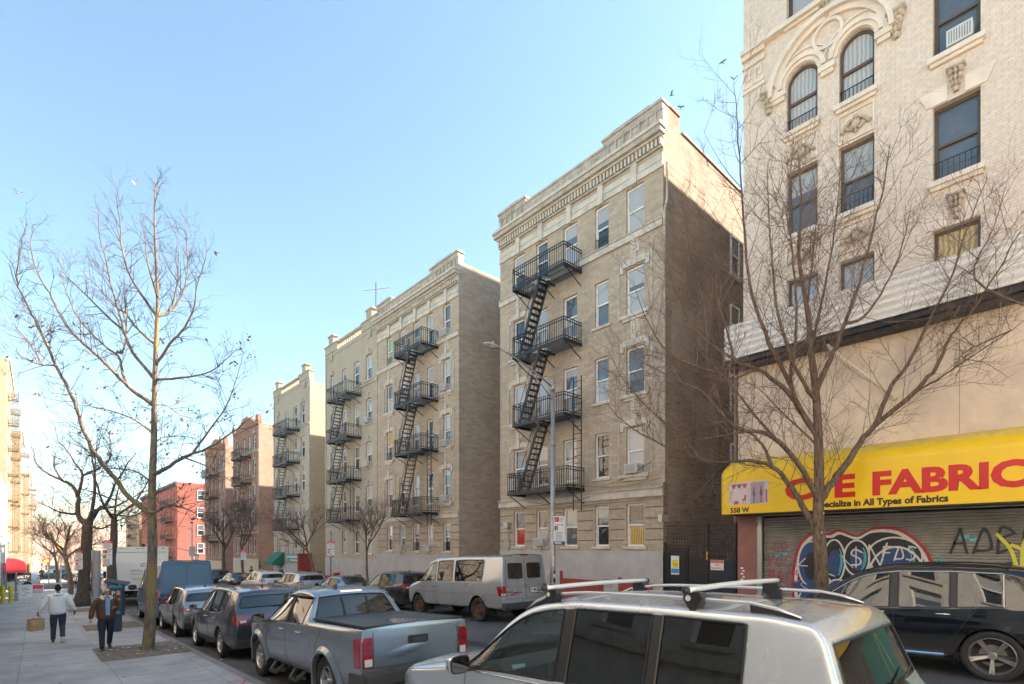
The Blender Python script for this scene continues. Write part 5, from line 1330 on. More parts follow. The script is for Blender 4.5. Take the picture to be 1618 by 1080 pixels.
# ================================================================ NEAR SIDE BUILDINGS (most stand just outside the frame)
M_cream = brick('cream_street_brick', (.55, .48, .39), (.5, .43, .345), (.4, .33, .24), stain=.2, stain_col=(.33, .25, .17))
M_peach = brick('peach_brick', (.5, .43, .36), (.45, .385, .32), (.38, .29, .2), stain=.2)
M_gold = brick('golden_brick', (.38, .31, .205), (.33, .27, .175), (.42, .34, .22), stain=.25, stain_col=(.33, .25, .15))
M_greyb = plain('pale_grey_render', (.5, .48, .45), .8, var=.15, world=True)
M_whitew = plain('white_painted_render', (.58, .58, .56), .8, var=.12, world=True)
for (y0_, y1_, h_, mt, lab) in ((-46, -24, 17, M_peach, 'peach brick flats at the camera end of the near pavement'), (-23.6, -4, 15.5, M_cream, 'cream brick flats behind the camera on the near pavement'),
                               (-3.6, 18, 12.5, M_greyb, 'pale grey painted flats right beside the camera'), (18.4, 39, 15, M_peach, 'peach brick flats between the cream flats and the low white shop')):
    simple_block('near_flats', lab, -16, XL, y0_, y1_, g0(y0_), h_ + g0(y0_), mt, M_tanside, int((y1_ - y0_) / 2.4), 4, facing='l', cat='apartment building', floor0=3.4)
b = simple_block('white_shop_building', 'low white two storey shop building beside the yellow bollards', -14, XL, 39.5, 65.5, g0(52), 7.6, M_whitew, M_whitew, 8, 1, facing='l', win_h=2.0, floor0=4.2, crown=False)
k_ = MB()
for i in range(8):
    y_ = 41 + i * 3.1; k_.box(XL, XL + .06, y_, y_ + 2.3, g0(y_) + .3, 1.0 + g0(y_) + 1.6, i % 2)
k_.build('shopfront', [plain('shopfront_blue', (.05, .16, .26), .4), plain('shopfront_dark', (.05, .05, .055), .3)], b)
a_ = MB(); P = Pl(XL); pbox(a_, P, 58.2, 58.8, 2.6, 3.05, 0, .4); a_.build('air_conditioner', M_ac, b)
tall = simple_block('golden_flats', 'tall sunlit golden brick flats with many fire escapes beyond the side street', -18, -2.5, 84, 104, g0(84), 24, M_gold, M_gold, 7, 7, facing='l', floor0=3.6, win_h=1.7, win_w=1.0, cat='apartment building')
P = Pl(-2.5)
def balcs(bld, xf, spans, z0, step, n):
    for (a, c) in spans: escape(bld, Pl(xf), a, c, [z0 + step * i for i in reversed(range(n))], bars=.5, w=.95)
balcs(tall, -2.5, ((86.5, 90.5), (96, 100)), 1.7, 3.15, 7)
t3 = simple_block('narrow_flats', 'narrow golden flats between the tall ones and the lower ones, near side', -18, -1.7, 107, 122, g0(107), 19.5, M_gold, M_gold, 5, 6, facing='l', cat='apartment building'); balcs(t3, -1.7, ((109, 113),), 1.5, 3.0, 6)
t2 = simple_block('sunlit_flats', 'lower golden flats behind the tall ones on the near side', -18, -.9, 124, 150, g0(124), 15, M_cream, M_gold, 8, 5, facing='l', cat='apartment building'); balcs(t2, -.9, ((126, 130), (138, 142)), 1.0, 2.9, 5)
simple_block('sunlit_flats', 'last cream flats at the foot of the street on the near side', -20, -.6, 152, 175, g0(150), 13, M_gold, M_gold, 7, 4, facing='l', cat='apartment building')
# unseen block on the nearest tan flats, added to shade the twin flats' flank
b = MB(); b.box(23.5, 31, 16.5, 19.55, 17.2, 23.6); b.build('unseen_shade_block', M_tanside, A)
M_ironlit = plain('sunlit_iron', (.22, .15, .09), .7, var=.3, vscale=4)  # fire escape iron made tan in colour, as if sun lay on it
for o in list(bpy.data.objects):
    if o.type == 'MESH' and o.name.startswith(('fire_escape', 'stair')):
        q = o
        while q.parent: q = q.parent
        if q.name.startswith(('golden_flats', 'sunlit_flats', 'narrow_flats')) and 'near side' in q['label'] + ('near side' if q.name.startswith('golden') else ''): o.data.materials[0] = M_ironlit
# red awning, black shop sign
ra_ = empty('red_awning', (XL, 63.0, .1), label='rounded red shop awning on the white shop building', cat='awning')
b = MB(); n = 10; pr = [(XL + .03, 1.42)] + [(XL + .03 + 1.25 * math.sin(math.pi / 2 * k / n), .75 + .65 * math.cos(math.pi / 2 * k / n)) for k in range(n + 1)] + [(XL + 1.28, .15)]
for (x0, z0_), (x1, z1_) in zip(pr, pr[1:]): b.face([(x0, 62.6, z0_), (x0, 65.2, z0_), (x1, 65.2, z1_), (x1, 62.6, z1_)])
for yy in (62.6, 65.2): b.face([(XL + .03, yy, .15)] + [(x, yy, z) for x, z in pr])
b.build('canvas', plain('red_canvas', (.42, .02, .035), .6, var=.1), ra_)
bs = empty('black_shop_sign', (XL, 65.0, -.4), label='black projecting shop sign with white lettering past the red awning', cat='sign')
b = MB(); b.box(XL, XL + 1.6, 65.0, 65.15, -.75, .05); b.build('board', C_rub, bs)
text('lettering', 'REALTY', .34, lambda u, v, w_: (u, 65.0 - w_, v), XL + .5, -.45, .01, plain('sign_white', (.7, .75, .78), .5), bs, facing='l', shear=.3, sx=.8); 
text('lettering', 'GROUP', .15, lambda u, v, w_: (u, 65.0 - w_, v), XL + .8, -.68, .01, MATS['sign_white'], bs, facing='l', sx=1)
# --- land at the foot of the street
M_hill = plain('dry_hillside', (.34, .27, .2), .95, var=.35, vscale=.08, world=True)
rh = random.Random(8); b = MB(); nx, ny = 60, 8
v = []
for j in range(ny + 1):
    for i in range(nx + 1):
        x = -190 + 420 * i / nx; t_ = j / ny; y = 215 + 130 * t_; z = -5.5 + 30 * math.sin(min(1, t_ * 1.3) * math.pi / 2) * (.75 + .25 * math.sin(i * .35) + .12 * math.sin(i * 1.1)) + rh.uniform(-.4, .4)
        v.append((x, y, z))
b.add(v, [(j * (nx + 1) + i, j * (nx + 1) + i + 1, (j + 1) * (nx + 1) + i + 1, (j + 1) * (nx + 1) + i) for j in range(ny) for i in range(nx)])
b.build('hillside', M_hill, smooth=True, kind='structure')
for i, (x, y, w_, h_, mt, lab) in enumerate(((-14, 200, 16, 11, M_cream, 'pale flats at the very foot of the street, left of the vanishing road'), (8, 205, 18, 8.5, M_peach, 'peach coloured low building closing the view at the foot of the street'), (30, 196, 18, 10, M_gold, 'golden low building at the foot of the street behind the far trees'), (-36, 196, 18, 9, M_gold, 'golden building behind the last near side flats'))):
    P_ = Ps(y); bl = empty('distant_building', (x, y, -4.4), label=lab, cat='building')
    b = MB(); b.box(x, x + w_, y, y + 12, -6, h_ - 4.4); b.build('wall', mt, bl)
    for fi in range(int(h_ / 3)):
        for ci in range(5): window(bl, P_, x + 1.2 + ci * (w_ - 2) / 5, x + 2.4 + ci * (w_ - 2) / 5, -3.2 + fi * 3, -1.6 + fi * 3, 'grey', 'dark', depth=.02)
P_silver = paint('silver_paint', (.52, .56, .6), .6, .25); P_silver2 = paint('cool_silver_paint', (.25, .285, .33), .65, .25); P_grey = paint('graphite_paint', (.07, .08, .1), .6, .22)
P_pearl = paint('warm_silver_paint', (.3, .31, .34), .6, .25); P_blue = paint('slate_blue_paint', (.008, .06, .15), .0, .3, .35); P_black = paint('black_paint', (.004, .006, .01), .0, .07, 1, .02); P_white = paint('white_paint', (.68, .68, .67), .0, .35)
P_van = paint('champagne_silver_paint', (.42, .455, .49), .5, .3); P_dkgrey = paint('gunmetal_paint', (.03, .034, .042), .5, .3); P_red = paint('red_paint', (.3, .02, .02), .2, .3); P_teal = paint('teal_paint', (.03, .2, .26), .4, .3)

SECT = [(.2, .9), (.34, .955), (.55, .99), (.8, 1.0), (.95, .985), (1.1, .955), (1.25, .93), (1.5, .9)]
def suv_spec(L=5.04, W=1.98, H=1.75, f=.93, r=3.91, rw=.385, belt0=1.02, belt1=1.16, cowl=1.42, rf=2.12, B=2.62, Cc=3.5, D=4.25, hood0=.88, hood1=1.08, tailtop=.42, roofdrop=.05, win=('c', 'd', 'd'), roofw=.74, tailb=.0, clad=False):
    up = [0, .08, .3, .5, .68, .88, 1.06, 1.2, cowl, cowl + .36, rf, B - .02, B + .1, (B + Cc) / 2, Cc - .03, Cc + .05, (Cc + D) / 2, D - .12, D, D + (L - tailtop - D) * .35, D + (L - tailtop - D) * .7, L - tailtop]
    n = len(up)
    ic = 8
    return dict(L=L, W=W, H=H, f=f, r=r, rw=rw, sill=.3, up=up,
        plan=[(0, .8), (.09, .88), (.3, .955), (.8, .985), (1.5, 1), (L - 1.2, 1), (L - .5, .975), (L - .12, .94), (L, .88)],
        sect=SECT, should=.08, crown=.05, tumble=1.2,
        belt=[(0, hood0 - .2), (.08, hood0 - .12), (.3, hood0 - .05), (cowl, belt0), (B, belt0 + .02), (Cc, belt0 + .05), (D, belt1), (L, belt1 + .04)],
        top=[(0, hood0 - .14), (.08, hood0 - .04), (.3, hood0), (1.0, hood1 - .03), (cowl, hood1), (cowl + .36, hood1 + (H - .1 - hood1) * .56), (rf, H - .09), (B + .1, H - .03), (Cc, H - .035), (D, H - .05 - roofdrop * .6), (L - tailtop, H - .08 - roofdrop)],
        topw=[(0, .68), (.3, .8), (cowl, .83), (cowl + .36, .785), (rf, roofw), (D, roofw - .02), (L, roofw - .05)],
        nose=[.1, .03, 0, .0, .03, .06, .1], tail=[.1, .03, 0, .05, .16, tailtop - .1, tailtop], bulge=(.12, .05), tailin=.14,
        win=[(ic, ic + 3, win[0]), (ic + 3, ic + 4, 'black'), (ic + 4, ic + 6, win[1]), (ic + 6, ic + 7, 'black'), (ic + 7, ic + 9, win[2])],
        ws=(ic, ic + 1), curve={ic: .24, ic + 1: .15, ic + 2: .1, ic - 1: .15, n - 1: -.06, n - 2: -.02}, rearglass=True, cabin=(cowl + .1, L - .6, belt0 + .02), seats=(rf + .35, Cc - .1),
        crease={('row', 0): .5, 'tailcorner': .3, ('row', 3): .1, ('top', ic): .4, ('top', n - 1): .7}, clad=clad, endclad=clad)
def common_details(root, c, M, seams=True, B=None, handles=(), hz=.9, hand=C_chrome, rails=None, plate_z=None, lamp=None, sgs=(-1, 1), hatch=True, mirror_s=None, mirror_z=None, mmat=None, msize=1.0):
    sp = c.sp
    if seams:
        b = MB(); f, r, ra = sp['f'], sp['r'], c.ra; cowl = sp['cabin'][0] - .1
        for sg in sgs:
            zb = interp(sp['belt'], cowl)
            c.seam(b, [(f + ra * 1.15, sp['sill'] + .04), (f + ra * 1.2, .7), (cowl + .02, zb - .06)], sg=sg)
            if B: c.seam(b, [(B + .1, sp['sill'] + .04), (B + .04, .75), (B + .04, interp(sp['belt'], B) - .02)], sg=sg)
            if B: c.seam(b, [(r - ra * 1.25, sp['sill'] + .04), (r - ra * 1.2, sp['rw'] + .1), (r - ra * .75, sp['rw'] + ra * 1.05), (r - ra * .35, interp(sp['belt'], r) - .03)], sg=sg)
            c.seam(b, [(f + ra * 1.15, sp['sill'] + .04), (r - ra * 1.25, sp['sill'] + .04)], sg=sg)
            c.seam(b, [(.35, interp(sp['belt'], .35) - .0), (cowl - .05, interp(sp['top'], cowl) - .045)], sg=sg, off=0)
        if hatch:
            zt = sp['H'] - .14
            for sg in (-1, 1): c.seam(b, [(sg * sp['W'] * .385, .66), (sg * sp['W'] * .385, .95), (sg * sp['W'] * .36, 1.15)], 'R')
            c.seam(b, [(-sp['W'] * .385, .66), (sp['W'] * .385, .66)], 'R')
        b.build('door_seam', C_rub, root)
    if handles:
        for sg in sgs:
            for s in handles: b = MB(); handle(b, c, s, hz, sg); b.build('door_handle', hand, root, smooth=True)
    if mirror_s: mirror(root, c, mirror_s, mirror_z, mmat or M, msize)
    if plate_z: plate(root, c, 0, plate_z, '')

# ---------------- the silver family car in the foreground
sp = suv_spec(rw=.39, hood0=.98, hood1=1.14, belt0=1.12, belt1=1.2, H=1.86, f=.94, r=3.92, cowl=1.45, rf=2.22, B=2.72, Cc=3.62, D=4.42, tailtop=.38, roofw=.75, roofdrop=.02)
c = Car('family_car', sp, sub=3)
near = finish('family_car', c, (4.42, 3.4), 'silver family car with roof bars, nearest to the camera, parked behind the silver pickup', 'car', P_silver, detail=2)
near.scale = (1.045, 1.045, 1.045)
common_details(near, c, P_silver, B=2.72, handles=(2.5, 3.42), hz=.98, mirror_s=1.62, mirror_z=1.13, msize=1.25)
add_wheels(near, c, 'multi')
for sg in (-1, 1):      # roof rails
    b = MB(); pts = [c.Tt(sg * .66, 2.1 + 2.5 * k / 16, .012 + .05 * min(1, math.sin(math.pi * k / 16) * 3)) for k in range(17)]
    b.tube(pts, [.01] + [.015] * 15 + [.01], 8)
    b.build('roof_rail', plain('satin_aluminium', (.62, .62, .6), .3, metal=.8), near, smooth=True)
    for k0, k1 in ((0, 2), (14, 16)):
        b = MB(); v = []
        for k in range(5):
            t_ = k0 + (k1 - k0) * k / 4; s_ = 2.1 + 2.5 * t_ / 16; hgt = .012 + .05 * min(1, math.sin(math.pi * t_ / 16) * 3); v.append((c.Tt(sg * .66, s_, .0), c.Tt(sg * .66, s_, hgt)))
        for (a, d), (e, f_) in zip(v, v[1:]):
            for dx in (-.012, .012): b.face([a + Vector((dx, 0, 0)), e + Vector((dx, 0, 0)), f_ + Vector((dx, 0, 0)), d + Vector((dx, 0, 0))])
        b.build('rail_foot', C_rub, near)
for s_ in (2.5, 3.9):     # cross bars with clamps
    zb = c.Tt(.66, s_).z + .13
    bo = MB(); yy = c.y(s_)
    bo.tube([(x_, yy, zb + .012 * (1 - (x_ / .8) ** 2)) for x_ in [-.8 + .1 * k for k in range(17)]], .021, 10, 0); 
    cb_ = bo.build('roof_bar', plain('white_aluminium', (.72, .72, .7), .35, metal=.4), near, smooth=True)
    for sg in (-1, 1):
        b = MB(); b.tube([(sg * .80, yy, zb), (sg * .825, yy, zb), (sg * .845, yy, zb)], [.029, .028, .012], 10, 0)
        b.prism([(yy - .055, zb - .02), (yy + .055, zb - .02), (yy + .075, zb - .06), (yy + .05, zb - .11), (yy + .02, zb - .15), (yy - .02, zb - .15), (yy - .05, zb - .11), (yy - .075, zb - .06)], sg * .64, sg * .73, 'x', 0)
        b.lathe([(.022, 0), (.02, .004), (.001, .004)], 'x', c=(sg * .7305 if sg > 0 else -.7345, yy + .03, zb - .06), n=14, m=1)
        b.build('clamp', [C_rub, C_lampw], cb_)
b = MB(); p = c.Tt(0, 4.15); b.prism([(p.y + .08, p.z - .01), (p.y - .09, p.z - .01), (p.y - .085, p.z + .07), (p.y - .06, p.z + .075), (p.y + .0, p.z + .02)], -.018, .018, 'x'); b.build('roof_aerial', C_rub, near)
for sg in (-1, 1):
    b = MB(); b.tube([c.S(1.62 + 2.75 * k / 20, interp(sp['belt'], 1.62 + 2.75 * k / 20) - .035, sg, .004) for k in range(21)], .008, 5); b.build('chrome_strip', C_chrome, near, smooth=True)
# tail spoiler line, rear wiper, lamps
b = MB()
c.seam(b, [(-.66, 4.42), (-.3, 4.33), (.3, 4.33), (.66, 4.42)], 'T', off=0); b.build('spoiler_seam', C_rub, near)
b = MB(); ps = [c.Rr(.02 + .5 * k / 6, 1.29 + .01 * k, .03) for k in range(7)]; b.tube(ps, [.018, .012, .01, .01, .009, .008, .006], 6); b.tube([c.Rr(.0, 1.28, .0), c.Rr(.0, 1.28, .06), c.Rr(.1, 1.29, .04)], .026, 8); b.build('rear_wiper', C_rub, near)
for sg in (-1, 1):
    b = MB(); c.patch(b, [(sg * .84, .98), (sg * .84, 1.12), (sg * .62, 1.08), (sg * .6, .99)], 'R', off=.01); b.build('tail_light', C_lampr, near)
plate(near, c, 0, .86, '')
# steering wheel, papers on the dashboard
b = MB(); ct = Vector((-.38, c.y(2.32), 1.04)); ax = Vector((0, -.5, .3)).normalized(); u_ = Vector((1, 0, 0)); v_ = ax.cross(u_)
b.tube([ct + (u_ * math.cos(t_) + v_ * math.sin(t_)) * .185 for t_ in [k * math.pi / 12 for k in range(25)]], .015, 7)
for a in (0, math.pi, -math.pi / 2): b.tube([ct - ax * .03, ct + (u_ * math.cos(a) + v_ * math.sin(a)) * .18], .018, 5)
b.blob(ct - ax * .02, .06, .05, .06, rough=.03); b.build('steering_wheel', C_rub, near, smooth=True)
b = MB(); z_ = 1.10; b.box(-.25, .2, c.y(1.85), c.y(1.62), z_, z_ + .004); b.build('paper', C_white, near)
b = MB(); b.face([(-.72, c.y(2.02), .99), (-.5, c.y(1.95), 1.0), (-.52, c.y(1.9), 1.14), (-.7, c.y(1.9), 1.15)]); b.build('cloth', plain('pale_blue_cloth', (.3, .5, .6), .9), near)

# ---------------- the silver pickup
L_, W_, H_ = 5.35, 1.89, 1.80
up = [0, .08, .3, .5, .7, .9, 1.08, 1.22, 1.42, 1.75, 2.12, 2.42, 2.5, 2.9, 3.22, 3.4, 3.62, 3.95, 4.2, 4.5, 4.8, L_ - .1, L_]
sp = dict(L=L_, W=W_, H=H_, f=.92, r=4.16, rw=.39, ra=.455, sill=.42, up=up,
    plan=[(0, .8), (.09, .88), (.3, .96), (.8, .985), (1.5, 1), (L_ - .3, 1), (L_, .97)], sect=[(.4, .93), (.6, .985), (.85, 1.0), (1.05, .99), (1.25, .965), (1.5, .9)], should=.07, crown=.04, tumble=1.1,
    belt=[(0, .85), (.3, 1.0), (1.42, 1.16), (2.5, 1.18), (3.3, 1.2), (3.42, 1.2), (L_, 1.2)], top=[(0, .95), (.08, 1.02), (.3, 1.08), (1.1, 1.17), (1.42, 1.21), (1.75, 1.47), (2.12, 1.68), (2.5, 1.745), (3.0, 1.735), (3.22, 1.68), (3.4, 1.26), (L_, 1.27)],
    topw=[(0, .7), (.3, .8), (1.42, .82), (1.75, .77), (2.12, .72), (3.22, .70), (3.4, .92), (L_, .93)], nose=[.1, .03, 0, 0, .03, .06, .1], tail=[.0, .0, .0, .0, .0, .0, 0], bulge=(.1, .01), tailin=.1,
    win=[(8, 11, 'd'), (11, 12, 'black'), (12, 14, 'd')], ws=(8, 9), bl=(14,), curve={8: .24, 9: .14, 10: .1}, cabin=(1.55, 3.3, 1.14), seats=(2.45, ),
    crease={('row', 0): .5, 'tailcorner': .85, ('row', 6): .0, ('top', 22): .9, ('top', 15): .6, 'stations': (14, 15)}, endclad=True)
c = Car('pickup', sp, sub=3)
pk = finish('pickup_truck', c, (4.42, 9.85), 'silver crew cab pickup with a grey bed cover and a dented tailgate', 'pickup truck', P_silver2)
pk.scale = (1.05, 1.05, 1.05)
common_details(pk, c, P_silver2, B=2.42, handles=(2.28, 3.1), hz=1.06, mirror_s=1.62, mirror_z=1.16, mmat=C_rub, msize=1.15, hatch=False)
add_wheels(pk, c, 'six', rimr=.235)
for i, (s_, w_) in enumerate(((sp['f'], 1), (sp['r'], 1))):      # flared arches
    for sg in (-1, 1):
        b = MB(); ra = c.ra * .99
        pts = []
        n = 18
        for k in range(n + 1):
            a = math.pi * (k / n * 1.16 - .08); s__, z_ = s_ - ra * math.cos(a), sp['rw'] + ra * math.sin(a)
            o1 = c.S(s__, max(z_ + .01, .45), sg, .0); o2 = c.S(s_ - (ra + .1) * math.cos(a), max(sp['rw'] + (ra + .1) * math.sin(a), .43), sg, -.004)
            pts.append((Vector((o1.x + sg * .045, c.y(s__), z_)), Vector((o1.x + sg * .05, c.y(s_ - (ra + .035) * math.cos(a)), sp['rw'] + (ra + .035) * math.sin(a))), Vector((o2.x, o2.y, o2.z)), Vector((o1.x - sg * .06, c.y(s__), z_ + .0))))
        for p_, q_ in zip(pts, pts[1:]):
            for a_, b_ in ((3, 0), (0, 1), (1, 2)): b.face([p_[a_], q_[a_], q_[b_], p_[b_]])
        b.build('arch_flare', P_silver2, pk, smooth=True)
b = MB()                # bed cover: folding panels
ya, yb_ = c.y(3.5), c.y(L_ - .06)
for k in range(4):
    y0_, y1_ = ya + (yb_ - ya) * k / 4, ya + (yb_ - ya) * (k + 1) / 4; b.box(-.80, .80, y1_ + .006, y0_ - .006, 1.265, 1.302)
b.build('bed_cover', plain('bed_cover_vinyl', (.055, .06, .065), .45, var=.2, bump=.2, bscale=200), pk)
b = MB(); b.bar((-.82, ya, 1.295), (-.82, yb_, 1.295), .035, .03); b.bar((.82, ya, 1.295), (.82, yb_, 1.295), .035, .03); b.bar((-.84, yb_ - .02, 1.295), (.84, yb_ - .02, 1.295), .03, .03); b.build('bed_rail', C_rub, pk)
b = MB()                # tailgate outline, handle, step
for sg in (-1, 1): c.seam(b, [(sg * .72, .72), (sg * .72, 1.22)], 'R', r=.006)
c.seam(b, [(-.72, .72), (.72, .72)], 'R', r=.006)
b.build('tailgate_seam', C_rub, pk)
b = MB(); c.patch(b, rrect(-.17, .17, 1.0, 1.12, .03), 'R', off=.012, m=0); c.patch(b, rrect(-.11, .13, 1.025, 1.09, .02), 'R', off=.03, m=1); b.build('tailgate_handle', [C_rub, C_plast], pk)
for sg in (-1, 1):
    b = MB(); yr = -c.half
    c.patch(b, [(sg * .735, .74), (sg * .885, .74), (sg * .90, 1.16), (sg * .74, 1.16)] if sg > 0 else [(sg * .885, .74), (sg * .735, .74), (sg * .74, 1.16), (sg * .90, 1.16)], 'R', off=.015, m=0)
    c.patch(b, [(L_ - .16, .74), (L_ - .01, .74), (L_ - .01, 1.16), (L_ - .2, 1.13)], 'S', sg, off=.012, m=0)
    c.patch(b, [(sg * .75, .76), (sg * .86, .76), (sg * .86, .86), (sg * .75, .86)], 'R', off=.022, m=1); c.patch(b, [(sg * .75, .98), (sg * .87, .98), (sg * .87, 1.0), (sg * .75, 1.0)], 'R', off=.022, m=2)
    b.build('tail_light', [C_lampr, C_lampw, C_lampd], pk)
b = MB(); yr = -c.half; b.prism([(yr - .16, .46), (yr - .18, .52), (yr - .17, .66), (yr - .02, .69), (yr + .1, .66), (yr + .1, .46)], -.9, .9, 'x'); b.prism([(yr - .15, .661), (yr - .02, .69), (yr - .02, .7), (yr - .15, .675)], -.5, .5, 'x')
for sg in (-1, 1): b.box(sg * .9, sg * .93, yr - .1, yr + .35, .46, .64)
b.build('rear_bumper', C_plast, pk)
b = MB(); rd = random.Random(5)
dent = [[c.Rr(-.66 + .09 * i, .76 + .045 * j, .002 + .012 * math.exp(-((i - 5) / 3) ** 2 - ((j - 2.2 - i * .25) / 1.2) ** 2) - .004) for i in range(12)] for j in range(8)]
b.add([p for r_ in dent for p in r_], [(j * 12 + i, j * 12 + i + 1, (j + 1) * 12 + i + 1, (j + 1) * 12 + i) for j in range(7) for i in range(11)]); b.build('dented_panel', P_silver2, pk, smooth=True)
for sg in (-1, 1):
    for s_ in (1.95, 2.95):
        b = MB(); x0 = sg * .8
        for a_, d_ in (((x0, c.y(s_ - .22), .45), (x0 + sg * .17, c.y(s_ - .14), .26)), ((x0, c.y(s_ + .22), .45), (x0 + sg * .17, c.y(s_ + .14), .26)), ((x0 + sg * .17, c.y(s_ - .16), .26), (x0 + sg * .17, c.y(s_ + .16), .26)), ((x0 + sg * .04, c.y(s_ - .16), .27), (x0 + sg * .04, c.y(s_ + .16), .27))): b.bar(a_, d_, .05)
        b.box(x0 + sg * .05, x0 + sg * .16, c.y(s_ + .14), c.y(s_ - .14), .25, .27); b.build('side_step', C_plast, pk)
b = MB(); p = c.Tt(0, 3.12); b.box(-.2, .2, p.y - .03, p.y + .03, p.z - .03, p.z + .012); b.build('high_brake_light', C_chrome, pk)
b = MB(); p = c.Tt(-.2, 2.9); b.prism([(p.y + .08, p.z - .01), (p.y - .07, p.z - .01), (p.y - .06, p.z + .06), (p.y - .04, p.z + .06)], p.x - .02, p.x + .02, 'x'); b.build('roof_aerial', C_rub, pk)
for x_ in (-.23, .23): b = MB(); b.bar(c.Tt(x_, 3.24, .004), c.Tt(x_, 3.39, .004), .035, .012); b.build('slider_frame', C_rub, pk)
b = MB()
for s0, s1 in ((1.75, 2.4), (2.5, 3.1)): b.tube([c.S(s0 + (s1 - s0) * k / 6, 1.63 - (.13 if k == 0 and s0 < 2 else 0), -1, .03) for k in range(7)], .022, 5)
b.build('rain_guard', C_rub, pk)

# ---------------- dark grey family car in front of the pickup
def suv_extras(root, c, lamp='wrap', wiper=True, rails=True, plate=True, dark_bumper=True, lampz=(.92, 1.12), side=True):
    sp = c.sp; L, W, H = sp['L'], sp['W'], sp['H']; z0, z1 = lampz
    for sg in (-1, 1):
        b = MB(); q = [(sg * .6 * W / 2, z0), (sg * .85 * W / 2, z0 - .02), (sg * .84 * W / 2, z1), (sg * .6 * W / 2, z1 - .03)]
        c.patch(b, q if sg > 0 else q[::-1], 'R', off=.01, m=0)
        if side: c.patch(b, [(L - .2, z0 + .05), (L - .03, z0 - .0), (L - .06, z1), (L - .24, z1 - .03)], 'S', sg, off=.008, m=0)
        q = [(sg * .64 * W / 2, z0 + .04), (sg * .78 * W / 2, z0 + .03), (sg * .78 * W / 2, z0 + .09), (sg * .64 * W / 2, z0 + .09)]; c.patch(b, q, 'R', off=.018, m=1)
        b.build('tail_light', [C_lampr, C_lampw], root)
    if lamp == 'bar':
        b = MB(); c.patch(b, [(-.64 * W / 2, z1 - .05), (.64 * W / 2, z1 - .05), (.64 * W / 2, z1 - .02), (-.64 * W / 2, z1 - .02)], 'R', off=.008); b.build('brake_strip', C_lampr, root)
    b = MB(); c.patch(b, [(-.42 * W, sp['sill'] + .02), (.42 * W, sp['sill'] + .02), (.43 * W, .52), (-.43 * W, .52)], 'R', off=.012)
    for sg in (-1, 1): pass
    b.build('lower_bumper', C_plast, root)
    if wiper: b = MB(); b.tube([c.Rr(.0 + .55 * k / 6, sp['belt'][-1][1] + .03 + .006 * k, .02) for k in range(7)], .009, 5); b.build('rear_wiper', C_rub, root)
    if rails:
        for sg in (-1, 1):
            b = MB(); s0, s1 = 2.2, L - .85; xr = sp['W'] / 2 * sp['topw'][-1][1] * .96; pts = [c.Tt(sg * xr, s0 + (s1 - s0) * k / 12, .01 + .035 * min(1, 3 * math.sin(math.pi * k / 12))) for k in range(13)]; b.tube(pts, .015, 6); b.build('roof_rail', C_rub, root)
    b = MB(); p = c.Tt(0, L - .95); b.prism([(p.y + .08, p.z - .01), (p.y - .09, p.z - .01), (p.y - .08, p.z + .06), (p.y - .05, p.z + .06)], -.018, .018, 'x'); b.build('roof_aerial', C_rub, root)
sp = suv_spec(L=4.94, W=1.99, H=1.78, f=.95, r=3.77, rw=.385, B=2.62, Cc=3.5, D=4.2, belt0=1.08, belt1=1.22, tailtop=.38)
c = Car('grey_suv', sp)
gsuv = finish('parked_car', c, (4.42, 16.2), 'dark grey family car with a warning triangle behind its rear window, ahead of the pickup', 'car', P_grey, group='cars parked along the near kerb')
common_details(gsuv, c, P_grey, B=2.62, handles=(2.4, 3.3), hz=.98, mirror_s=1.58, mirror_z=1.12, mmat=C_rub)
add_wheels(gsuv, c, 'multi'); suv_extras(gsuv, c, 'bar', lampz=(.9, 1.12)); plate(gsuv, c, 0, .8, '')
b = MB(); yy = -c.half + .5; b.prism([(-.62, 1.26), (-.42, 1.26), (-.52, 1.5)], yy - .02, yy, 'y', 0)
b.prism([(-.575, 1.29), (-.465, 1.29), (-.52, 1.41)], yy - .024, yy - .0201, 'y', 1); b.build('warning_triangle', [plain('pale_card', (.6, .52, .38), .6), C_rub], gsuv)

# ---------------- compact silver car
sp = suv_spec(L=4.5, W=1.84, H=1.66, f=.9, r=3.58, rw=.35, B=2.42, Cc=3.2, D=3.8, belt0=1.0, belt1=1.14, cowl=1.36, rf=2.0, tailtop=.36, hood0=.85, hood1=1.02)
c = Car('compact_suv', sp)
csuv = finish('parked_car', c, (4.33, 21.9), 'silver compact car between the dark grey car and the tall blue van', 'car', P_pearl, group='cars parked along the near kerb')
common_details(csuv, c, P_pearl, B=2.42, handles=(2.25, 3.05), hz=.92, mirror_s=1.5, mirror_z=1.04, mmat=C_rub)
add_wheels(csuv, c, 'star5'); suv_extras(csuv, c, lampz=(.88, 1.0)); plate(csuv, c, 0, .72, '')

# ---------------- black car on the far side
sp = suv_spec(L=4.93, W=1.95, H=1.78, f=.88, r=3.87, rw=.385, B=2.6, Cc=3.42, D=4.15, belt0=1.05, belt1=1.15, cowl=1.4, rf=2.15, tailtop=.5, hood0=.95, hood1=1.1, roofdrop=.05)
c = Car('black_suv', sp, sub=3)
gle = finish('parked_car', c, (11.78, 2.45), 'glossy black family car with star shaped wheels in front of the roller shutter', 'car', P_black, glass={'win': G_mid}, group='cars parked along the far kerb')
common_details(gle, c, P_black, B=2.6, handles=(2.42, 3.3), hz=1.0, mirror_s=1.58, mirror_z=1.14)
add_wheels(gle, c, 'star5', rimr=.285); suv_extras(gle, c, rails=True, side=False)
b = MB()
for lp in c.loops(lambda t: (isinstance(t, tuple) and t[0] == 'win' and t[1] < 0) or t == 'black'):
    if sum(p.x for p in lp) / len(lp) < -.5 and len(lp) > 60: b.tube(lp + [lp[0]], .011, 5)
b.build('chrome_window_line', plain('brushed_window_line', (.35, .34, .33), .25, metal=.9), gle)
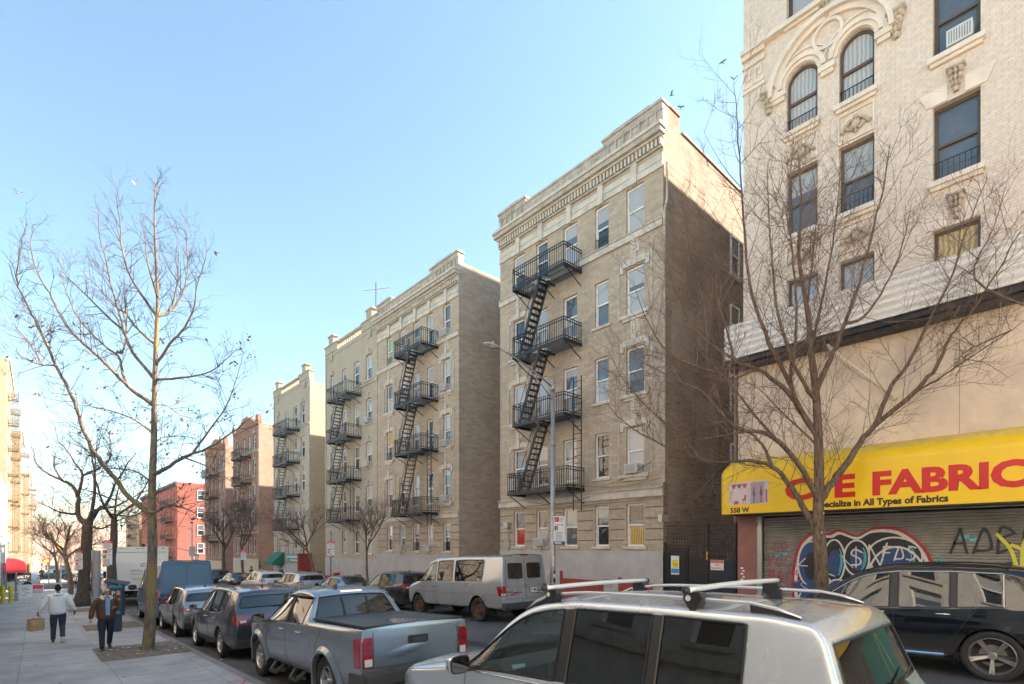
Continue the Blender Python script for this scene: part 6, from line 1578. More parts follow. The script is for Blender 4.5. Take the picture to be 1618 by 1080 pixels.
b = MB(); b.tube([c.S(1.5 + 1.8 * k / 8, .36, -1, .05) for k in range(9)], .03, 6); b.build('running_board', C_chrome, gle)

# ---------------- passenger van on the far side
L_, H_ = 5.55, 2.12
up = [0, .06, .2, .38, .55, .68, .8, .9, 1.02, 1.3, 1.58, 1.98, 2.08, 2.5, 2.98, 3.1, 3.7, 4.42, 4.55, 5.0, 5.25, L_ - .08, L_ - .02]
sp = dict(L=L_, W=2.0, H=H_, f=.82, r=4.32, rw=.375, ra=.46, sill=.44, up=up, plan=[(0, .84), (.09, .92), (.3, .97), (.8, 1), (L_ - .3, 1), (L_, .96)],
    sect=[(.4, .95), (.6, .99), (.9, 1.0), (1.3, .985), (1.8, .94), (2.1, .88)], should=.06, crown=.06, tumble=1.1,
    belt=[(0, .9), (.2, 1.02), (.9, 1.2), (1.02, 1.24), (L_, 1.24)], top=[(0, .98), (.06, 1.05), (.3, 1.14), (.8, 1.24), (1.02, 1.31), (1.3, 1.66), (1.58, 1.93), (1.9, 2.01), (3, 2.03), (L_, 2.0)],
    topw=[(0, .8), (.5, .88), (1.02, .9), (1.3, .88), (1.6, .85), (L_, .84)], nose=[.06, .0, 0, .0, .03, .06, .1], tail=[.0, .0, .02, .04, .05, .08, .1], bulge=(.08, .02), tailin=.06, wh=.1,
    win=[(8, 11, 'm'), (11, 12, 'body'), (12, 14, 'm'), (14, 15, 'body'), (15, 17, 'm')], ws=(8, 9), curve={8: .2, 9: .12, 10: .08}, cabin=(1.3, 4.9, 1.2), seats=(2.1,),
    crease={('row', 0): .5, 'tailcorner': .6, ('top', 22): .6}, endclad=False)
sp['win'] = [(8, 11, 'c'), (12, 14, 'm'), (15, 18, 'm')]
c = Car('van', sp)
van = finish('passenger_van', c, (11.7, 15.1), 'silver passenger van with twin rear doors parked in front of the nearest tan flats', 'van', P_van)
van.scale = (1.03, 1.03, 1.05)
common_details(van, c, P_van, hatch=False, handles=(1.95,), hz=1.05, hand=C_rub, mirror_s=1.2, mirror_z=1.25, mmat=C_rub, msize=1.2, seams=False)
add_wheels(van, c, 'steel', rim=C_steel, x_in=.03)
b = MB(); W2 = 1.0
for sg in (-1, 1):
    c.seam(b, [(1.28, .52), (1.28, 1.18)], sg=sg); c.seam(b, [(2.03, .5), (2.03, 1.9)], sg=sg); c.seam(b, [(3.04, .5), (3.04, 1.25)], sg=sg); c.seam(b, [(1.3, .86), (L_ - .3, .86)], sg=sg, r=.004)
c.seam(b, [(0, .72), (0, 1.92)], 'R', r=.007)
for sg in (-1, 1): c.seam(b, [(sg * .8, .72), (sg * .8, 1.5), (sg * .74, 1.9)], 'R', r=.007)
c.seam(b, [(-.8, .72), (.8, .72)], 'R', r=.006); b.build('door_seam', C_rub, van)
for sg in (-1, 1):
    b = MB(); x0, x1 = sorted((sg * .09, sg * .7)); c.patch(b, rrect(x0, x1, 1.32, 1.8, .07), 'R', off=.008); b.build('rear_window', plain('van_glass', (.03, .025, .022), .06, spec=.8), van)
    b = MB(); x0, x1 = sorted((sg * .83, sg * .97)); c.patch(b, rrect(x0, x1, .82, 1.12, .02), 'R', off=.015); c.patch(b, rrect(L_ - .12, L_ - .0, .82, 1.12, .02), 'S', sg, off=.012)
    x0, x1 = sorted((sg * .84, sg * .96)); c.patch(b, [(x0, .84), (x1, .84), (x1, .89), (x0, .89)], 'R', off=.024, m=1); b.build('tail_light', [C_lampr, C_lampw], van)
plate(van, c, .32, .96, '', .3, .16)
b = MB(); yr = -c.half; b.prism([(yr - .12, .42), (yr - .14, .5), (yr - .12, .6), (yr + .05, .62), (yr + .05, .42)], -.97, .97, 'x'); b.build('rear_bumper', C_plast, van)
b = MB(); b.box(-.14, .14, yr + .03, yr + .1, 2.02, 2.06); b.build('high_brake_light', C_lampr, van)
b = MB(); c.patch(b, rrect(-.66, -.42, .86, .89, .01), 'R', off=.01); c.patch(b, rrect(.66, .76, .8, .84, .018), 'R', off=.01); b.build('badge', C_chrome, van)

# ---------------- tall blue cargo van
L_, H_ = 6.0, 2.62
up = [0, .06, .25, .45, .62, .8, .92, 1.02, 1.15, 1.5, 1.9, 2.25, 2.35, 2.8, 3.2, 3.6, 4.0, 4.4, 4.8, 5.2, 5.5, L_ - .1, L_ - .03]
sp = dict(L=L_, W=2.06, H=H_, f=1.0, r=4.75, rw=.36, sill=.35, up=up, plan=[(0, .8), (.09, .88), (.4, .96), (1, 1), (L_ - .3, 1), (L_, .955)],
    sect=[(.3, .96), (.8, 1.0), (1.4, .985), (2.0, .94), (2.6, .86)], should=.06, crown=.05, tumble=1.05,
    belt=[(0, .8), (.25, 1.0), (1.15, 1.3), (L_, 1.36)], top=[(0, .95), (.06, 1.02), (.25, 1.12), (1.02, 1.34), (1.15, 1.42), (1.5, 1.86), (1.9, 2.3), (2.3, 2.5), (L_, 2.52)],
    topw=[(0, .75), (1.15, .88), (1.9, .82), (L_, .8)], nose=[.08, 0, 0, .02, .05, .08, .12], tail=[0, 0, .02, .04, .06, .1, .12], bulge=(.12, .02), tailin=.06, wh=.3,
    win=[(8, 11, 'd')], ws=(8, 9), curve={8: .25, 9: .18, 10: .1}, cabin=(1.5, 3, 1.25), seats=(2.2,), crease={('row', 0): .5, 'tailcorner': .6, ('top', 22): .5})
c = Car('cargo_van', sp)
cv = finish('cargo_van', c, (4.43, 26.9), 'tall slate blue cargo van with plain rear doors parked behind the white box truck', 'van', P_blue)
common_details(cv, c, P_blue, hatch=False, seams=False, mirror_s=1.45, mirror_z=1.35, mmat=C_rub, msize=1.6)
add_wheels(cv, c, 'hubcap')
b = MB(); c.seam(b, [(0, .62), (0, 2.4)], 'R', r=.008)
for sg in (-1, 1):
    c.seam(b, [(sg * .88, .62), (sg * .87, 1.5), (sg * .78, 2.36), (sg * .5, 2.42), (0, 2.42)], 'R', r=.008); c.seam(b, [(2.3, .45), (2.3, 2.2)], sg=sg); c.seam(b, [(3.5, .45), (3.5, 2.3)], sg=sg)
    c.seam(b, [(sg * .08, 1.5), (sg * .84, 1.5)], 'R', r=.006)
c.seam(b, [(-.88, .62), (.88, .62)], 'R', r=.006); b.build('door_seam', C_rub, cv)
for sg in (-1, 1):
    b = MB(); x0, x1 = sorted((sg * .9, sg * 1.0)); c.patch(b, rrect(x0, x1, 1.0, 1.45, .02), 'R', off=.015); c.patch(b, rrect(L_ - .14, L_ - .02, 1.0, 1.45, .02), 'S', sg, off=.012); b.build('tail_light', C_lampr, cv)
b = MB(); b.box(-.16, .16, -c.half + .06, -c.half + .14, 2.50, 2.56); b.build('high_brake_light', C_lampr, cv)
plate(cv, c, -.4, .95, '')
b = MB(); yr = -c.half; b.box(-.9, .9, yr - .06, yr + .1, .36, .55); b.build('rear_bumper', C_plast, cv)

# ---------------- white box truck
bt = empty('box_truck', (4.6, 40.5, g(4.6, 40.5)), (math.atan(-.026), 0, 0), label='white box truck with pale lettering on its roller door', cat='truck'); del bt['_org']
b = MB(); b.box(-1.22, 1.22, -3.6, 2.2, .95, 3.35); b.box(-1.25, 1.25, -3.62, -3.5, .9, .98)
for sg in (-1, 1): b.box(sg * 1.22, sg * 1.25, -3.63, -3.45, .9, 3.38)
b.box(-1.22, 1.22, -3.63, -3.45, 3.28, 3.4); b.build('box', P_white, bt, world=False)
b = MB(); n = 5
for k in range(n): b.box(-1.1, 1.1, -3.615, -3.6, 1.02 + k * .43, 1.44 + k * .43)
b.box(-1.15, 1.15, -3.64, -3.63, 3.08, 3.1, 1)
b.build('roller_door', [P_white, C_plast], bt, world=False)
b = MB()
for x_ in (-.25, 0, .25, -1.0, 1.0): b.box(x_ - .07, x_ + .07, -3.645, -3.631, 3.3, 3.33, 0)
b.build('marker_light', C_lampr, bt, world=False)
b = MB(); b.box(-.45, .45, -3.5, 3.4, .62, .85); b.box(-1.15, 1.15, -3.72, -3.62, .5, .62); b.box(-1.1, -.5, .2, 1.4, .45, .85); b.box(.5, 1.1, .2, 1.4, .45, .85); b.build('chassis', C_under, bt, world=False)
b = MB(); b.prism([(2.3, .6), (4.2, .6), (4.25, 1.2), (3.5, 1.45), (3.0, 2.2), (2.3, 2.3)], -1.0, 1.0, 'x'); b.build('cab', P_white, bt, world=False)
for sg in (-1, 1):
    b = MB(); b.prism([(2.5, 1.4), (3.35, 1.4), (2.95, 2.1), (2.5, 2.1)], sg * 1.001, sg * 1.01, 'x'); b.build('side_window', G_dark, bt, world=False)
    b = MB(); b.box(sg * 1.1, sg * 1.3, 3.2, 3.28, 1.5, 1.95); b.bar((sg * 1.0, 3.2, 1.7), (sg * 1.2, 3.24, 1.7), .04); b.build('wing_mirror', C_rub, bt, world=False)
t_, r_ = wheel_parts(.42, .28, 'steel')
for yy in (-2.2, 3.0):
    for sg in (-1, 1):
        w_ = t_.build('wheel', C_tyre, bt, smooth=True, world=False); w_.location = (sg * .92, yy, .42); w_.rotation_euler = (0, 0, 0 if sg > 0 else math.pi); r_.build('rim', [C_rim, C_rimd, C_disc], w_, world=False)
Pt = lambda u, v, w_: (u, -3.62 - w_, v)
M_let = plain('faded_lettering', (.16, .22, .2), .6); M_letr = plain('faded_red_lettering', (.4, .16, .17), .6)
text('lettering', 'WALL.A.A', .24, Pt, -.6, 1.95, .0, M_let, bt, facing='l', sx=1.2); text('lettering', 'CARPETING SERVICES', .1, Pt, -.6, 1.8, .0, M_let, bt, facing='l', sx=1.2); text('lettering', 'NewYork-Pro', .17, Pt, -.5, 1.5, .0, M_letr, bt, facing='l', sx=1.2)
b = MB()
for k in range(7): b.tube([Pt(.1 + .22 * math.cos(a_ * .5 + k), 2.35 + .1 * math.sin(a_ * .7 + k * .8), .003) for a_ in range(8)], .006, 4)
b.build('emblem', M_letr, bt, world=False)

# ---------------- lesser cars further up the street
def hatch(name, loc, label, M, group, **kw):
    sp = suv_spec(**{**dict(L=4.5, W=1.84, H=1.64, f=.9, r=3.58, rw=.34, B=2.42, Cc=3.2, D=3.8, belt0=.98, belt1=1.1, cowl=1.36, rf=2.0, tailtop=.36, hood0=.82, hood1=1.0), **kw}); c = Car(name, sp, sub=2)
    r_ = finish(name, c, loc, label, 'car', M, group=group, detail=1); add_wheels(r_, c, 'multi'); suv_extras(r_, c, wiper=False, rails=False); common_details(r_, c, M, B=sp['up'][11], mirror_s=1.5, mirror_z=1.02, handles=(2.25, 3.05), hz=.9); plate(r_, c, 0, .75, ''); return r_, c
GF = 'cars parked along the far kerb'; GN = 'cars parked along the near kerb'
hatch('parked_car', (11.85, 20.9), 'gunmetal hatchback parked ahead of the silver passenger van', P_dkgrey, GF)
def sedan(name, loc, label, M, group):
    up = [0, .08, .3, .5, .68, .88, 1.06, 1.2, 1.42, 1.75, 2.1, 2.4, 2.48, 2.9, 3.2, 3.45, 3.62, 3.85, 4.02, 4.2, 4.45, 4.6, 4.66]
    sp = dict(L=4.75, W=1.8, H=1.44, f=.9, r=3.68, rw=.32, sill=.24, up=up, plan=[(0, .8), (.09, .88), (.4, .96), (1, 1), (3.8, 1), (4.5, .95), (4.75, .88)], sect=[(.2, .92), (.5, .99), (.75, 1), (.95, .97), (1.4, .9)], should=.06, crown=.05, tumble=1.1,
        belt=[(0, .6), (.3, .74), (1.42, .9), (4, .96), (4.75, .92)], top=[(0, .66), (.08, .74), (.3, .8), (1.2, .95), (1.42, .97), (1.75, 1.2), (2.1, 1.36), (2.5, 1.41), (3.2, 1.38), (3.45, 1.33), (4.02, 1.03), (4.66, .99)],
        topw=[(0, .7), (1.42, .83), (1.75, .77), (2.1, .7), (3.45, .68), (4.02, .78), (4.75, .74)], nose=[.1, .03, 0, 0, .03, .06, .1], tail=[.1, .03, 0, .02, .06, .08, .1], bulge=(.12, .08), tailin=.12,
        win=[(8, 11, 'd'), (11, 12, 'black'), (12, 16, 'd')], ws=(8, 9), bl=(15, 16, 17), curve={8: .24, 9: .14, 10: .1, 15: -.08, 18: -.18, 17: -.14, 16: -.1}, cabin=(1.5, 3.6, .9), seats=(2.3,), crease={('row', 0): .5, 'tailcorner': .3, ('top', 22): .6})
    c = Car(name, sp); r_ = finish(name, c, loc, label, 'car', M, group=group, detail=1); add_wheels(r_, c, 'multi', width=.2)
    for sg in (-1, 1):
        b = MB(); q = [(sg * .52, .72), (sg * .82, .72), (sg * .82, .86), (sg * .52, .86)]; c.patch(b, q, 'R', off=.012); b.build('tail_light', C_lampr, r_)
    common_details(r_, c, M, B=2.42, hatch=False, mirror_s=1.52, mirror_z=.94, handles=(2.25, 3.1), hz=.84); plate(r_, c, 0, .66, ''); return r_
sd_ = sedan('parked_car', (11.9, 26.3), 'low silver grey saloon parked between two taller cars at the far kerb', P_silver2, GF)
f1, _ = hatch('parked_car', (11.9, 32.6), 'pale silver estate car parked by the tall red wall stub', P_van, GF, L=4.75, r=3.75, D=4.0)
def dup(src, loc, label, group=None, M=None, rz=0):
    c_ = copy_tree(src); c_.location = (loc[0], loc[1], g(*loc)); c_['label'] = label; c_.rotation_euler = (math.atan(-.026), 0, rz)
    if group: c_['group'] = group
    if M:
        for ch in c_.children:
            if ch.name.startswith(('body',)):
                ch.data = ch.data.copy(); ch.data.materials[0] = M
    return c_
dup(f1, (11.9, 39.5), 'white hatchback parked just before the green awning', GF, P_white); dup(sd_, (11.9, 46), 'black saloon parked under the green awning', GF, P_black); dup(f1, (11.9, 53), 'dark hatchback parked beyond the green awning', GF, P_dkgrey)
dup(f1, (4.4, 49.5), 'white hatchback beyond the box truck, seen between the street trees', GN, P_white); dup(sd_, (4.4, 56), 'dark saloon two places beyond the box truck', GN, P_dkgrey)
dup(f1, (4.4, 62.5), 'pearl grey hatchback three places beyond the box truck', GN, P_pearl); dup(sd_, (4.4, 69.5), 'red saloon parked near the far end of the near kerb', GN, P_red); dup(f1, (4.4, 77), 'white hatchback parked near the far end of the near kerb', GN, P_white)
dup(sd_, (4.4, 85), 'silver saloon, last in the near kerb row', GN); dup(sd_, (11.9, 61), 'silver saloon parked before the gabled red flats', GF); dup(f1, (11.9, 68), 'white hatchback parked before the far red flats', GF, P_white)
dup(f1, (2.2, 116), 'small teal car crossing the far junction', None, P_teal, R(90)); dup(f1, (-2.0, 75), 'white car waiting in the side street behind the pavement boards', None, P_white, R(90))
for o in [o for o in bpy.data.objects if o.get('label') in ('small teal car crossing the far junction', 'white car waiting in the side street behind the pavement boards')]:
    if 'group' in o: del o['group']
# ================================================================ TREES
def bark(name, c1, c2, moss=None):
    m, t, b = new_mat(name); L = t.links.new; tc = t.nodes.new('ShaderNodeNewGeometry'); mp = t.nodes.new('ShaderNodeMapping'); mp.inputs['Scale'].default_value = (14, 14, 3); L(tc.outputs['Position'], mp.inputs[0])
    nz = t.nodes.new('ShaderNodeTexNoise'); nz.inputs['Scale'].default_value = 1.4; nz.inputs['Detail'].default_value = 7; nz.inputs['Roughness'].default_value = .7; L(mp.outputs[0], nz.inputs['Vector'])
    r = t.nodes.new('ShaderNodeValToRGB'); r.color_ramp.elements[0].position = .36; r.color_ramp.elements[0].color = (*c1, 1); r.color_ramp.elements[1].position = .62; r.color_ramp.elements[1].color = (*c2, 1); L(nz.outputs[0], r.inputs[0]); L(r.outputs[0], b.inputs['Base Color'])
    if moss:
        n2 = t.nodes.new('ShaderNodeTexNoise'); n2.inputs['Scale'].default_value = 1.1; n2.inputs['Detail'].default_value = 4; L(tc.outputs['Position'], n2.inputs['Vector'])
        r2 = t.nodes.new('ShaderNodeMapRange'); r2.inputs[1].default_value = .5; r2.inputs[2].default_value = .62; r2.inputs[4].default_value = .7; L(n2.outputs[0], r2.inputs[0])
        mx = t.nodes.new('ShaderNodeMix'); mx.data_type = 'RGBA'; L(r2.outputs[0], mx.inputs[0]); L(r.outputs[0], mx.inputs[6]); mx.inputs[7].default_value = (*moss, 1); L(mx.outputs[2], b.inputs['Base Color'])
    bp = t.nodes.new('ShaderNodeBump'); bp.inputs['Strength'].default_value = 1; bp.inputs['Distance'].default_value = .03; L(nz.outputs[0], bp.inputs['Height']); L(bp.outputs[0], b.inputs['Normal']); setp(b, rough=.95, spec=.15)
    return m
B_grey = bark('grey_bark', (.085, .07, .058), (.24, .2, .16), (.3, .22, .09)); B_brown = bark('brown_bark', (.09, .062, .045), (.25, .18, .13)); B_dark = bark('dark_bark', (.055, .045, .038), (.15, .125, .1)); B_twig = plain('twig_bark', (.17, .115, .085), .85, var=.3, vscale=2, world=True); B_twigd = plain('dark_twig_bark', (.085, .068, .06), .85, var=.3, vscale=2, world=True)
M_leaf1 = plain('dry_oak_leaf', (.15, .08, .05), .8, var=.4, vscale=8, world=True); M_leaf2 = plain('orange_leaf', (.42, .13, .04), .7)
FW = Vector((math.sin(R(42.1)), math.cos(R(42.1)), 0)); RT = Vector((math.cos(R(42.1)), -math.sin(R(42.1)), 0)); UP = Vector((0, 0, 1))
def at(px, py, d): return Vector((0, 0, CZ)) + FW * d + RT * ((px - 809) / 833 * d) + UP * ((862 - py) / 833 * d)
def spline(pts, n=4):
    out = []
    for i in range(len(pts) - 1):
        p0, p1, p2, p3 = pts[max(i - 1, 0)], pts[i], pts[i + 1], pts[min(i + 2, len(pts) - 1)]
        for k in range(n):
            t = k / n; out.append(.5 * ((2 * p1) + (p2 - p0) * t + (2 * p0 - 5 * p1 + 4 * p2 - p3) * t * t + (3 * p1 - p0 - 3 * p2 + p3) * t ** 3))
    out.append(pts[-1].copy()); return out
def twig(b, p, d, ln, r, rnd, lvl, up=.25, leaves=None, lp=0, curl=.35, m=0, branch=(3, 5)):
    n = 4 if lvl else 3; pts = [p]; q = p.copy(); dd = d.normalized()
    for i in range(n):
        dd = (dd + Vector((rnd.uniform(-1, 1), rnd.uniform(-1, 1), rnd.uniform(-1, 1))) * curl * .45 + UP * up * .3).normalized(); q = q + dd * ln / n; pts.append(q.copy())
    b.tube(pts, [r * (1 - .75 * i / n) for i in range(n + 1)], 3, m, cap=False)
    if lvl > 0:
        for k in range(rnd.randint(*branch)):
            t = rnd.uniform(.2, .95); i = min(n - 1, int(t * n)); pp = pts[i].lerp(pts[i + 1], t * n - i); base = (pts[i + 1] - pts[i]).normalized()
            side = base.cross(Vector((rnd.uniform(-1, 1), rnd.uniform(-1, 1), rnd.uniform(-1, 1)))).normalized()
            twig(b, pp, base * rnd.uniform(.5, 1) + side * rnd.uniform(.5, 1.1), ln * rnd.uniform(.35, .65), r * .55, rnd, lvl - 1, up, leaves, lp, curl, m, branch)
    if leaves is not None and rnd.random() < lp:
        for k in range(rnd.randint(1, 4)):
            c = pts[rnd.randint(1, n)] + Vector((rnd.uniform(-.06, .06), rnd.uniform(-.06, .06), rnd.uniform(-.12, 0))); s = rnd.uniform(.025, .05)
            a = Vector((rnd.uniform(-1, 1), rnd.uniform(-1, 1), rnd.uniform(-1, 1))).normalized(); u = a.orthogonal().normalized(); v = a.cross(u)
            pl = [c + u * s * x + v * s * y + a * s * z for x, y, z in ((-1.3, 0, .2), (-.5, .45, 0), (.3, .55, .1), (1.2, 0, .3), (.3, -.5, .1), (-.5, -.4, 0))]; leaves.face(pl, 1 if rnd.random() < .06 else 0)
def limb_tree(name, label, base, D, trunk, limbs, r0, rt, m_bark, m_twig, seed, dens=3.0, tl=(.5, 1.3), up=.3, leafz=None, lp=0, twr=.012, spread=1.4, branch=(3, 5), lvl=1, flare=1.6, n=12, xmax=None):
    rnd = random.Random(seed); root = empty(name, tuple(base), label=label, cat='tree'); tb = MB(); cb = MB(); lv = MB() if lp else None
    allpts = []        # (point, radius, depth offset)
    tp = spline([at(x, y, D) for x, y in trunk]); tp[0] = Vector(base); N = len(tp)
    rad = [r0 + (rt - r0) * (i / (N - 1)) ** .8 for i in range(N)]; rad[0] *= flare; 
    if N > 2: rad[1] *= 1 + (flare - 1) * .25
    z0 = tp[0].z
    tb.tube(tp, rad, n)
    for p, r in zip(tp, rad): allpts.append((p, r))
    def shoot(pts, rr, a=0):
        L_ = 0
        for i in range(len(pts) - 1):
            seg = pts[i + 1] - pts[i]; L_ = seg.length; t = i / len(pts)
            if t < a: continue
            k = dens * L_; kk = int(k) + (1 if rnd.random() < k - int(k) else 0)
            for _ in range(kk):
                p = pts[i] + seg * rnd.random(); d0 = seg.normalized(); side = d0.cross(Vector((rnd.uniform(-1, 1), rnd.uniform(-1, 1), rnd.uniform(-1, 1)))).normalized()
                ln = rnd.uniform(*tl) * (1.1 - .5 * t); lo = leafz is not None and p.z < leafz
                twig(cb, p, d0 * rnd.uniform(.3, .9) + side * rnd.uniform(.6, 1.1) + UP * up * .4, ln, min(twr, rr[i] * .6), rnd, lvl, up, lv if lo else None, lp, branch=branch)
    for L_ in limbs:
        pts, ra = L_[0], L_[1]; w_ = L_[2] if len(L_) > 2 else rnd.uniform(-spread, spread)
        p0 = at(*pts[0], D); bestp = min(allpts, key=lambda q: ((q[0] - p0) - FW * (q[0] - p0).dot(FW)).length)
        off = (bestp[0] - p0).dot(FW); M_ = len(pts); sc = []
        for i, (x, y) in enumerate(pts):
            d_ = D + off + w_ * (i / (M_ - 1)) ** .8
            if xmax and at(x, y, d_).x > xmax: d_ = xmax / (FW.x + RT.x * (x - 809) / 833)
            sc.append(at(x, y, d_))
        sc[0] = bestp[0].copy(); sp_ = spline(sc)
        rr = [ra * (1 - .9 * (i / (len(sp_) - 1)) ** .8) for i in range(len(sp_))]; rr[0] = min(bestp[1], ra * 1.25)
        sp2 = [sp_[0]] + [p + Vector((rnd.uniform(-1, 1), rnd.uniform(-1, 1), rnd.uniform(-1, 1))) * ra * .25 for p in sp_[1:]]
        tb.tube(sp2, rr, 8)
        for p, r in zip(sp2, rr): allpts.append((p, r))
        shoot(sp2, rr, .12)
    shoot(tp, rad, .3)
    tb.build('trunk', m_bark, root, smooth=True); cb.build('crown', m_twig, root)
    if lv and lv.f: lv.build('dead_leaves', [M_leaf1, M_leaf2], root, kind='stuff')
    return root
# --- the slender oak by the kerb, left
T1 = [((231, 818), (205, 785), (175, 747), (150, 715), (132, 680), (117, 633), (97, 594), (80, 559), (62, 520), (47, 489), (29, 454), (27, 423), (33, 388), (45, 349)), ((241, 648), (212, 618), (190, 598), (156, 563), (124, 536), (97, 501), (78, 462), (62, 435), (49, 392), (52, 353)),
      ((212, 618), (194, 590), (187, 563), (163, 544), (132, 513), (113, 482), (101, 447), (100, 408)), ((187, 563), (196, 550), (200, 513), (198, 462), (194, 420)), ((240, 596), (210, 556), (198, 528), (187, 489), (175, 447), (167, 408), (157, 369), (156, 318)),
      ((243, 550), (218, 520), (198, 495), (175, 478), (156, 454), (132, 431), (112, 400)), ((198, 528), (170, 500), (144, 474), (120, 450), (101, 431), (86, 392)), ((245, 503), (224, 466), (202, 427), (192, 388), (190, 353), (185, 318), (189, 283)),
      ((251, 505), (272, 489), (288, 466), (296, 427), (295, 377), (294, 322)), ((264, 493), (278, 462), (282, 408), (281, 353)), ((249, 466), (240, 440), (233, 415), (229, 377), (221, 342)), ((250, 571), (268, 544), (292, 517), (307, 485), (311, 454), (325, 408), (325, 373)),
      ((251, 597), (280, 597), (303, 594), (334, 586), (362, 563), (381, 546)), ((243, 750), (262, 740), (290, 722), (320, 712), (350, 695), (380, 672), (402, 655)), ((236, 812), (246, 808), (264, 799), (282, 799), (297, 805), (323, 815), (346, 811)),
      ((320, 712), (330, 680), (358, 641), (373, 598), (385, 555)), ((244, 640), (262, 640), (285, 655), (310, 660), (335, 650)), ((243, 690), (220, 668), (195, 655), (160, 645), (130, 640), (100, 640)), ((97, 594), (60, 575), (30, 560), (5, 540)), ((80, 559), (45, 540), (20, 510), (2, 470)), ((243, 700), (262, 690), (300, 690), (330, 700)), ((300, 722), (335, 740), (365, 760), (395, 775)), ((241, 760), (215, 745), (180, 740), (150, 742), (120, 750))]
RA1 = [.085, .07, .05, .04, .055, .045, .04, .05, .05, .04, .035, .05, .05, .075, .05, .04, .03, .035, .03, .03, .03, .03, .03]
limb_tree('street_tree', 'bare slender oak with a few brown leaves beside the two walking men', (2.2, 16.9, g0(16.9) + .1), 14.02,
    [(233, 1037), (237, 985), (239, 930), (241, 860), (240, 800), (241, 750), (243, 700), (244, 640), (246, 560), (248, 510), (249, 470), (246, 400), (244, 340), (246, 283)], list(zip(T1, [q * .82 for q in RA1])), .155, .012, B_grey, B_twigd, 21, dens=7.5, tl=(.4, 1.15), up=.25, leafz=8.0, lp=.045, twr=.011, lvl=2, branch=(2, 4))
# --- the spreading tree before the shop
T2 = [((1297, 800), (1316, 760), (1340, 728), (1360, 698), (1382, 671), (1431, 631), (1467, 596), (1489, 564), (1502, 529), (1529, 498), (1575, 430), (1612, 365)), ((1382, 665), (1409, 609), (1436, 573), (1467, 507), (1498, 449), (1530, 355), (1560, 280)),
      ((1286, 838), (1267, 796), (1250, 770), (1227, 742), (1196, 729), (1164, 729), (1120, 728), (1060, 708), (1000, 678), (960, 640)), ((1289, 800), (1271, 747), (1240, 707), (1209, 685), (1164, 676), (1142, 653), (1110, 620), (1070, 600), (1020, 575)),
      ((1227, 742), (1210, 712), (1196, 693), (1170, 675), (1140, 668), (1090, 668), (1040, 650)), ((1292, 684), (1267, 653), (1244, 618), (1196, 582), (1164, 569), (1147, 520), (1132, 450), (1128, 380)), ((1267, 653), (1249, 600), (1256, 551), (1258, 484), (1252, 400), (1246, 310), (1254, 220)),
      ((1291, 625), (1311, 569), (1329, 524), (1351, 467), (1375, 380), (1395, 300), (1408, 225)), ((1280, 545), (1300, 470), (1315, 390), (1325, 300), (1332, 220)), ((1244, 618), (1215, 540), (1190, 470), (1178, 390), (1172, 300), (1165, 200), (1160, 130)), ((1289, 640), (1262, 590), (1235, 520), (1222, 440), (1215, 350), (1212, 260)),
      ((1164, 569), (1120, 540), (1085, 500), (1060, 440), (1050, 380)), ((1164, 676), (1130, 690), (1090, 700), (1050, 740)), ((1120, 728), (1080, 690), (1030, 650), (985, 600), (960, 550)), ((1329, 524), (1365, 500), (1400, 450), (1425, 390), (1440, 320)), ((1431, 631), (1480, 600), (1540, 560), (1600, 520), (1640, 490)),
      ((1489, 564), (1520, 560), (1560, 575), (1600, 600)), ((1209, 685), (1180, 640), (1150, 600), (1110, 560), (1080, 520)), ((1110, 620), (1060, 560), (1020, 500), (1000, 440)), ((1502, 529), (1540, 440), (1570, 360), (1590, 290)), ((1147, 520), (1110, 470), (1090, 400), (1085, 330)), ((1271, 700), (1235, 650), (1200, 615), (1170, 600)), ((1196, 582), (1150, 600), (1100, 590), (1050, 560), (1010, 550)), ((1258, 484), (1285, 400), (1290, 320), (1280, 240))]
RA2 = [.1, .06, .085, .075, .05, .08, .06, .075, .045, .06, .055, .045, .03, .04, .045, .03, .02, .035, .035, .03, .035, .03, .035, .03]
limb_tree('street_tree', 'bare spreading tree in front of the yellow awning and the graffiti shutter', (14.2, 4.5, g(14.2, 4.5) + .1), 12.85,
    [(1299, 990), (1298, 940), (1297, 885), (1293, 830), (1293, 809), (1294, 751), (1293, 689), (1289, 618), (1281, 551), (1278, 507), (1271, 462), (1262, 400), (1266, 330), (1262, 250)], list(zip(T2, RA2)), .19, .015, B_brown, B_twig, 5, dens=4.6, tl=(.8, 2.2), up=.38, twr=.011, spread=1.6, lvl=2, branch=(3, 6), flare=1.3, xmax=15.2)
b = MB(); p = at(1299, 841, 12.85 - .2); 
for (x, y) in ((1301, 811), (1298, 841)):
    p = at(x, y, 12.85 - .185); b.lathe([(.0, -.02), (.03, -.02), (.034, .0), (.02, .008), (.001, .008)], 'y', c=tuple(p), n=12)
b.build('pruning_scar', plain('cut_wood', (.5, .36, .22), .7), [o for o in bpy.data.objects if o.name == 'street_tree.001'][0])
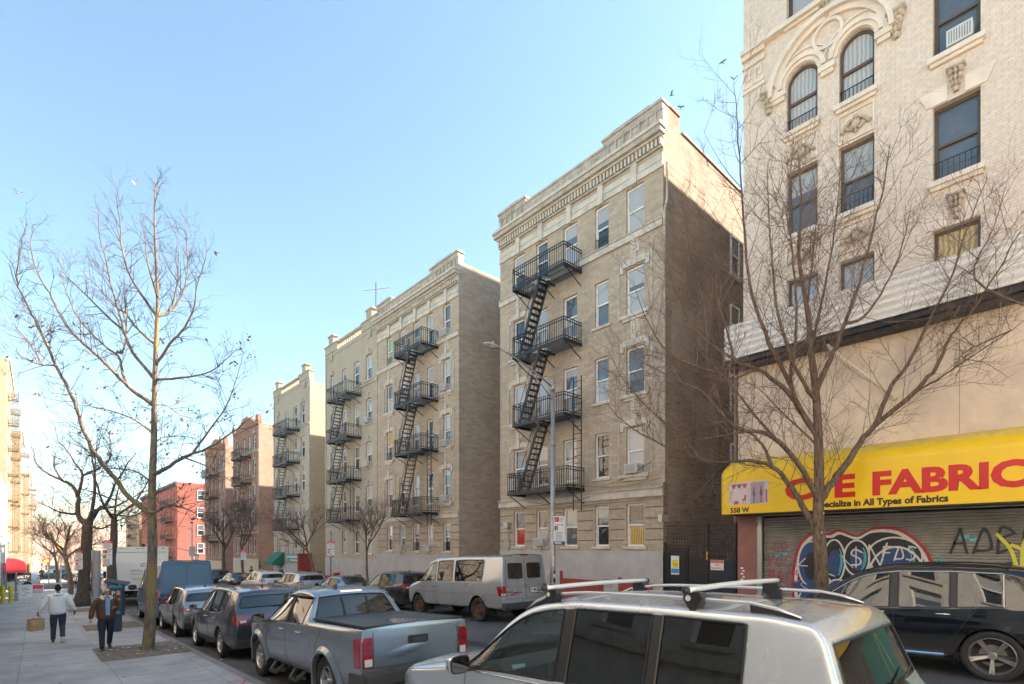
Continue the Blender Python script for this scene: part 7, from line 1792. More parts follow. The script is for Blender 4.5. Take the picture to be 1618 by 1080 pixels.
# --- the thick dark tree and the one before it
T3 = [((138, 832), (124, 812), (123, 782), (112, 765), (98, 758), (65, 741), (53, 717), (50, 700)), ((123, 785), (130, 752), (118, 730), (100, 705), (85, 690)), ((140, 830), (154, 806), (168, 795), (182, 765), (200, 735), (215, 715)), ((141, 826), (150, 780), (148, 740), (140, 700), (130, 675)), ((154, 806), (180, 800), (205, 788), (228, 775)), ((124, 812), (100, 810), (75, 800), (55, 790)), ((98, 758), (85, 735), (90, 710)), ((150, 760), (170, 730), (175, 700), (168, 672)), ((138, 828), (160, 835), (185, 822), (210, 815))]
limb_tree('street_tree', 'thick dark trunked bare tree standing further down the near pavement', (1.93, 38, g0(38) + .1), 29.5, [(130, 952), (133, 910), (136, 877), (138, 832), (139, 828), (140, 820)], list(zip(T3, [.15, .09, .14, .11, .09, .08, .06, .07, .08])), .31, .22, B_dark, B_twigd, 9, dens=4, tl=(.9, 2.4), up=.15, twr=.022, spread=2.5, lvl=2, branch=(3, 4), flare=1.9)
T4 = [((180, 818), (170, 808), (160, 787), (150, 750), (152, 715), (160, 690)), ((180, 820), (187, 812), (211, 795), (230, 768), (240, 740)), ((181, 822), (183, 790), (190, 755), (185, 720)), ((187, 812), (210, 815), (235, 800), (258, 790)), ((160, 787), (140, 775), (120, 770)), ((211, 795), (225, 800), (245, 825))]
limb_tree('street_tree', 'bare tree between the parking meter and the white box truck', (2.2, 26.2, g0(26.2) + .1), 20.9, [(178, 975), (177, 913), (176, 882), (180, 852), (180, 826), (181, 820)], list(zip(T4, [.07, .07, .05, .04, .04, .03])), .19, .1, B_dark, B_twigd, 31, dens=5, tl=(.7, 2.0), up=.15, twr=.016, lvl=2, branch=(2, 4), spread=1.5, flare=1.3)
def wild_tree(name, label, x, y, h, r, seed, m_b=None, m_t=None, dens=1.0, group=None, lvl=2):
    rnd = random.Random(seed); z = g(x, y) + .1; root = empty(name, (x, y, z), label=label, cat='tree', group=group); tb, cb = MB(), MB()
    def grow(p, d, ln, r_, lv_):
        n = 4; pts = [p]; q = p.copy(); dd = d.normalized()
        for i in range(n): dd = (dd + Vector((rnd.uniform(-1, 1), rnd.uniform(-1, 1), rnd.uniform(-.6, 1))) * .16).normalized(); q = q + dd * ln / n; pts.append(q.copy())
        (tb if lv_ >= 2 else cb).tube(pts, [r_ * (1 - .4 * i / n) for i in range(n + 1)], 7 if lv_ >= 3 else 4, cap=False)
        if lv_ == 0: return
        k = {4: 4, 3: 4, 2: 5, 1: int(6 * dens)}[lv_]
        for i in range(k):
            t = rnd.uniform(.35, 1) if lv_ < 4 else rnd.uniform(.75, 1); ii = min(n - 1, int(t * n)); pp = pts[ii].lerp(pts[ii + 1], t * n - ii)
            side = dd.cross(Vector((rnd.uniform(-1, 1), rnd.uniform(-1, 1), rnd.uniform(-1, 1)))).normalized(); grow(pp, dd * rnd.uniform(.6, 1) + side * rnd.uniform(.4, .9) + UP * .25, ln * rnd.uniform(.5, .75), r_ * .5, lv_ - 1)
    grow(Vector((x, y, z)), UP, h * .42, r, 4)
    tb.build('trunk', m_b or B_brown, root, smooth=True); cb.build('crown', m_t or B_twig, root); return root
GT = 'young bare trees along the far kerb'
wild_tree('street_tree', 'thin bare tree by the low red wall in front of the buff flats', 14.2, 28.2, 7.0, .09, 2)
wild_tree('street_tree', 'bare tree beside the green awning, in front of the sunlit flats', 14.2, 35.8, 8.0, .11, 3)
wild_tree('street_tree', 'bare tree in front of the gabled red flats', 14.2, 52.5, 9.5, .13, 4); wild_tree('street_tree', 'dark trunked bare tree in front of the far red flats', 14.2, 60, 10, .2, 6, B_dark)
wild_tree('street_tree', 'crooked reddish bare tree behind the thick dark tree', 2.0, 53, 8.5, .2, 12, B_brown, B_twig); wild_tree('street_tree', 'small bare tree at the far junction, near kerb', 2.2, 100, 9, .2, 15, B_brown, B_twig)
wild_tree('street_tree', 'bare tree beyond the side street on the near pavement', 2.1, 88, 9.5, .2, 16, B_brown, B_twig)
# bare wood on the far hillside
def wood():
    rnd = random.Random(77); b = MB()
    for i in range(420):
        x = rnd.uniform(-60, 150); t_ = rnd.random(); y = 182 + 110 * t_; z = -5 + 26 * math.sin(min(1, max(0, (y - 215) / 100)) * math.pi / 2) * .85; h = rnd.uniform(7, 12)
        p = Vector((x, y, z - 1)); b.tube([p, p + Vector((rnd.uniform(-.5, .5), 0, h * .55))], [.22, .12], 4, cap=False)
        for k in range(7):
            q = p + Vector((0, 0, h * rnd.uniform(.3, .6))); d = Vector((rnd.uniform(-1, 1), rnd.uniform(-.6, .6), rnd.uniform(.5, 1.2))).normalized(); e = q + d * h * .4; b.tube([q, e], [.09, .05], 3, cap=False)
            for j in range(6): f = q.lerp(e, rnd.uniform(.4, 1)); b.tube([f, f + Vector((rnd.uniform(-1, 1), rnd.uniform(-1, 1), rnd.uniform(.0, 1))) * 1.6], [.05, .03], 3, cap=False)
    b.build('distant_wood', plain('hazy_twigs', (.3, .2, .14), .9, var=.2, world=True), kind='stuff', label='bare winter wood covering the hillside at the foot of the street', cat='wood')
wood()
# ================================================================ STREET FURNITURE
M_galv = plain('galvanised_pole', (.36, .36, .36), .5, metal=.55, var=.25, vscale=9); M_signw = plain('sign_white_face', (.72, .72, .72), .45); M_signr = plain('sign_red', (.6, .02, .05), .45); M_signb = plain('sign_blue', (.02, .07, .3), .45); M_steeld = plain('dark_steel', (.08, .08, .085), .5, metal=.4)
lp_ = empty('street_lamp', (13.5, 12.8, g(13.5, 12.8) + .1), label='tall grey street lamp with a cobra head arm beside the passenger van', cat='street lamp')
zb = g(13.5, 12.8); b = MB(); b.tube([(13.5, 12.8, zb), (13.5, 12.8, zb + .5), (13.5, 12.8, zb + 1), (13.5, 12.8, 8.25)], [.14, .125, .1, .062], 12); b.tube([(13.5, 12.8, zb + .1), (13.5, 12.8, zb + .62)], [.17, .14], 12); b.blob((13.5, 12.8, 8.27), .08, .08, .09, rough=.02)
b.tube([(13.5, 12.8, 6.0), (13.5, 12.8, 6.08)], .09, 10); b.tube([(13.5, 12.8, 7.9), (13.5, 12.8, 8.2)], .085, 10); b.build('pole', M_galv, lp_, smooth=True)
b = MB(); b.tube([(13.5, 12.8, 8.05), (12.8, 12.8, 8.33), (12.1, 12.8, 8.56), (11.5, 12.8, 8.72), (11.0, 12.8, 8.8)], .03, 8); b.tube([(13.5, 12.8, 7.55), (13.0, 12.8, 8.0), (12.4, 12.8, 8.35)], .018, 6); b.build('arm', M_galv, lp_, smooth=True)
b = MB(); pr = [(.0, 0), (.06, .02), (.1, .1), (.15, .28), (.14, .5), (.07, .64), (.0, .66)]
n = 14; ring = [[(11.05 - o * 1.0, 12.8 + r * math.cos(2 * math.pi * k / n), 8.8 + .0 + o * .03 + r * .42 * math.sin(2 * math.pi * k / n)) for k in range(n)] for r, o in pr]
b.add([p for r_ in ring for p in r_], [(i * n + j, i * n + (j + 1) % n, (i + 1) * n + (j + 1) % n, (i + 1) * n + j) for i in range(len(pr) - 1) for j in range(n)]); b.tube([(10.75, 12.8, 8.86), (10.75, 12.8, 8.95)], .035, 8); b.build('lamp_head', plain('lamp_head_grey', (.4, .4, .4), .5), lp_, smooth=True)
b = MB(); b.blob((10.72, 12.8, 8.765), .17, .1, .035, rough=.02); b.build('lens', plain('lamp_lens', (.5, .5, .47), .2), lp_, smooth=True)
def sign_panel(parent, c, w_, h_, face='cam', kind='park', name='sign_plate'):
    """thin plate, centre c, standing across the street axis and facing the traffic"""
    P_ = lambda u, v, w2: (c[0] + u * .88 + w2 * -.47, c[1] - u * .47 - w2 * .88, c[2] + v)
    b = MB(); pbox(b, P_, -w_ / 2, w_ / 2, -h_ / 2, h_ / 2, -.004, 0, 0)
    if kind == 'park':
        pbox(b, P_, -w_ * .42, -w_ * .02, h_ * .3, h_ * .46, .001, .002, 1); pbox(b, P_, -w_ * .35, w_ * .3, h_ * .18, h_ * .205, .001, .002, 1); pbox(b, P_, w_ * .24, w_ * .34, h_ * .17, h_ * .215, .001, .002, 1)
        pbox(b, P_, -w_ * .42, -w_ * .14, h_ * .0, h_ * .15, .001, .002, 3)
        for k in range(5): pbox(b, P_, -w_ * .32, w_ * (.3 - .05 * (k % 3)), -h_ * (.08 + .05 * k), -h_ * (.065 + .05 * k), .001, .002, 4)
        for k in range(3): pbox(b, P_, w_ * .04, w_ * (.4 - .05 * k), h_ * (.42 - .05 * k), h_ * (.435 - .05 * k), .001, .002, 4)
        pbox(b, P_, -w_ * .35, w_ * .3, -h_ * .345, -h_ * .325, .001, .002, 1); pbox(b, P_, -w_ / 2, w_ / 2, -h_ / 2, -h_ * .385, .001, .002, 2); pbox(b, P_, -w_ * .4, w_ * .2, -h_ * .46, -h_ * .42, .0021, .003, 0)
    else:
        pbox(b, P_, -w_ / 2, w_ / 2, h_ * .2, h_ / 2, .001, .002, 1)
        for k in range(3): pbox(b, P_, -w_ * .35, w_ * .3, h_ * (.4 - .08 * k), h_ * (.43 - .08 * k), .0021, .003, 0)
        for k in range(6): pbox(b, P_, -w_ * .35, w_ * (.35 - .1 * (k % 2)), h_ * (.1 - .09 * k), h_ * (.12 - .09 * k), .001, .002, 4)
    o = b.build(name, [M_signw, M_signr, M_signb, C_rub, M_steeld], parent)
    if kind == 'park':
        text('lettering', 'P', h_ * .13, P_, -w_ * .34, h_ * .325, .0025, M_signw, o, facing='l'); text('lettering', '2', h_ * .14, P_, -w_ * .34, h_ * .02, .0025, M_signw, o, facing='l')
    return o
sg_ = empty('parking_sign', (13.42, 12.66, 2.6), label='white parking sign with a black square numeral and blue foot, on the tall street lamp', cat='sign')
sign_panel(sg_, (13.62, 12.6, 3.02), .42, 1.0)
b = MB(); b.tube([(13.5, 12.8, 2.2), (13.5, 12.8, 2.5)], .075, 12, 0); b.box(13.41, 13.47, 12.69, 12.72, 1.75, 2.1, 0); b.box(13.44, 13.5, 12.68, 12.71, 1.2, 1.6, 1); b.box(13.42, 13.5, 12.675, 12.70, 1.35, 1.5, 0); b.build('sticker', [M_signw, C_rub], lp_)
def sign_post(x, y, zt, label, panels, group=None, col=None, h=0):
    zb_ = g(x, y) + .1; r_ = empty('sign_post', (x, y, zb_), label=label, cat='sign', group=group); b = MB(); b.box(x - .025, x + .025, y - .03, y + .02, zb_ - .1, zt); b.build('post', col or M_steeld, r_)
    for (dz, w_, h_, k_) in panels: sign_panel(r_, (x - .01, y - .045, zt - dz - h_ / 2), w_, h_, kind=k_)
sign_post(1.95, 24.2, 2.68, 'sign post with red topped parking plates beside the parking meter', ((.02, .31, .3, 'red'), (.34, .31, .62, 'park')))
sign_post(1.75, 37.0, 2.2, 'sign post with a red topped plate in front of the thick dark tree', ((.02, .35, .4, 'red'), (.45, .35, .6, 'park')))
sign_post(13.5, 31.6, 2.8, 'dark post with a red and white plate before the low red wall', ((.05, .42, .42, 'red'), (.5, .42, .5, 'park')))
sign_post(13.5, 50, 2.2, 'dark post with a red and white plate under the sunlit flats', ((.05, .42, .9, 'red'),)); sign_post(13.5, 68, 1.6, 'small red topped plate on a post before the far red flats', ((.05, .42, .9, 'red'),))
# parking meter kiosk
mx_, my_ = 2.1, 22.8; mz = g0(my_) + .12; pm = empty('parking_meter', (mx_, my_, mz), label='blue pay and display parking meter with a tilted black solar panel', cat='parking meter')
M_navy = plain('navy_metal', (.035, .055, .085), .45); M_sky = plain('bright_blue_band', (.03, .25, .5), .4)
P_ = lambda u, v, w2: (mx_ + u * .93 - w2 * .36, my_ - u * .36 - w2 * .93, mz + v)
b = MB(); pbox(b, P_, -.19, .19, .55, 1.52, -.14, .14, 0); pbox(b, P_, -.12, .12, 0, .55, -.09, .09, 0); pbox(b, P_, -.2, .2, 1.52, 1.6, -.15, .15, 1); pbox(b, P_, -.1, .1, .0, .02, -.2, .2, 0); b.build('cabinet', [M_navy, M_sky], pm)
b = MB(); pbox(b, P_, -.12, .14, .85, 1.02, .141, .15, 0); pbox(b, P_, -.13, .13, 1.06, 1.09, .141, .146, 1); pbox(b, P_, -.13, .13, 1.11, 1.15, .141, .146, 2); pbox(b, P_, -.13, .13, .62, .72, .141, .146, 1); pbox(b, P_, .02, .13, 1.27, 1.42, .141, .146, 3); b.build('front_panel', [M_steeld, M_sky, plain('pale_yellow_label', (.55, .5, .25), .5), plain('orange_label', (.6, .25, .15), .5)], pm)
text('lettering', 'P', .19, P_, -.12, 1.27, .146, M_signw, pm, facing='l', off=.004)
b = MB(); v = [P_(-.34, 1.84, -.2), P_(.34, 1.7, -.2), P_(.34, 1.62, .2), P_(-.34, 1.76, .2)]; v2 = [(p[0], p[1], p[2] - .035) for p in v]; b.add(v + v2, [(0, 1, 2, 3), (7, 6, 5, 4), (0, 4, 5, 1), (1, 5, 6, 2), (2, 6, 7, 3), (3, 7, 4, 0)]); b.tube([P_(0, 1.58, 0), P_(0, 1.72, 0)], .04, 8); b.build('solar_panel', C_rub, pm)
# tall kiosk
kz = g0(30) + .12; ki = empty('street_kiosk', (2.0, 30, kz), label='tall slim grey street kiosk behind the red topped sign post', cat='kiosk')
b = MB(); pr = rrect(-.14, .14, -.45, .45, .1); b.prism([(2.0 + x, 30 + y) for x, y in pr], kz, kz + 2.95, 'z'); b.build('column', plain('kiosk_grey', (.36, .35, .37), .4, metal=.3), ki); b = MB(); b.box(1.855, 1.86, 29.65, 30.35, kz + .9, kz + 2.5); b.box(2.14, 2.145, 29.65, 30.35, kz + .9, kz + 2.5); b.build('screen', C_rub, ki)
# yellow bollards
for i, (x, y, lab) in enumerate(((-1.5, 45, 'yellow steel bollard nearest to the white shop building'), (-1.14, 45.2, 'yellow steel bollard standing on the pavement side of its neighbour'))):
    r_ = empty('bollard', (x, y, g0(y) + .12), label=lab, cat='bollard', group='yellow bollards by the white shop'); b = MB(); z = g0(y) + .1; b.lathe([(.11, z), (.11, z + 1.05), (.1, z + 1.1), (.06, z + 1.14), (.001, z + 1.15)], 'z', c=(x, y, 0), n=16); b.build('post', plain('yellow_bollard_paint', (.65, .5, .02), .5, var=.15), r_, smooth=True)
b = MB(); x, y = -.95, 47.5; z = g0(y) + .12; r_ = empty('standpipe', (x, y, z), label='grey steel standpipe post just past the yellow bollards', cat='post'); b.tube([(x, y, z), (x, y, z + 1.9)], .06, 8); b.tube([(x, y, z + 1.2), (x + .12, y - .05, z + 1.2)], .05, 8); b.box(x - .1, x + .1, y - .1, y + .1, z, z + .5); b.build('pipe', M_galv, r_)
# pavement boards
def aboard(x, y, label, cols, w_=.62):
    z = g0(y) + .12; r_ = empty('pavement_board', (x, y, z), label=label, cat='sign board'); P_ = lambda u, v, w2: (x + u, y - w2 + v * .16 * 1, z + v)
    b = MB(); pbox(b, P_, -w_ / 2, w_ / 2, .05, .95, -.0, .03, 0)
    for k, (u0, u1, v0, v1, m_) in enumerate(cols): pbox(b, P_, u0, u1, v0, v1, .031 + .001 * k, .034 + .001 * k, m_)
    b.build('front_board', [M_signw, C_rub, M_signr, plain('lilac_print', (.42, .4, .45), .5), MATS['pale_yellow_label']], r_)
    b = MB(); b.bar((x - w_ / 2 + .03, y + .15, z + .93), (x - w_ / 2 + .03, y + .45, z + .02), .04); b.bar((x + w_ / 2 - .03, y + .15, z + .93), (x + w_ / 2 - .03, y + .45, z + .02), .04); b.bar((x - w_ / 2, y + .16, z + .93), (x + w_ / 2, y + .16, z + .93), .05); b.build('rear_leg', M_steeld, r_)
L5 = [(-.26, .26, .8, .84, 3), (-.22, .1, .7, .73, 1), (-.22, .2, .6, .63, 1), (-.2, .05, .5, .53, 3), (-.1, .22, .35, .42, 3), (-.25, 0, .2, .23, 1)]
aboard(-1.0, 49.5, 'white pavement board, leftmost of the three by the red awning', L5, .55); aboard(-.5, 50, 'white printed pavement board, middle one of the three by the red awning', L5, .62); aboard(.12, 50.4, 'maroon and grey pavement board, rightmost of the three by the red awning', [(-.28, .28, .62, .9, 2), (-.28, .28, .3, .6, 3), (-.28, .28, .12, .2, 4)], .62)
# alley gate
gt = empty('alley_gate', (17.05, 9.1, g(17, 9)), label='black steel alley gate between the tan flats and the shop', cat='gate')
P = Pr(17.1); b = MB(); zg = g(17, 9)
pbox(b, P, 9.62, 10.52, zg, 2.42, 0, .05, 0); pbox(b, P, 8.92, 9.6, zg, 2.05, 0, .04, 0); pbox(b, P, 7.98, 8.9, zg, 2.0, .01, .05, 1)
for (u0, u1, v0, v1) in ((9.7, 10.4, .4, 2.3), ):
    pbox(b, P, u0, u0 + .04, v0, v1, .05, .075, 0); pbox(b, P, u1 - .04, u1, v0, v1, .05, .075, 0); pbox(b, P, u0, u1, v1 - .04, v1, .051, .076, 0)
b.build('door_panel', [plain('gate_black', (.012, .013, .014), .45), plain('gate_blue_black', (.012, .02, .026), .5)], gt)
b = MB()
for u in (7.7, 7.93, 8.9, 10.53): pbox(b, P, u - .035, u + .035, zg - .1, 3.25 if u < 9 else 2.6, -.01, .07, 0)
for v in (3.2, 3.0, 2.85, 2.7, 2.3): pbox(b, P, 7.7, 8.93, v - .02, v + .02, .0, .04, 0)
for k in range(12): v = 2.1 + k * .1; pbox(b, P, 8.93, 10.5, v - .006, v + .006, .012, .022, 0) if v < 3.2 else None
for k in range(26): u = 7.75 + k * .107; pbox(b, P, u - .005, u + .005, 2.0, 3.2 if u < 10.5 else 2.6, .0, .01, 0)
pbox(b, P, 8.93, 10.53, 3.18, 3.22, .0, .04, 0); b.build('frame', MATS['gate_black'], gt)
b = MB(); pbox(b, P, 8.87, 8.93, 2.0, 2.12, .07, .09, 0); pbox(b, P, 8.87, 8.93, 2.15, 2.28, .07, .09, 0); b.build('latch', plain('orange_plastic', (.7, .25, .02), .5), gt)
po = empty('yellow_poster', (17, 10.1, 1.9), label='yellow and blue printed notice in a frame on the black alley gate', cat='notice'); b = MB(); pbox(b, P, 9.95, 10.27, 1.45, 2.12, .077, .087, 0); pbox(b, P, 9.99, 10.22, 1.68, 1.98, .088, .09, 1); pbox(b, P, 9.96, 10.26, 1.5, 1.66, .088, .09, 2); b.build('sheet', [M_signw, plain('notice_yellow', (.75, .6, .02), .5), M_sky], po)
text('lettering', 'Tax', .13, P, 10.2, 1.78, .092, C_rub, po)
ns = empty('warning_sign', (17, 8.4, 1.8), label='white and red no trespassing sign on the right leaf of the alley gate', cat='sign'); b = MB(); pbox(b, P, 8.32, 8.78, 1.66, 2.0, .055, .06, 0); pbox(b, P, 8.33, 8.77, 1.9, 1.99, .061, .063, 1); b.build('plate', [M_signw, M_signr], ns)
text('lettering', 'PRIVATE PROPERTY', .048, P, 8.76, 1.925, .065, M_signw, ns, sx=.95); text('lettering', 'NO', .085, P, 8.61, 1.81, .065, M_signr, ns, off=.001); text('lettering', 'TRESPASSING', .07, P, 8.76, 1.7, .065, M_signr, ns, sx=.88)
# signal pole at the far junction
sp_ = empty('signal_pole', (13.4, 70, g(13.4, 70)), label='pale signal pole with two long arms before the coral corner house', cat='signal pole'); b = MB(); z = g(13.4, 70)
b.tube([(13.4, 70, z), (13.4, 70, 5.4)], [.12, .07], 10); b.tube([(13.4, 70, 1.8), (12, 70, 2.2), (8.8, 70, 2.7)], .05, 8); b.tube([(13.4, 70, 1.8), (14.8, 70, 2.2), (15.4, 70, 2.5)], .05, 8); b.tube([(13.4, 70, 4.2), (12.9, 70, 4.7), (12.2, 70, 4.75)], .035, 6); b.box(13.1, 13.7, 69.8, 70.2, 1.3, 2.4); b.build('pole', plain('pale_pole_paint', (.5, .5, .48), .5), sp_, smooth=False)
b = MB(); b.box(8.6, 8.9, 69.9, 70.1, 1.8, 2.7); b.build('signal_head', C_rub, sp_)
# crossing signals
for i, (x, y, z, lab) in enumerate(((1.6, 64.8, 2.5, 'lit orange crossing signal on the pole by the crooked tree'), (1.0, 83, .7, 'lit orange crossing signal low beyond the side street'))):
    r_ = empty('crossing_signal', (x, y, g0(y)), label=lab, cat='signal'); b = MB(); b.tube([(x + .15, y, g0(y)), (x + .15, y, z + .4)], .05, 8); b.build('post', M_galv, r_); b = MB(); b.box(x - .2, x + .2, y - .12, y + .1, z - .2, z + .22); b.build('housing', plain('signal_yellow', (.6, .4, .03), .5), r_)
    m_, t_n, b_ = new_mat('lit_orange_%d' % i); setp(b_, base=(.8, .12, .02, 1), emit=(1, .14, .02, 1), emits=3); b = MB(); b.box(x - .13, x + .13, y - .135, y - .121, z - .13, z + .15); b.build('lamp', m_, r_)
# aerial on the roof
an = empty('roof_aerial', (19, 36.3, 16.4), label='thin television aerial mast on the roof of the buff flats', cat='aerial'); b = MB(); b.tube([(19, 36.3, 16.3), (19, 36.3, 22.3)], .035, 6)
b.tube([(18.5, 37.4, 21.9), (19.6, 35.2, 21.7)], .016, 5)
for k in range(7):
    t_ = k / 6; p = Vector((18.5, 37.4, 21.9)).lerp(Vector((19.6, 35.2, 21.7)), t_); d = Vector((.89, .45, 0)) * (.3 + .35 * t_); b.tube([p - d, p + d], .012, 4)
b.build('mast', M_steeld, an)
# overhead wires low across the far end
for (p0, p1, lab) in (((16.9, 70, 5), (8.8, 70, 2.7), None),): pass
# pigeons
M_pig = plain('grey_feathers', (.16, .17, .19), .8, var=.3, vscale=20); M_pigw = plain('white_feathers', (.6, .58, .55), .8)
def bird(px, py, d, yaw, pitch, flap, mat, label, s=1.0):
    p = at(px, py, d); r_ = empty('pigeon', tuple(p), (pitch, 0, yaw), label=label, cat='bird', group='pigeons flying over the roofs'); del r_['_org']
    b = MB(); pr = [(.002, .17), (.022, .155), (.03, .13), (.026, .11), (.045, .06), (.055, 0), (.045, -.06), (.025, -.11), (.012, -.13)]
    b.lathe([(a * s, h * s) for a, h in pr], 'y', n=10); b.face([(-.02 * s, -.11 * s, .0), (.02 * s, -.11 * s, .0), (.05 * s, -.22 * s, .0), (0, -.235 * s, .0), (-.05 * s, -.22 * s, 0)])
    b.build('body', mat, r_, smooth=True, world=False)
    for sg in (-1, 1):
        w_ = MB(); z1, z2 = .12 * flap * s, .16 * flap * s
        top = [(sg * .03 * s, .06 * s, .02 * s), (sg * .16 * s, .11 * s, z1), (sg * .33 * s, .0 * s, z2), (sg * .3 * s, -.05 * s, z2), (sg * .17 * s, -.04 * s, z1), (sg * .04 * s, -.06 * s, .02 * s)]
        w_.face(top); w_.face([(x, y, z - .008 * s) for x, y, z in reversed(top)]); w_.build('wing', mat, r_, world=False)
for i, (px, py, d, yaw, pit, fl, m_, lab) in enumerate(((28, 305, 24, .5, .2, 1.6, M_pigw, 'pale pigeon high at the left edge above the slender oak'), (211, 289, 24, 2, .5, 2.0, M_pigw, 'white pigeon gliding beside the top of the slender oak'), (341, 398, 22, 1.2, 0, -.6, M_pig, 'dark pigeon at the right of the slender oak crown'),
        (1142, 98, 24, 1.6, 0, .4, M_pig, 'higher of the two pigeons next to the cream house corner'), (1160, 125, 25, -1, .2, 1.5, M_pig, 'lower of the two pigeons next to the cream house corner'), (1061, 150, 26, .8, 0, 1.2, M_pig, 'pigeon just above the chimney of the nearest tan flats'), (1076, 169, 26, 2.4, .1, .5, M_pig, 'pigeon right beside the chimney of the nearest tan flats'))):
    bird(px, py, d, yaw, pit, fl, m_, lab, .58)
# ================================================================ PEOPLE
def skinmesh(name, verts, edges, mat, root, sub=2, org=None):
    """verts: name -> (x,y,z,rx[,ry]); one connected chain per mesh, grown with a skin modifier"""
    names = list(verts); me = bpy.data.meshes.new(name); me.from_pydata([verts[k][:3] for k in names], [(names.index(a), names.index(b)) for a, b in edges], [])
    o = bpy.data.objects.new(name, me); COL.objects.link(o); m = o.modifiers.new('k', 'SKIN'); m.use_smooth_shade = True
    sv = me.skin_vertices[0].data
    for i, k in enumerate(names): v = verts[k]; sv[i].radius = (v[3], v[4] if len(v) > 4 else v[3]); sv[i].use_root = (i == 0)
    s = o.modifiers.new('s', 'SUBSURF'); s.levels = sub; s.render_levels = sub
    dg = bpy.context.evaluated_depsgraph_get(); nm = bpy.data.meshes.new_from_object(o.evaluated_get(dg)); bpy.data.objects.remove(o); bpy.data.meshes.remove(me)
    nm.materials.clear(); nm.materials.append(mat); nm.polygons.foreach_set('use_smooth', [True] * len(nm.polygons)); nm.polygons.foreach_set('material_index', [0] * len(nm.polygons))
    o = bpy.data.objects.new(name, nm); COL.objects.link(o); o.parent = root; return o
def head(b, c, yaw, s=1.0):
    """sculpted head: skull, jaw, nose, brow, lips and ears in one surface; faces +y before yaw"""
    n, m_ = 28, 22; cy, sy = math.cos(yaw), math.sin(yaw); v = []
    for i in range(m_ + 1):
        ph = math.pi * i / m_; z = math.cos(ph); r0 = math.sin(ph)
        for j in range(n):
            th = 2 * math.pi * j / n; x = r0 * math.sin(th); y = r0 * math.cos(th)
            X, Y, Z = x * .074, y * .094, z * .118
            if Z < 0: k = -Z / .118; X *= 1 - .28 * k; Y = Y * (1 - .12 * k) + .012 * k
            f = max(0, y) ** 2
            if y > 0:
                Y += .02 * math.exp(-((x) / .13) ** 2 - ((z + .12) / .16) ** 2) + .009 * math.exp(-(x / .3) ** 2 - ((z + .42) / .07) ** 2) - .008 * math.exp(-((abs(x) - .36) / .16) ** 2 - ((z - .06) / .1) ** 2) + .006 * math.exp(-((z - .2) / .1) ** 2) * f + .01 * math.exp(-(x / .25) ** 2 - ((z + .75) / .15) ** 2)
            X += (.014 if x > 0 else -.014) * math.exp(-((abs(x) - .98) / .1) ** 2 - ((y + .05) / .18) ** 2 - ((z + .03) / .2) ** 2)
            X *= s; Y *= s; Z *= s; v.append((c[0] + X * cy - Y * sy, c[1] + X * sy + Y * cy, c[2] + Z))
    return v, [(i * n + j, (i + 1) * n + j, (i + 1) * n + (j + 1) % n, i * n + (j + 1) % n) for i in range(m_) for j in range(n)]
def shell_part(name, mat, root, c, yaw, s, test, grow=1.06):
    v, f = head(None, c, yaw, s * grow); cc = Vector(c); keep = [q for q in f if all(test((Vector(v[i]) - cc)) for i in q)]
    b = MB(); b.add(v, keep); return b.build(name, mat, root, smooth=True, world=False)
def hand_chains(V, E, wrist, hx, fdir, palm_side, pre, curl=.5, s=1.0):
    """five fingers rooted in the palm, thumb from the side"""
    w_ = Vector(wrist); f = Vector(fdir).normalized(); sd_ = Vector(hx).normalized(); nrm = f.cross(sd_)
    p = w_ + f * .055 * s; V[pre + 'palm'] = (*p, .033 * s, .018 * s); V[pre + 'palm2'] = (*(w_ + f * .085 * s), .034 * s, .015 * s)
    E.append((pre + 'wrist', pre + 'palm')); E.append((pre + 'palm', pre + 'palm2'))
    for k, (off, ln) in enumerate(((-.03, .062), (-.01, .075), (.011, .07), (.03, .055))):
        a = w_ + f * .1 * s + sd_ * off * s; b_ = a + (f * math.cos(curl) + nrm * math.sin(curl) * palm_side) * ln * .55 * s; c_ = b_ + (f * math.cos(curl * 2) + nrm * math.sin(curl * 2) * palm_side) * ln * .5 * s
        V[pre + 'f%da' % k] = (*a, .0095 * s); V[pre + 'f%db' % k] = (*b_, .0085 * s); V[pre + 'f%dc' % k] = (*c_, .007 * s); E += [(pre + 'palm2', pre + 'f%da' % k), (pre + 'f%da' % k, pre + 'f%db' % k), (pre + 'f%db' % k, pre + 'f%dc' % k)]
    t0 = w_ + f * .035 * s - sd_ * .035 * s; t1 = t0 + (f * .7 - sd_ * .5 + nrm * palm_side * .5).normalized() * .04 * s; t2 = t1 + (f * .9 + nrm * palm_side * .4).normalized() * .03 * s
    V[pre + 't0'] = (*t0, .012 * s); V[pre + 't1'] = (*t1, .010 * s); V[pre + 't2'] = (*t2, .008 * s); E += [(pre + 'palm', pre + 't0'), (pre + 't0', pre + 't1'), (pre + 't1', pre + 't2')]
SKIN_L = plain('fair_skin', (.46, .27, .2), .55, var=.08, vscale=12); SKIN_D = plain('brown_skin', (.16, .085, .055), .55, var=.08, vscale=12)
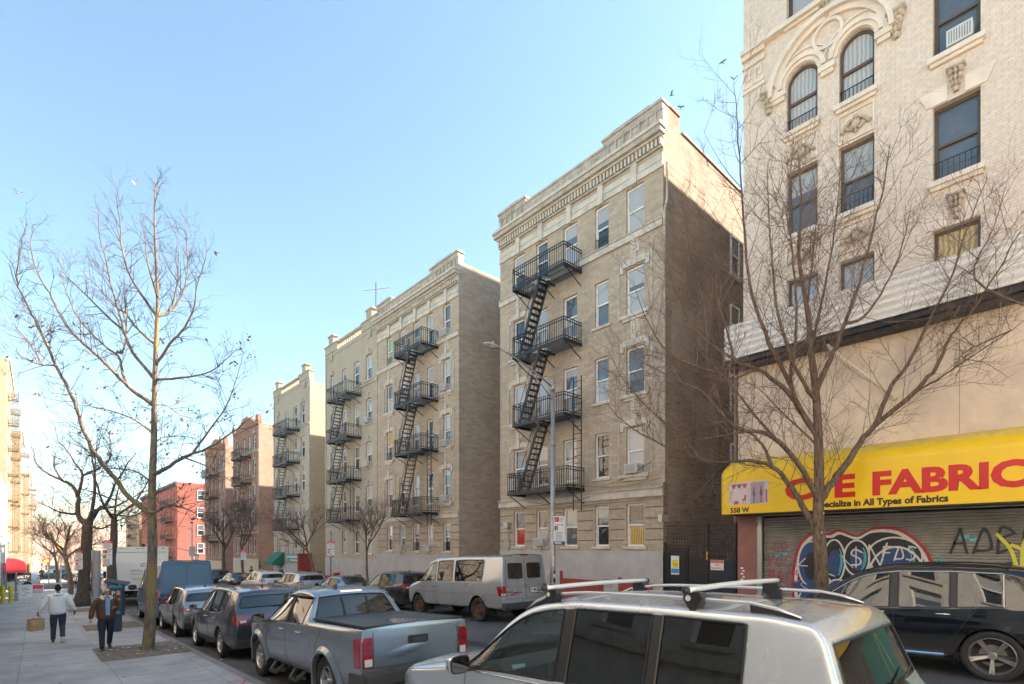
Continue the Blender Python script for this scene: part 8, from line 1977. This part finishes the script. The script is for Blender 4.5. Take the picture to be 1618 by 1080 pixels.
def shoe(root, p, yaw, lift, mat, sole, tip=0, s=1.0):
    b = MB(); n = 12; V = []
    secs = [(-.09, .03, .075, .0), (-.07, .038, .09, 0), (-.02, .04, .095, 0), (.05, .043, .07, 0), (.12, .048, .052, 0), (.165, .04, .04, .0), (.19, .02, .025, .0)]
    for (y, w_, h_, _) in secs:
        for k in range(n):
            a = 2 * math.pi * k / n; V.append((w_ * math.cos(a) * (1 if math.sin(a) > -.3 else 1.05), y, .022 + (h_ / 2) * (1 + math.sin(a)) * .95))
    F = [(i * n + j, i * n + (j + 1) % n, (i + 1) * n + (j + 1) % n, (i + 1) * n + j) for i in range(len(secs) - 1) for j in range(n)] + [tuple(range(n))[::-1], tuple((len(secs) - 1) * n + k for k in range(n))]
    M_ = Matrix.Translation(Vector(p)) @ Matrix.Rotation(yaw, 4, 'Z') @ Matrix.Rotation(tip, 4, 'X')
    b.add([tuple(M_ @ (Vector(v) * s)) for v in V], F, 0)
    so_ = [(.0, -.1), (.035, -.09), (.044, -.04), (.042, .04), (.052, .12), (.042, .175), (.0, .2), (-.042, .175), (-.052, .12), (-.042, .04), (-.044, -.04), (-.035, -.09)]; k = len(so_)
    vv = [tuple(M_ @ (Vector((x, y, z)) * s)) for z in (0, .028) for x, y in so_]; b.add(vv, [tuple(range(k))[::-1], tuple(range(k, 2 * k))] + [(i, (i + 1) % k, k + (i + 1) % k, k + i) for i in range(k)], 1)
    return b.build('shoe', [mat, sole], root, smooth=True, world=False)
def figure(name, label, loc, yaw, J, skin, top, topk, trou, shoes, hair=None, headyaw=0, s=1.0, bulk=1.0, group=None, detail=True, curls=(.5, .5), hands=None):
    root = empty(name, (loc[0], loc[1], g0(loc[1]) + .12 if loc[0] < 5 else g(loc[0], loc[1]) + .1), (0, 0, yaw), label=label, cat='person', group=group); del root['_org']; root.scale = (s, s, s)
    V = {'pelvis': (0, J.get('py', 0), .95, .085 * bulk, .07 * bulk), 'waist': (0, J.get('wy', .0), 1.1, .105 * bulk, .08 * bulk), 'chest': (0, J.get('cy', .01), 1.32, .13 * bulk, .09 * bulk), 'neckb': (0, J.get('cy', .01) + .0, 1.47, .065, .055), 'neck': (0, J['head'][1] - .015, 1.53, .047, .047)}
    E = [('pelvis', 'waist'), ('waist', 'chest'), ('chest', 'neckb'), ('neckb', 'neck')]
    for sd_, k in ((-1, 'L'), (1, 'R')):
        V[k + 'sh'] = (sd_ * .175 * (1 + (bulk - 1) * .5), J.get('cy', .01), 1.42, .05, .05); V[k + 'el'] = (*J[k + 'el'], .04); V[k + 'wrist'] = (*J[k + 'wr'], .026); E += [('chest', k + 'sh'), (k + 'sh', k + 'el'), (k + 'el', k + 'wrist')]
        V[k + 'hip'] = (sd_ * .09, J.get('py', 0), .88, .085 * bulk, .085 * bulk); V[k + 'kn'] = (*J[k + 'kn'], .055); V[k + 'an'] = (*J[k + 'an'], .038); E += [('pelvis', k + 'hip'), (k + 'hip', k + 'kn'), (k + 'kn', k + 'an')]
        f = Vector(J[k + 'wr']) - Vector(J[k + 'el']); fd = J.get(k + 'fd', f); hx = J.get(k + 'hx', (0, 1, 0)); hx = Vector(hx) - Vector(fd).normalized() * Vector(hx).dot(Vector(fd).normalized())
        hand_chains(V, E, J[k + 'wr'], hx, fd, J.get(k + 'ps', 1), k, curls[0 if k == 'L' else 1], 1.05)
    body_ = skinmesh('body', V, E, skin, root)
    # head joins the same body mesh
    v, f = head(None, J['head'], headyaw); me = body_.data; bm = bmesh.new(); bm.from_mesh(me); nv = [bm.verts.new(p) for p in v]
    for q in f:
        if len({round(v[i][0], 6) + round(v[i][1], 6) * 7 + round(v[i][2], 6) * 13 for i in q}) >= 3:
            try: fc = bm.faces.new([nv[i] for i in q]); fc.smooth = True
            except ValueError: pass
    bm.to_mesh(me); bm.free()
    # garments
    g1 = 1.16 * bulk ** .3
    T = {'c00': (0, J.get('py', 0), .84, .16 * bulk, .135 * bulk), 'c0': (0, J.get('py', 0) , .93, .175 * bulk, .145 * bulk), 'c1': (0, J.get('wy', 0), 1.1, .18 * bulk, .14 * bulk), 'c2': (0, J.get('cy', .01), 1.28, .185 * bulk, .135 * bulk), 'c3': (0, J.get('cy', .01), 1.41, .115 * bulk, .095), 'c4': (0, J.get('cy', .01) - .005, 1.475, .07, .065)}
    TE = [('c00', 'c0'), ('c0', 'c1'), ('c1', 'c2'), ('c2', 'c3'), ('c3', 'c4')]
    for sd_, k in ((-1, 'L'), (1, 'R')):
        e, w_ = Vector(J[k + 'el']), Vector(J[k + 'wr']); T[k + 's'] = (sd_ * .18 * (1 + (bulk - 1) * .5), J.get('cy', .01), 1.41, .088, .085); T[k + 'e'] = (*e, .078); T[k + 'w1'] = (*(e.lerp(w_, .85)), .06); T[k + 'w'] = (*(e.lerp(w_, .98)), .04)
        TE += [('c3', k + 's'), (k + 's', k + 'e'), (k + 'e', k + 'w1'), (k + 'w1', k + 'w')]
    skinmesh(topk, T, TE, top, root)
    U = {'pp': (0, J.get('py', 0), 1.02, .11 * bulk, .1 * bulk), 'p': (0, J.get('py', 0), .95, .135 * bulk, .12 * bulk)}; UE = [('pp', 'p')]
    for sd_, k in ((-1, 'L'), (1, 'R')):
        kn, an = Vector(J[k + 'kn']), Vector(J[k + 'an']); U[k + 'h'] = (sd_ * .095, J.get('py', 0), .85, .1 * bulk, .105 * bulk); U[k + 'k'] = (*kn, .078); U[k + 'a'] = (*(kn.lerp(an, .9)), .066); U[k + 'a2'] = (*(kn.lerp(an, 1.0)), .064); UE += [('p', k + 'h'), (k + 'h', k + 'k'), (k + 'k', k + 'a'), (k + 'a', k + 'a2')]
    skinmesh('trousers', U, UE, trou, root)
    for k in 'LR':
        a = J[k + 'an']; shoe(root, (a[0], a[1] - .0 , a[2] - .085), J.get(k + 'fy', 0), 0, *shoes, tip=J.get(k + 'tip', 0))
    return root
S_blk = plain('black_leather', (.02, .02, .02), .5); S_wht = plain('white_sole', (.6, .58, .52), .6)
M_hood = plain('white_fleece', (.68, .72, .73), .9, var=.06, vscale=6, bump=.5, bscale=18); M_jean = plain('dark_denim', (.035, .045, .07), .9, var=.35, vscale=5, bump=.3, bscale=90); M_trs = plain('navy_cloth', (.018, .022, .032), .85, var=.2); M_suede = plain('brown_suede', (.1, .045, .03), .8, var=.2, vscale=8, bump=.4, bscale=20)
# man walking away with the paper bag (he looks up the street, +y)
JA = {'head': (.0, .05, 1.64), 'Lel': (-.33, -.03, 1.17), 'Lwr': (-.45, .03, .95), 'Rel': (.31, -.07, 1.17), 'Rwr': (.38, .04, .95), 'Lkn': (-.1, .1, .49), 'Lan': (-.11, .06, .085), 'Rkn': (.1, .06, .5), 'Ran': (.1, -.26, .2), 'Rtip': -1.05, 'Lhx': (0, 1, 0), 'cy': .02, 'Lps': 1, 'Rps': -1, 'Lfd': (-.05, 0, -1), 'Rfd': (.15, .35, -.8)}
manA = figure('person', 'man in a white sweatshirt walking away with a paper bag', (.5, 21.0), 0, JA, SKIN_D, M_hood, 'sweatshirt', M_jean, (S_blk, S_wht), curls=(1.15, .6), bulk=1.3, s=1.0)
shell_part('hair', plain('black_hair', (.012, .01, .01), .9, bump=.6, bscale=90), manA, JA['head'], 0, 1.0, lambda p: p.z > .035 or (p.y < -.01 and p.z > -.055), 1.08)
b = MB(); b.tube([(-.09 * math.cos(t_), .02 + .08 * math.sin(t_) - .04, 1.475 + .015 * math.sin(t_)) for t_ in [k * math.pi / 6 for k in range(13)]], .04, 8); b.build('hood', M_hood, manA, smooth=True, world=False)
# paper bag
bagp = manA.location + Vector((-.5, .03, .84 - .42)); bg_ = empty('paper_bag', tuple(bagp), (.06, 0, .5), label='brown paper carrier bag hanging from the left hand of the man in white', cat='bag'); del bg_['_org']
b = MB(); w_, d_, h_ = .17, .1, .34; ps = [(-w_, -d_), (w_, -d_), (w_, d_), (-w_, d_)]; v = [(x, y, 0) for x, y in ps] + [(x * 1.03, y * .8, h_) for x, y in ps] + [(x * .98, y * 1.12, h_ * .5) for x, y in ps]
b.add(v, [(0, 3, 2, 1), (0, 1, 9, 8), (1, 2, 10, 9), (2, 3, 11, 10), (3, 0, 8, 11), (8, 9, 5, 4), (9, 10, 6, 5), (10, 11, 7, 6), (11, 8, 4, 7)]); b.build('bag_body', plain('kraft_paper', (.5, .31, .18), .8, var=.12, vscale=8, bump=.5, bscale=14), bg_, world=False)
b = MB()
for sy_ in (-.06, .06): b.tube([(-.08, sy_, h_ - .03), (-.06, sy_ * .6, h_ + .08), (0, sy_ * .2, h_ + .13), (.06, sy_ * .6, h_ + .08), (.08, sy_, h_ - .03)], .006, 5)
b.build('handle', MATS['kraft_paper'], bg_, world=False)
b = MB(); b.tube([(-.07 + .14 * k / 9, -.1, .13 + .03 * math.sin(k * 1.9)) for k in range(10)], .006, 4); b.build('printed_mark', plain('dark_print', (.09, .04, .03), .8), bg_, world=False)
# man coming towards the camera looking at his telephone (faces -y)
JB = {'head': (.0, .06, 1.635), 'Lel': (-.30, -.03, 1.17), 'Lwr': (-.14, .22, 1.2), 'Rel': (.31, -.02, 1.15), 'Rwr': (.36, .06, .9), 'Lkn': (-.1, -.02, .5), 'Lan': (-.11, -.2, .15), 'Rkn': (.12, .12, .5), 'Ran': (.13, .2, .085), 'Ltip': -.5, 'cy': .0, 'Lfd': (.4, .35, .1), 'Lhx': (0, .3, 1), 'Lps': -1, 'Rps': 1, 'Rfd': (0, .1, -1)}
yB = math.atan2(-14.3 * .67 + 11, 14) ; yawB = math.pi + .12
manB = figure('person', 'bald man in a brown jacket looking at his telephone', (1.42, 18.0), yawB, JB, SKIN_L, M_suede, 'jacket', M_trs, (S_blk, S_wht), curls=(.9, .5), bulk=1.38, s=.965)
b = MB(); b.tube([(.115 * math.sin(t_), .02 + .115 * math.cos(t_) * -1, 1.50 - .035 * (1 - math.cos(t_))) for t_ in [-2.6 + k * 5.2 / 14 for k in range(15)]], [.03] + [.045] * 13 + [.03], 8); b.build('collar', plain('cream_fleece', (.6, .55, .48), .95, bump=.8, bscale=60), manB, smooth=True, world=False)
b = MB(); b.prism([(-.03, 1.0), (.05, 1.0), (.055, 1.3), (.04, 1.47), (-.04, 1.47), (-.04, 1.3)], .1, .255, 'y'); b.build('shirt', plain('light_blue_shirt', (.2, .35, .55), .8), manB, world=False)
b = MB(); gy = .162
for sx in (-.034, .034): b.prism([(sx + .026 * math.cos(a), 1.645 + .018 * math.sin(a)) for a in [k * math.pi / 6 for k in range(12)]], gy, gy - .012, 'y')
b.bar((-.06, gy - .008, 1.65), (.06, gy - .008, 1.65), .006); 
for sx in (-1, 1): b.bar((sx * .062, gy - .012, 1.65), (sx * .076, .05, 1.645), .005)
b.build('glasses', C_rub, manB, world=False)
ph = empty('telephone', tuple(manB.location + Matrix.Rotation(yawB, 3, 'Z') @ Vector((-.06, .29, 1.16))), (.5, 0, yawB), label='black mobile telephone in the hand of the man in brown', cat='telephone'); del ph['_org']
b = MB(); b.box(-.035, .035, -.07, .07, 0, .009); b.build('case', C_rub, ph, world=False); b = MB(); b.box(-.032, .032, -.066, .066, .009, .0105); b.build('screen', plain('phone_screen', (.03, .03, .035), .1), ph, world=False)
# small figures far off
JS = {'head': (0, .03, 1.64), 'Lel': (-.25, .02, 1.15), 'Lwr': (-.25, .12, .93), 'Rel': (.25, -.04, 1.15), 'Rwr': (.27, .0, .9), 'Lkn': (-.1, .12, .5), 'Lan': (-.1, .12, .085), 'Rkn': (.1, -.02, .5), 'Ran': (.1, -.2, .12)}
for (loc, yw, tc, nm, lab) in (((14.5, 48.6), 2.5, (.65, .3, .02), 'yellow_jacket_cloth', 'person in a yellow jacket on the far pavement near the green awning'), ((14.6, 51.6), 1.0, (.03, .03, .035), 'black_jacket_cloth', 'person in dark clothes just past the one in yellow'), ((15.2, 45.6), 2.0, (.05, .05, .06), 'dark_jacket_cloth', 'dark dressed person in the shade by the tall red wall stub'), ((.7, 108), 0, (.03, .03, .04), 'navy_jacket_cloth', 'tiny dark figure standing by the teal car at the far junction')):
    p_ = figure('person', lab, loc, yw, JS, SKIN_L, plain(nm, tc, .8), 'jacket', M_trs, (S_blk, S_blk)); shell_part('hair', MATS['black_hair'], p_, JS['head'], 0, 1.0, lambda q: q.z > .03 or (q.y < -.01 and q.z > -.05), 1.08)
# ================================================================ AIR
hz = MB(); hz.box(-420, 420, -120, 420, -8.5, 62); m_ = bpy.data.materials.new('haze_air'); m_.use_nodes = True; t_ = m_.node_tree; t_.nodes.clear()
o_ = t_.nodes.new('ShaderNodeOutputMaterial'); v_ = t_.nodes.new('ShaderNodeVolumePrincipled'); v_.inputs['Color'].default_value = (.93, .95, 1, 1); v_.inputs['Density'].default_value = .0005; v_.inputs['Anisotropy'].default_value = .2
t_.links.new(v_.outputs[0], o_.inputs['Volume']); hz.build('haze', m_, kind='stuff', label='thin winter haze over the whole street', cat='haze')
for o in bpy.data.objects:
    if '_org' in o: del o['_org']
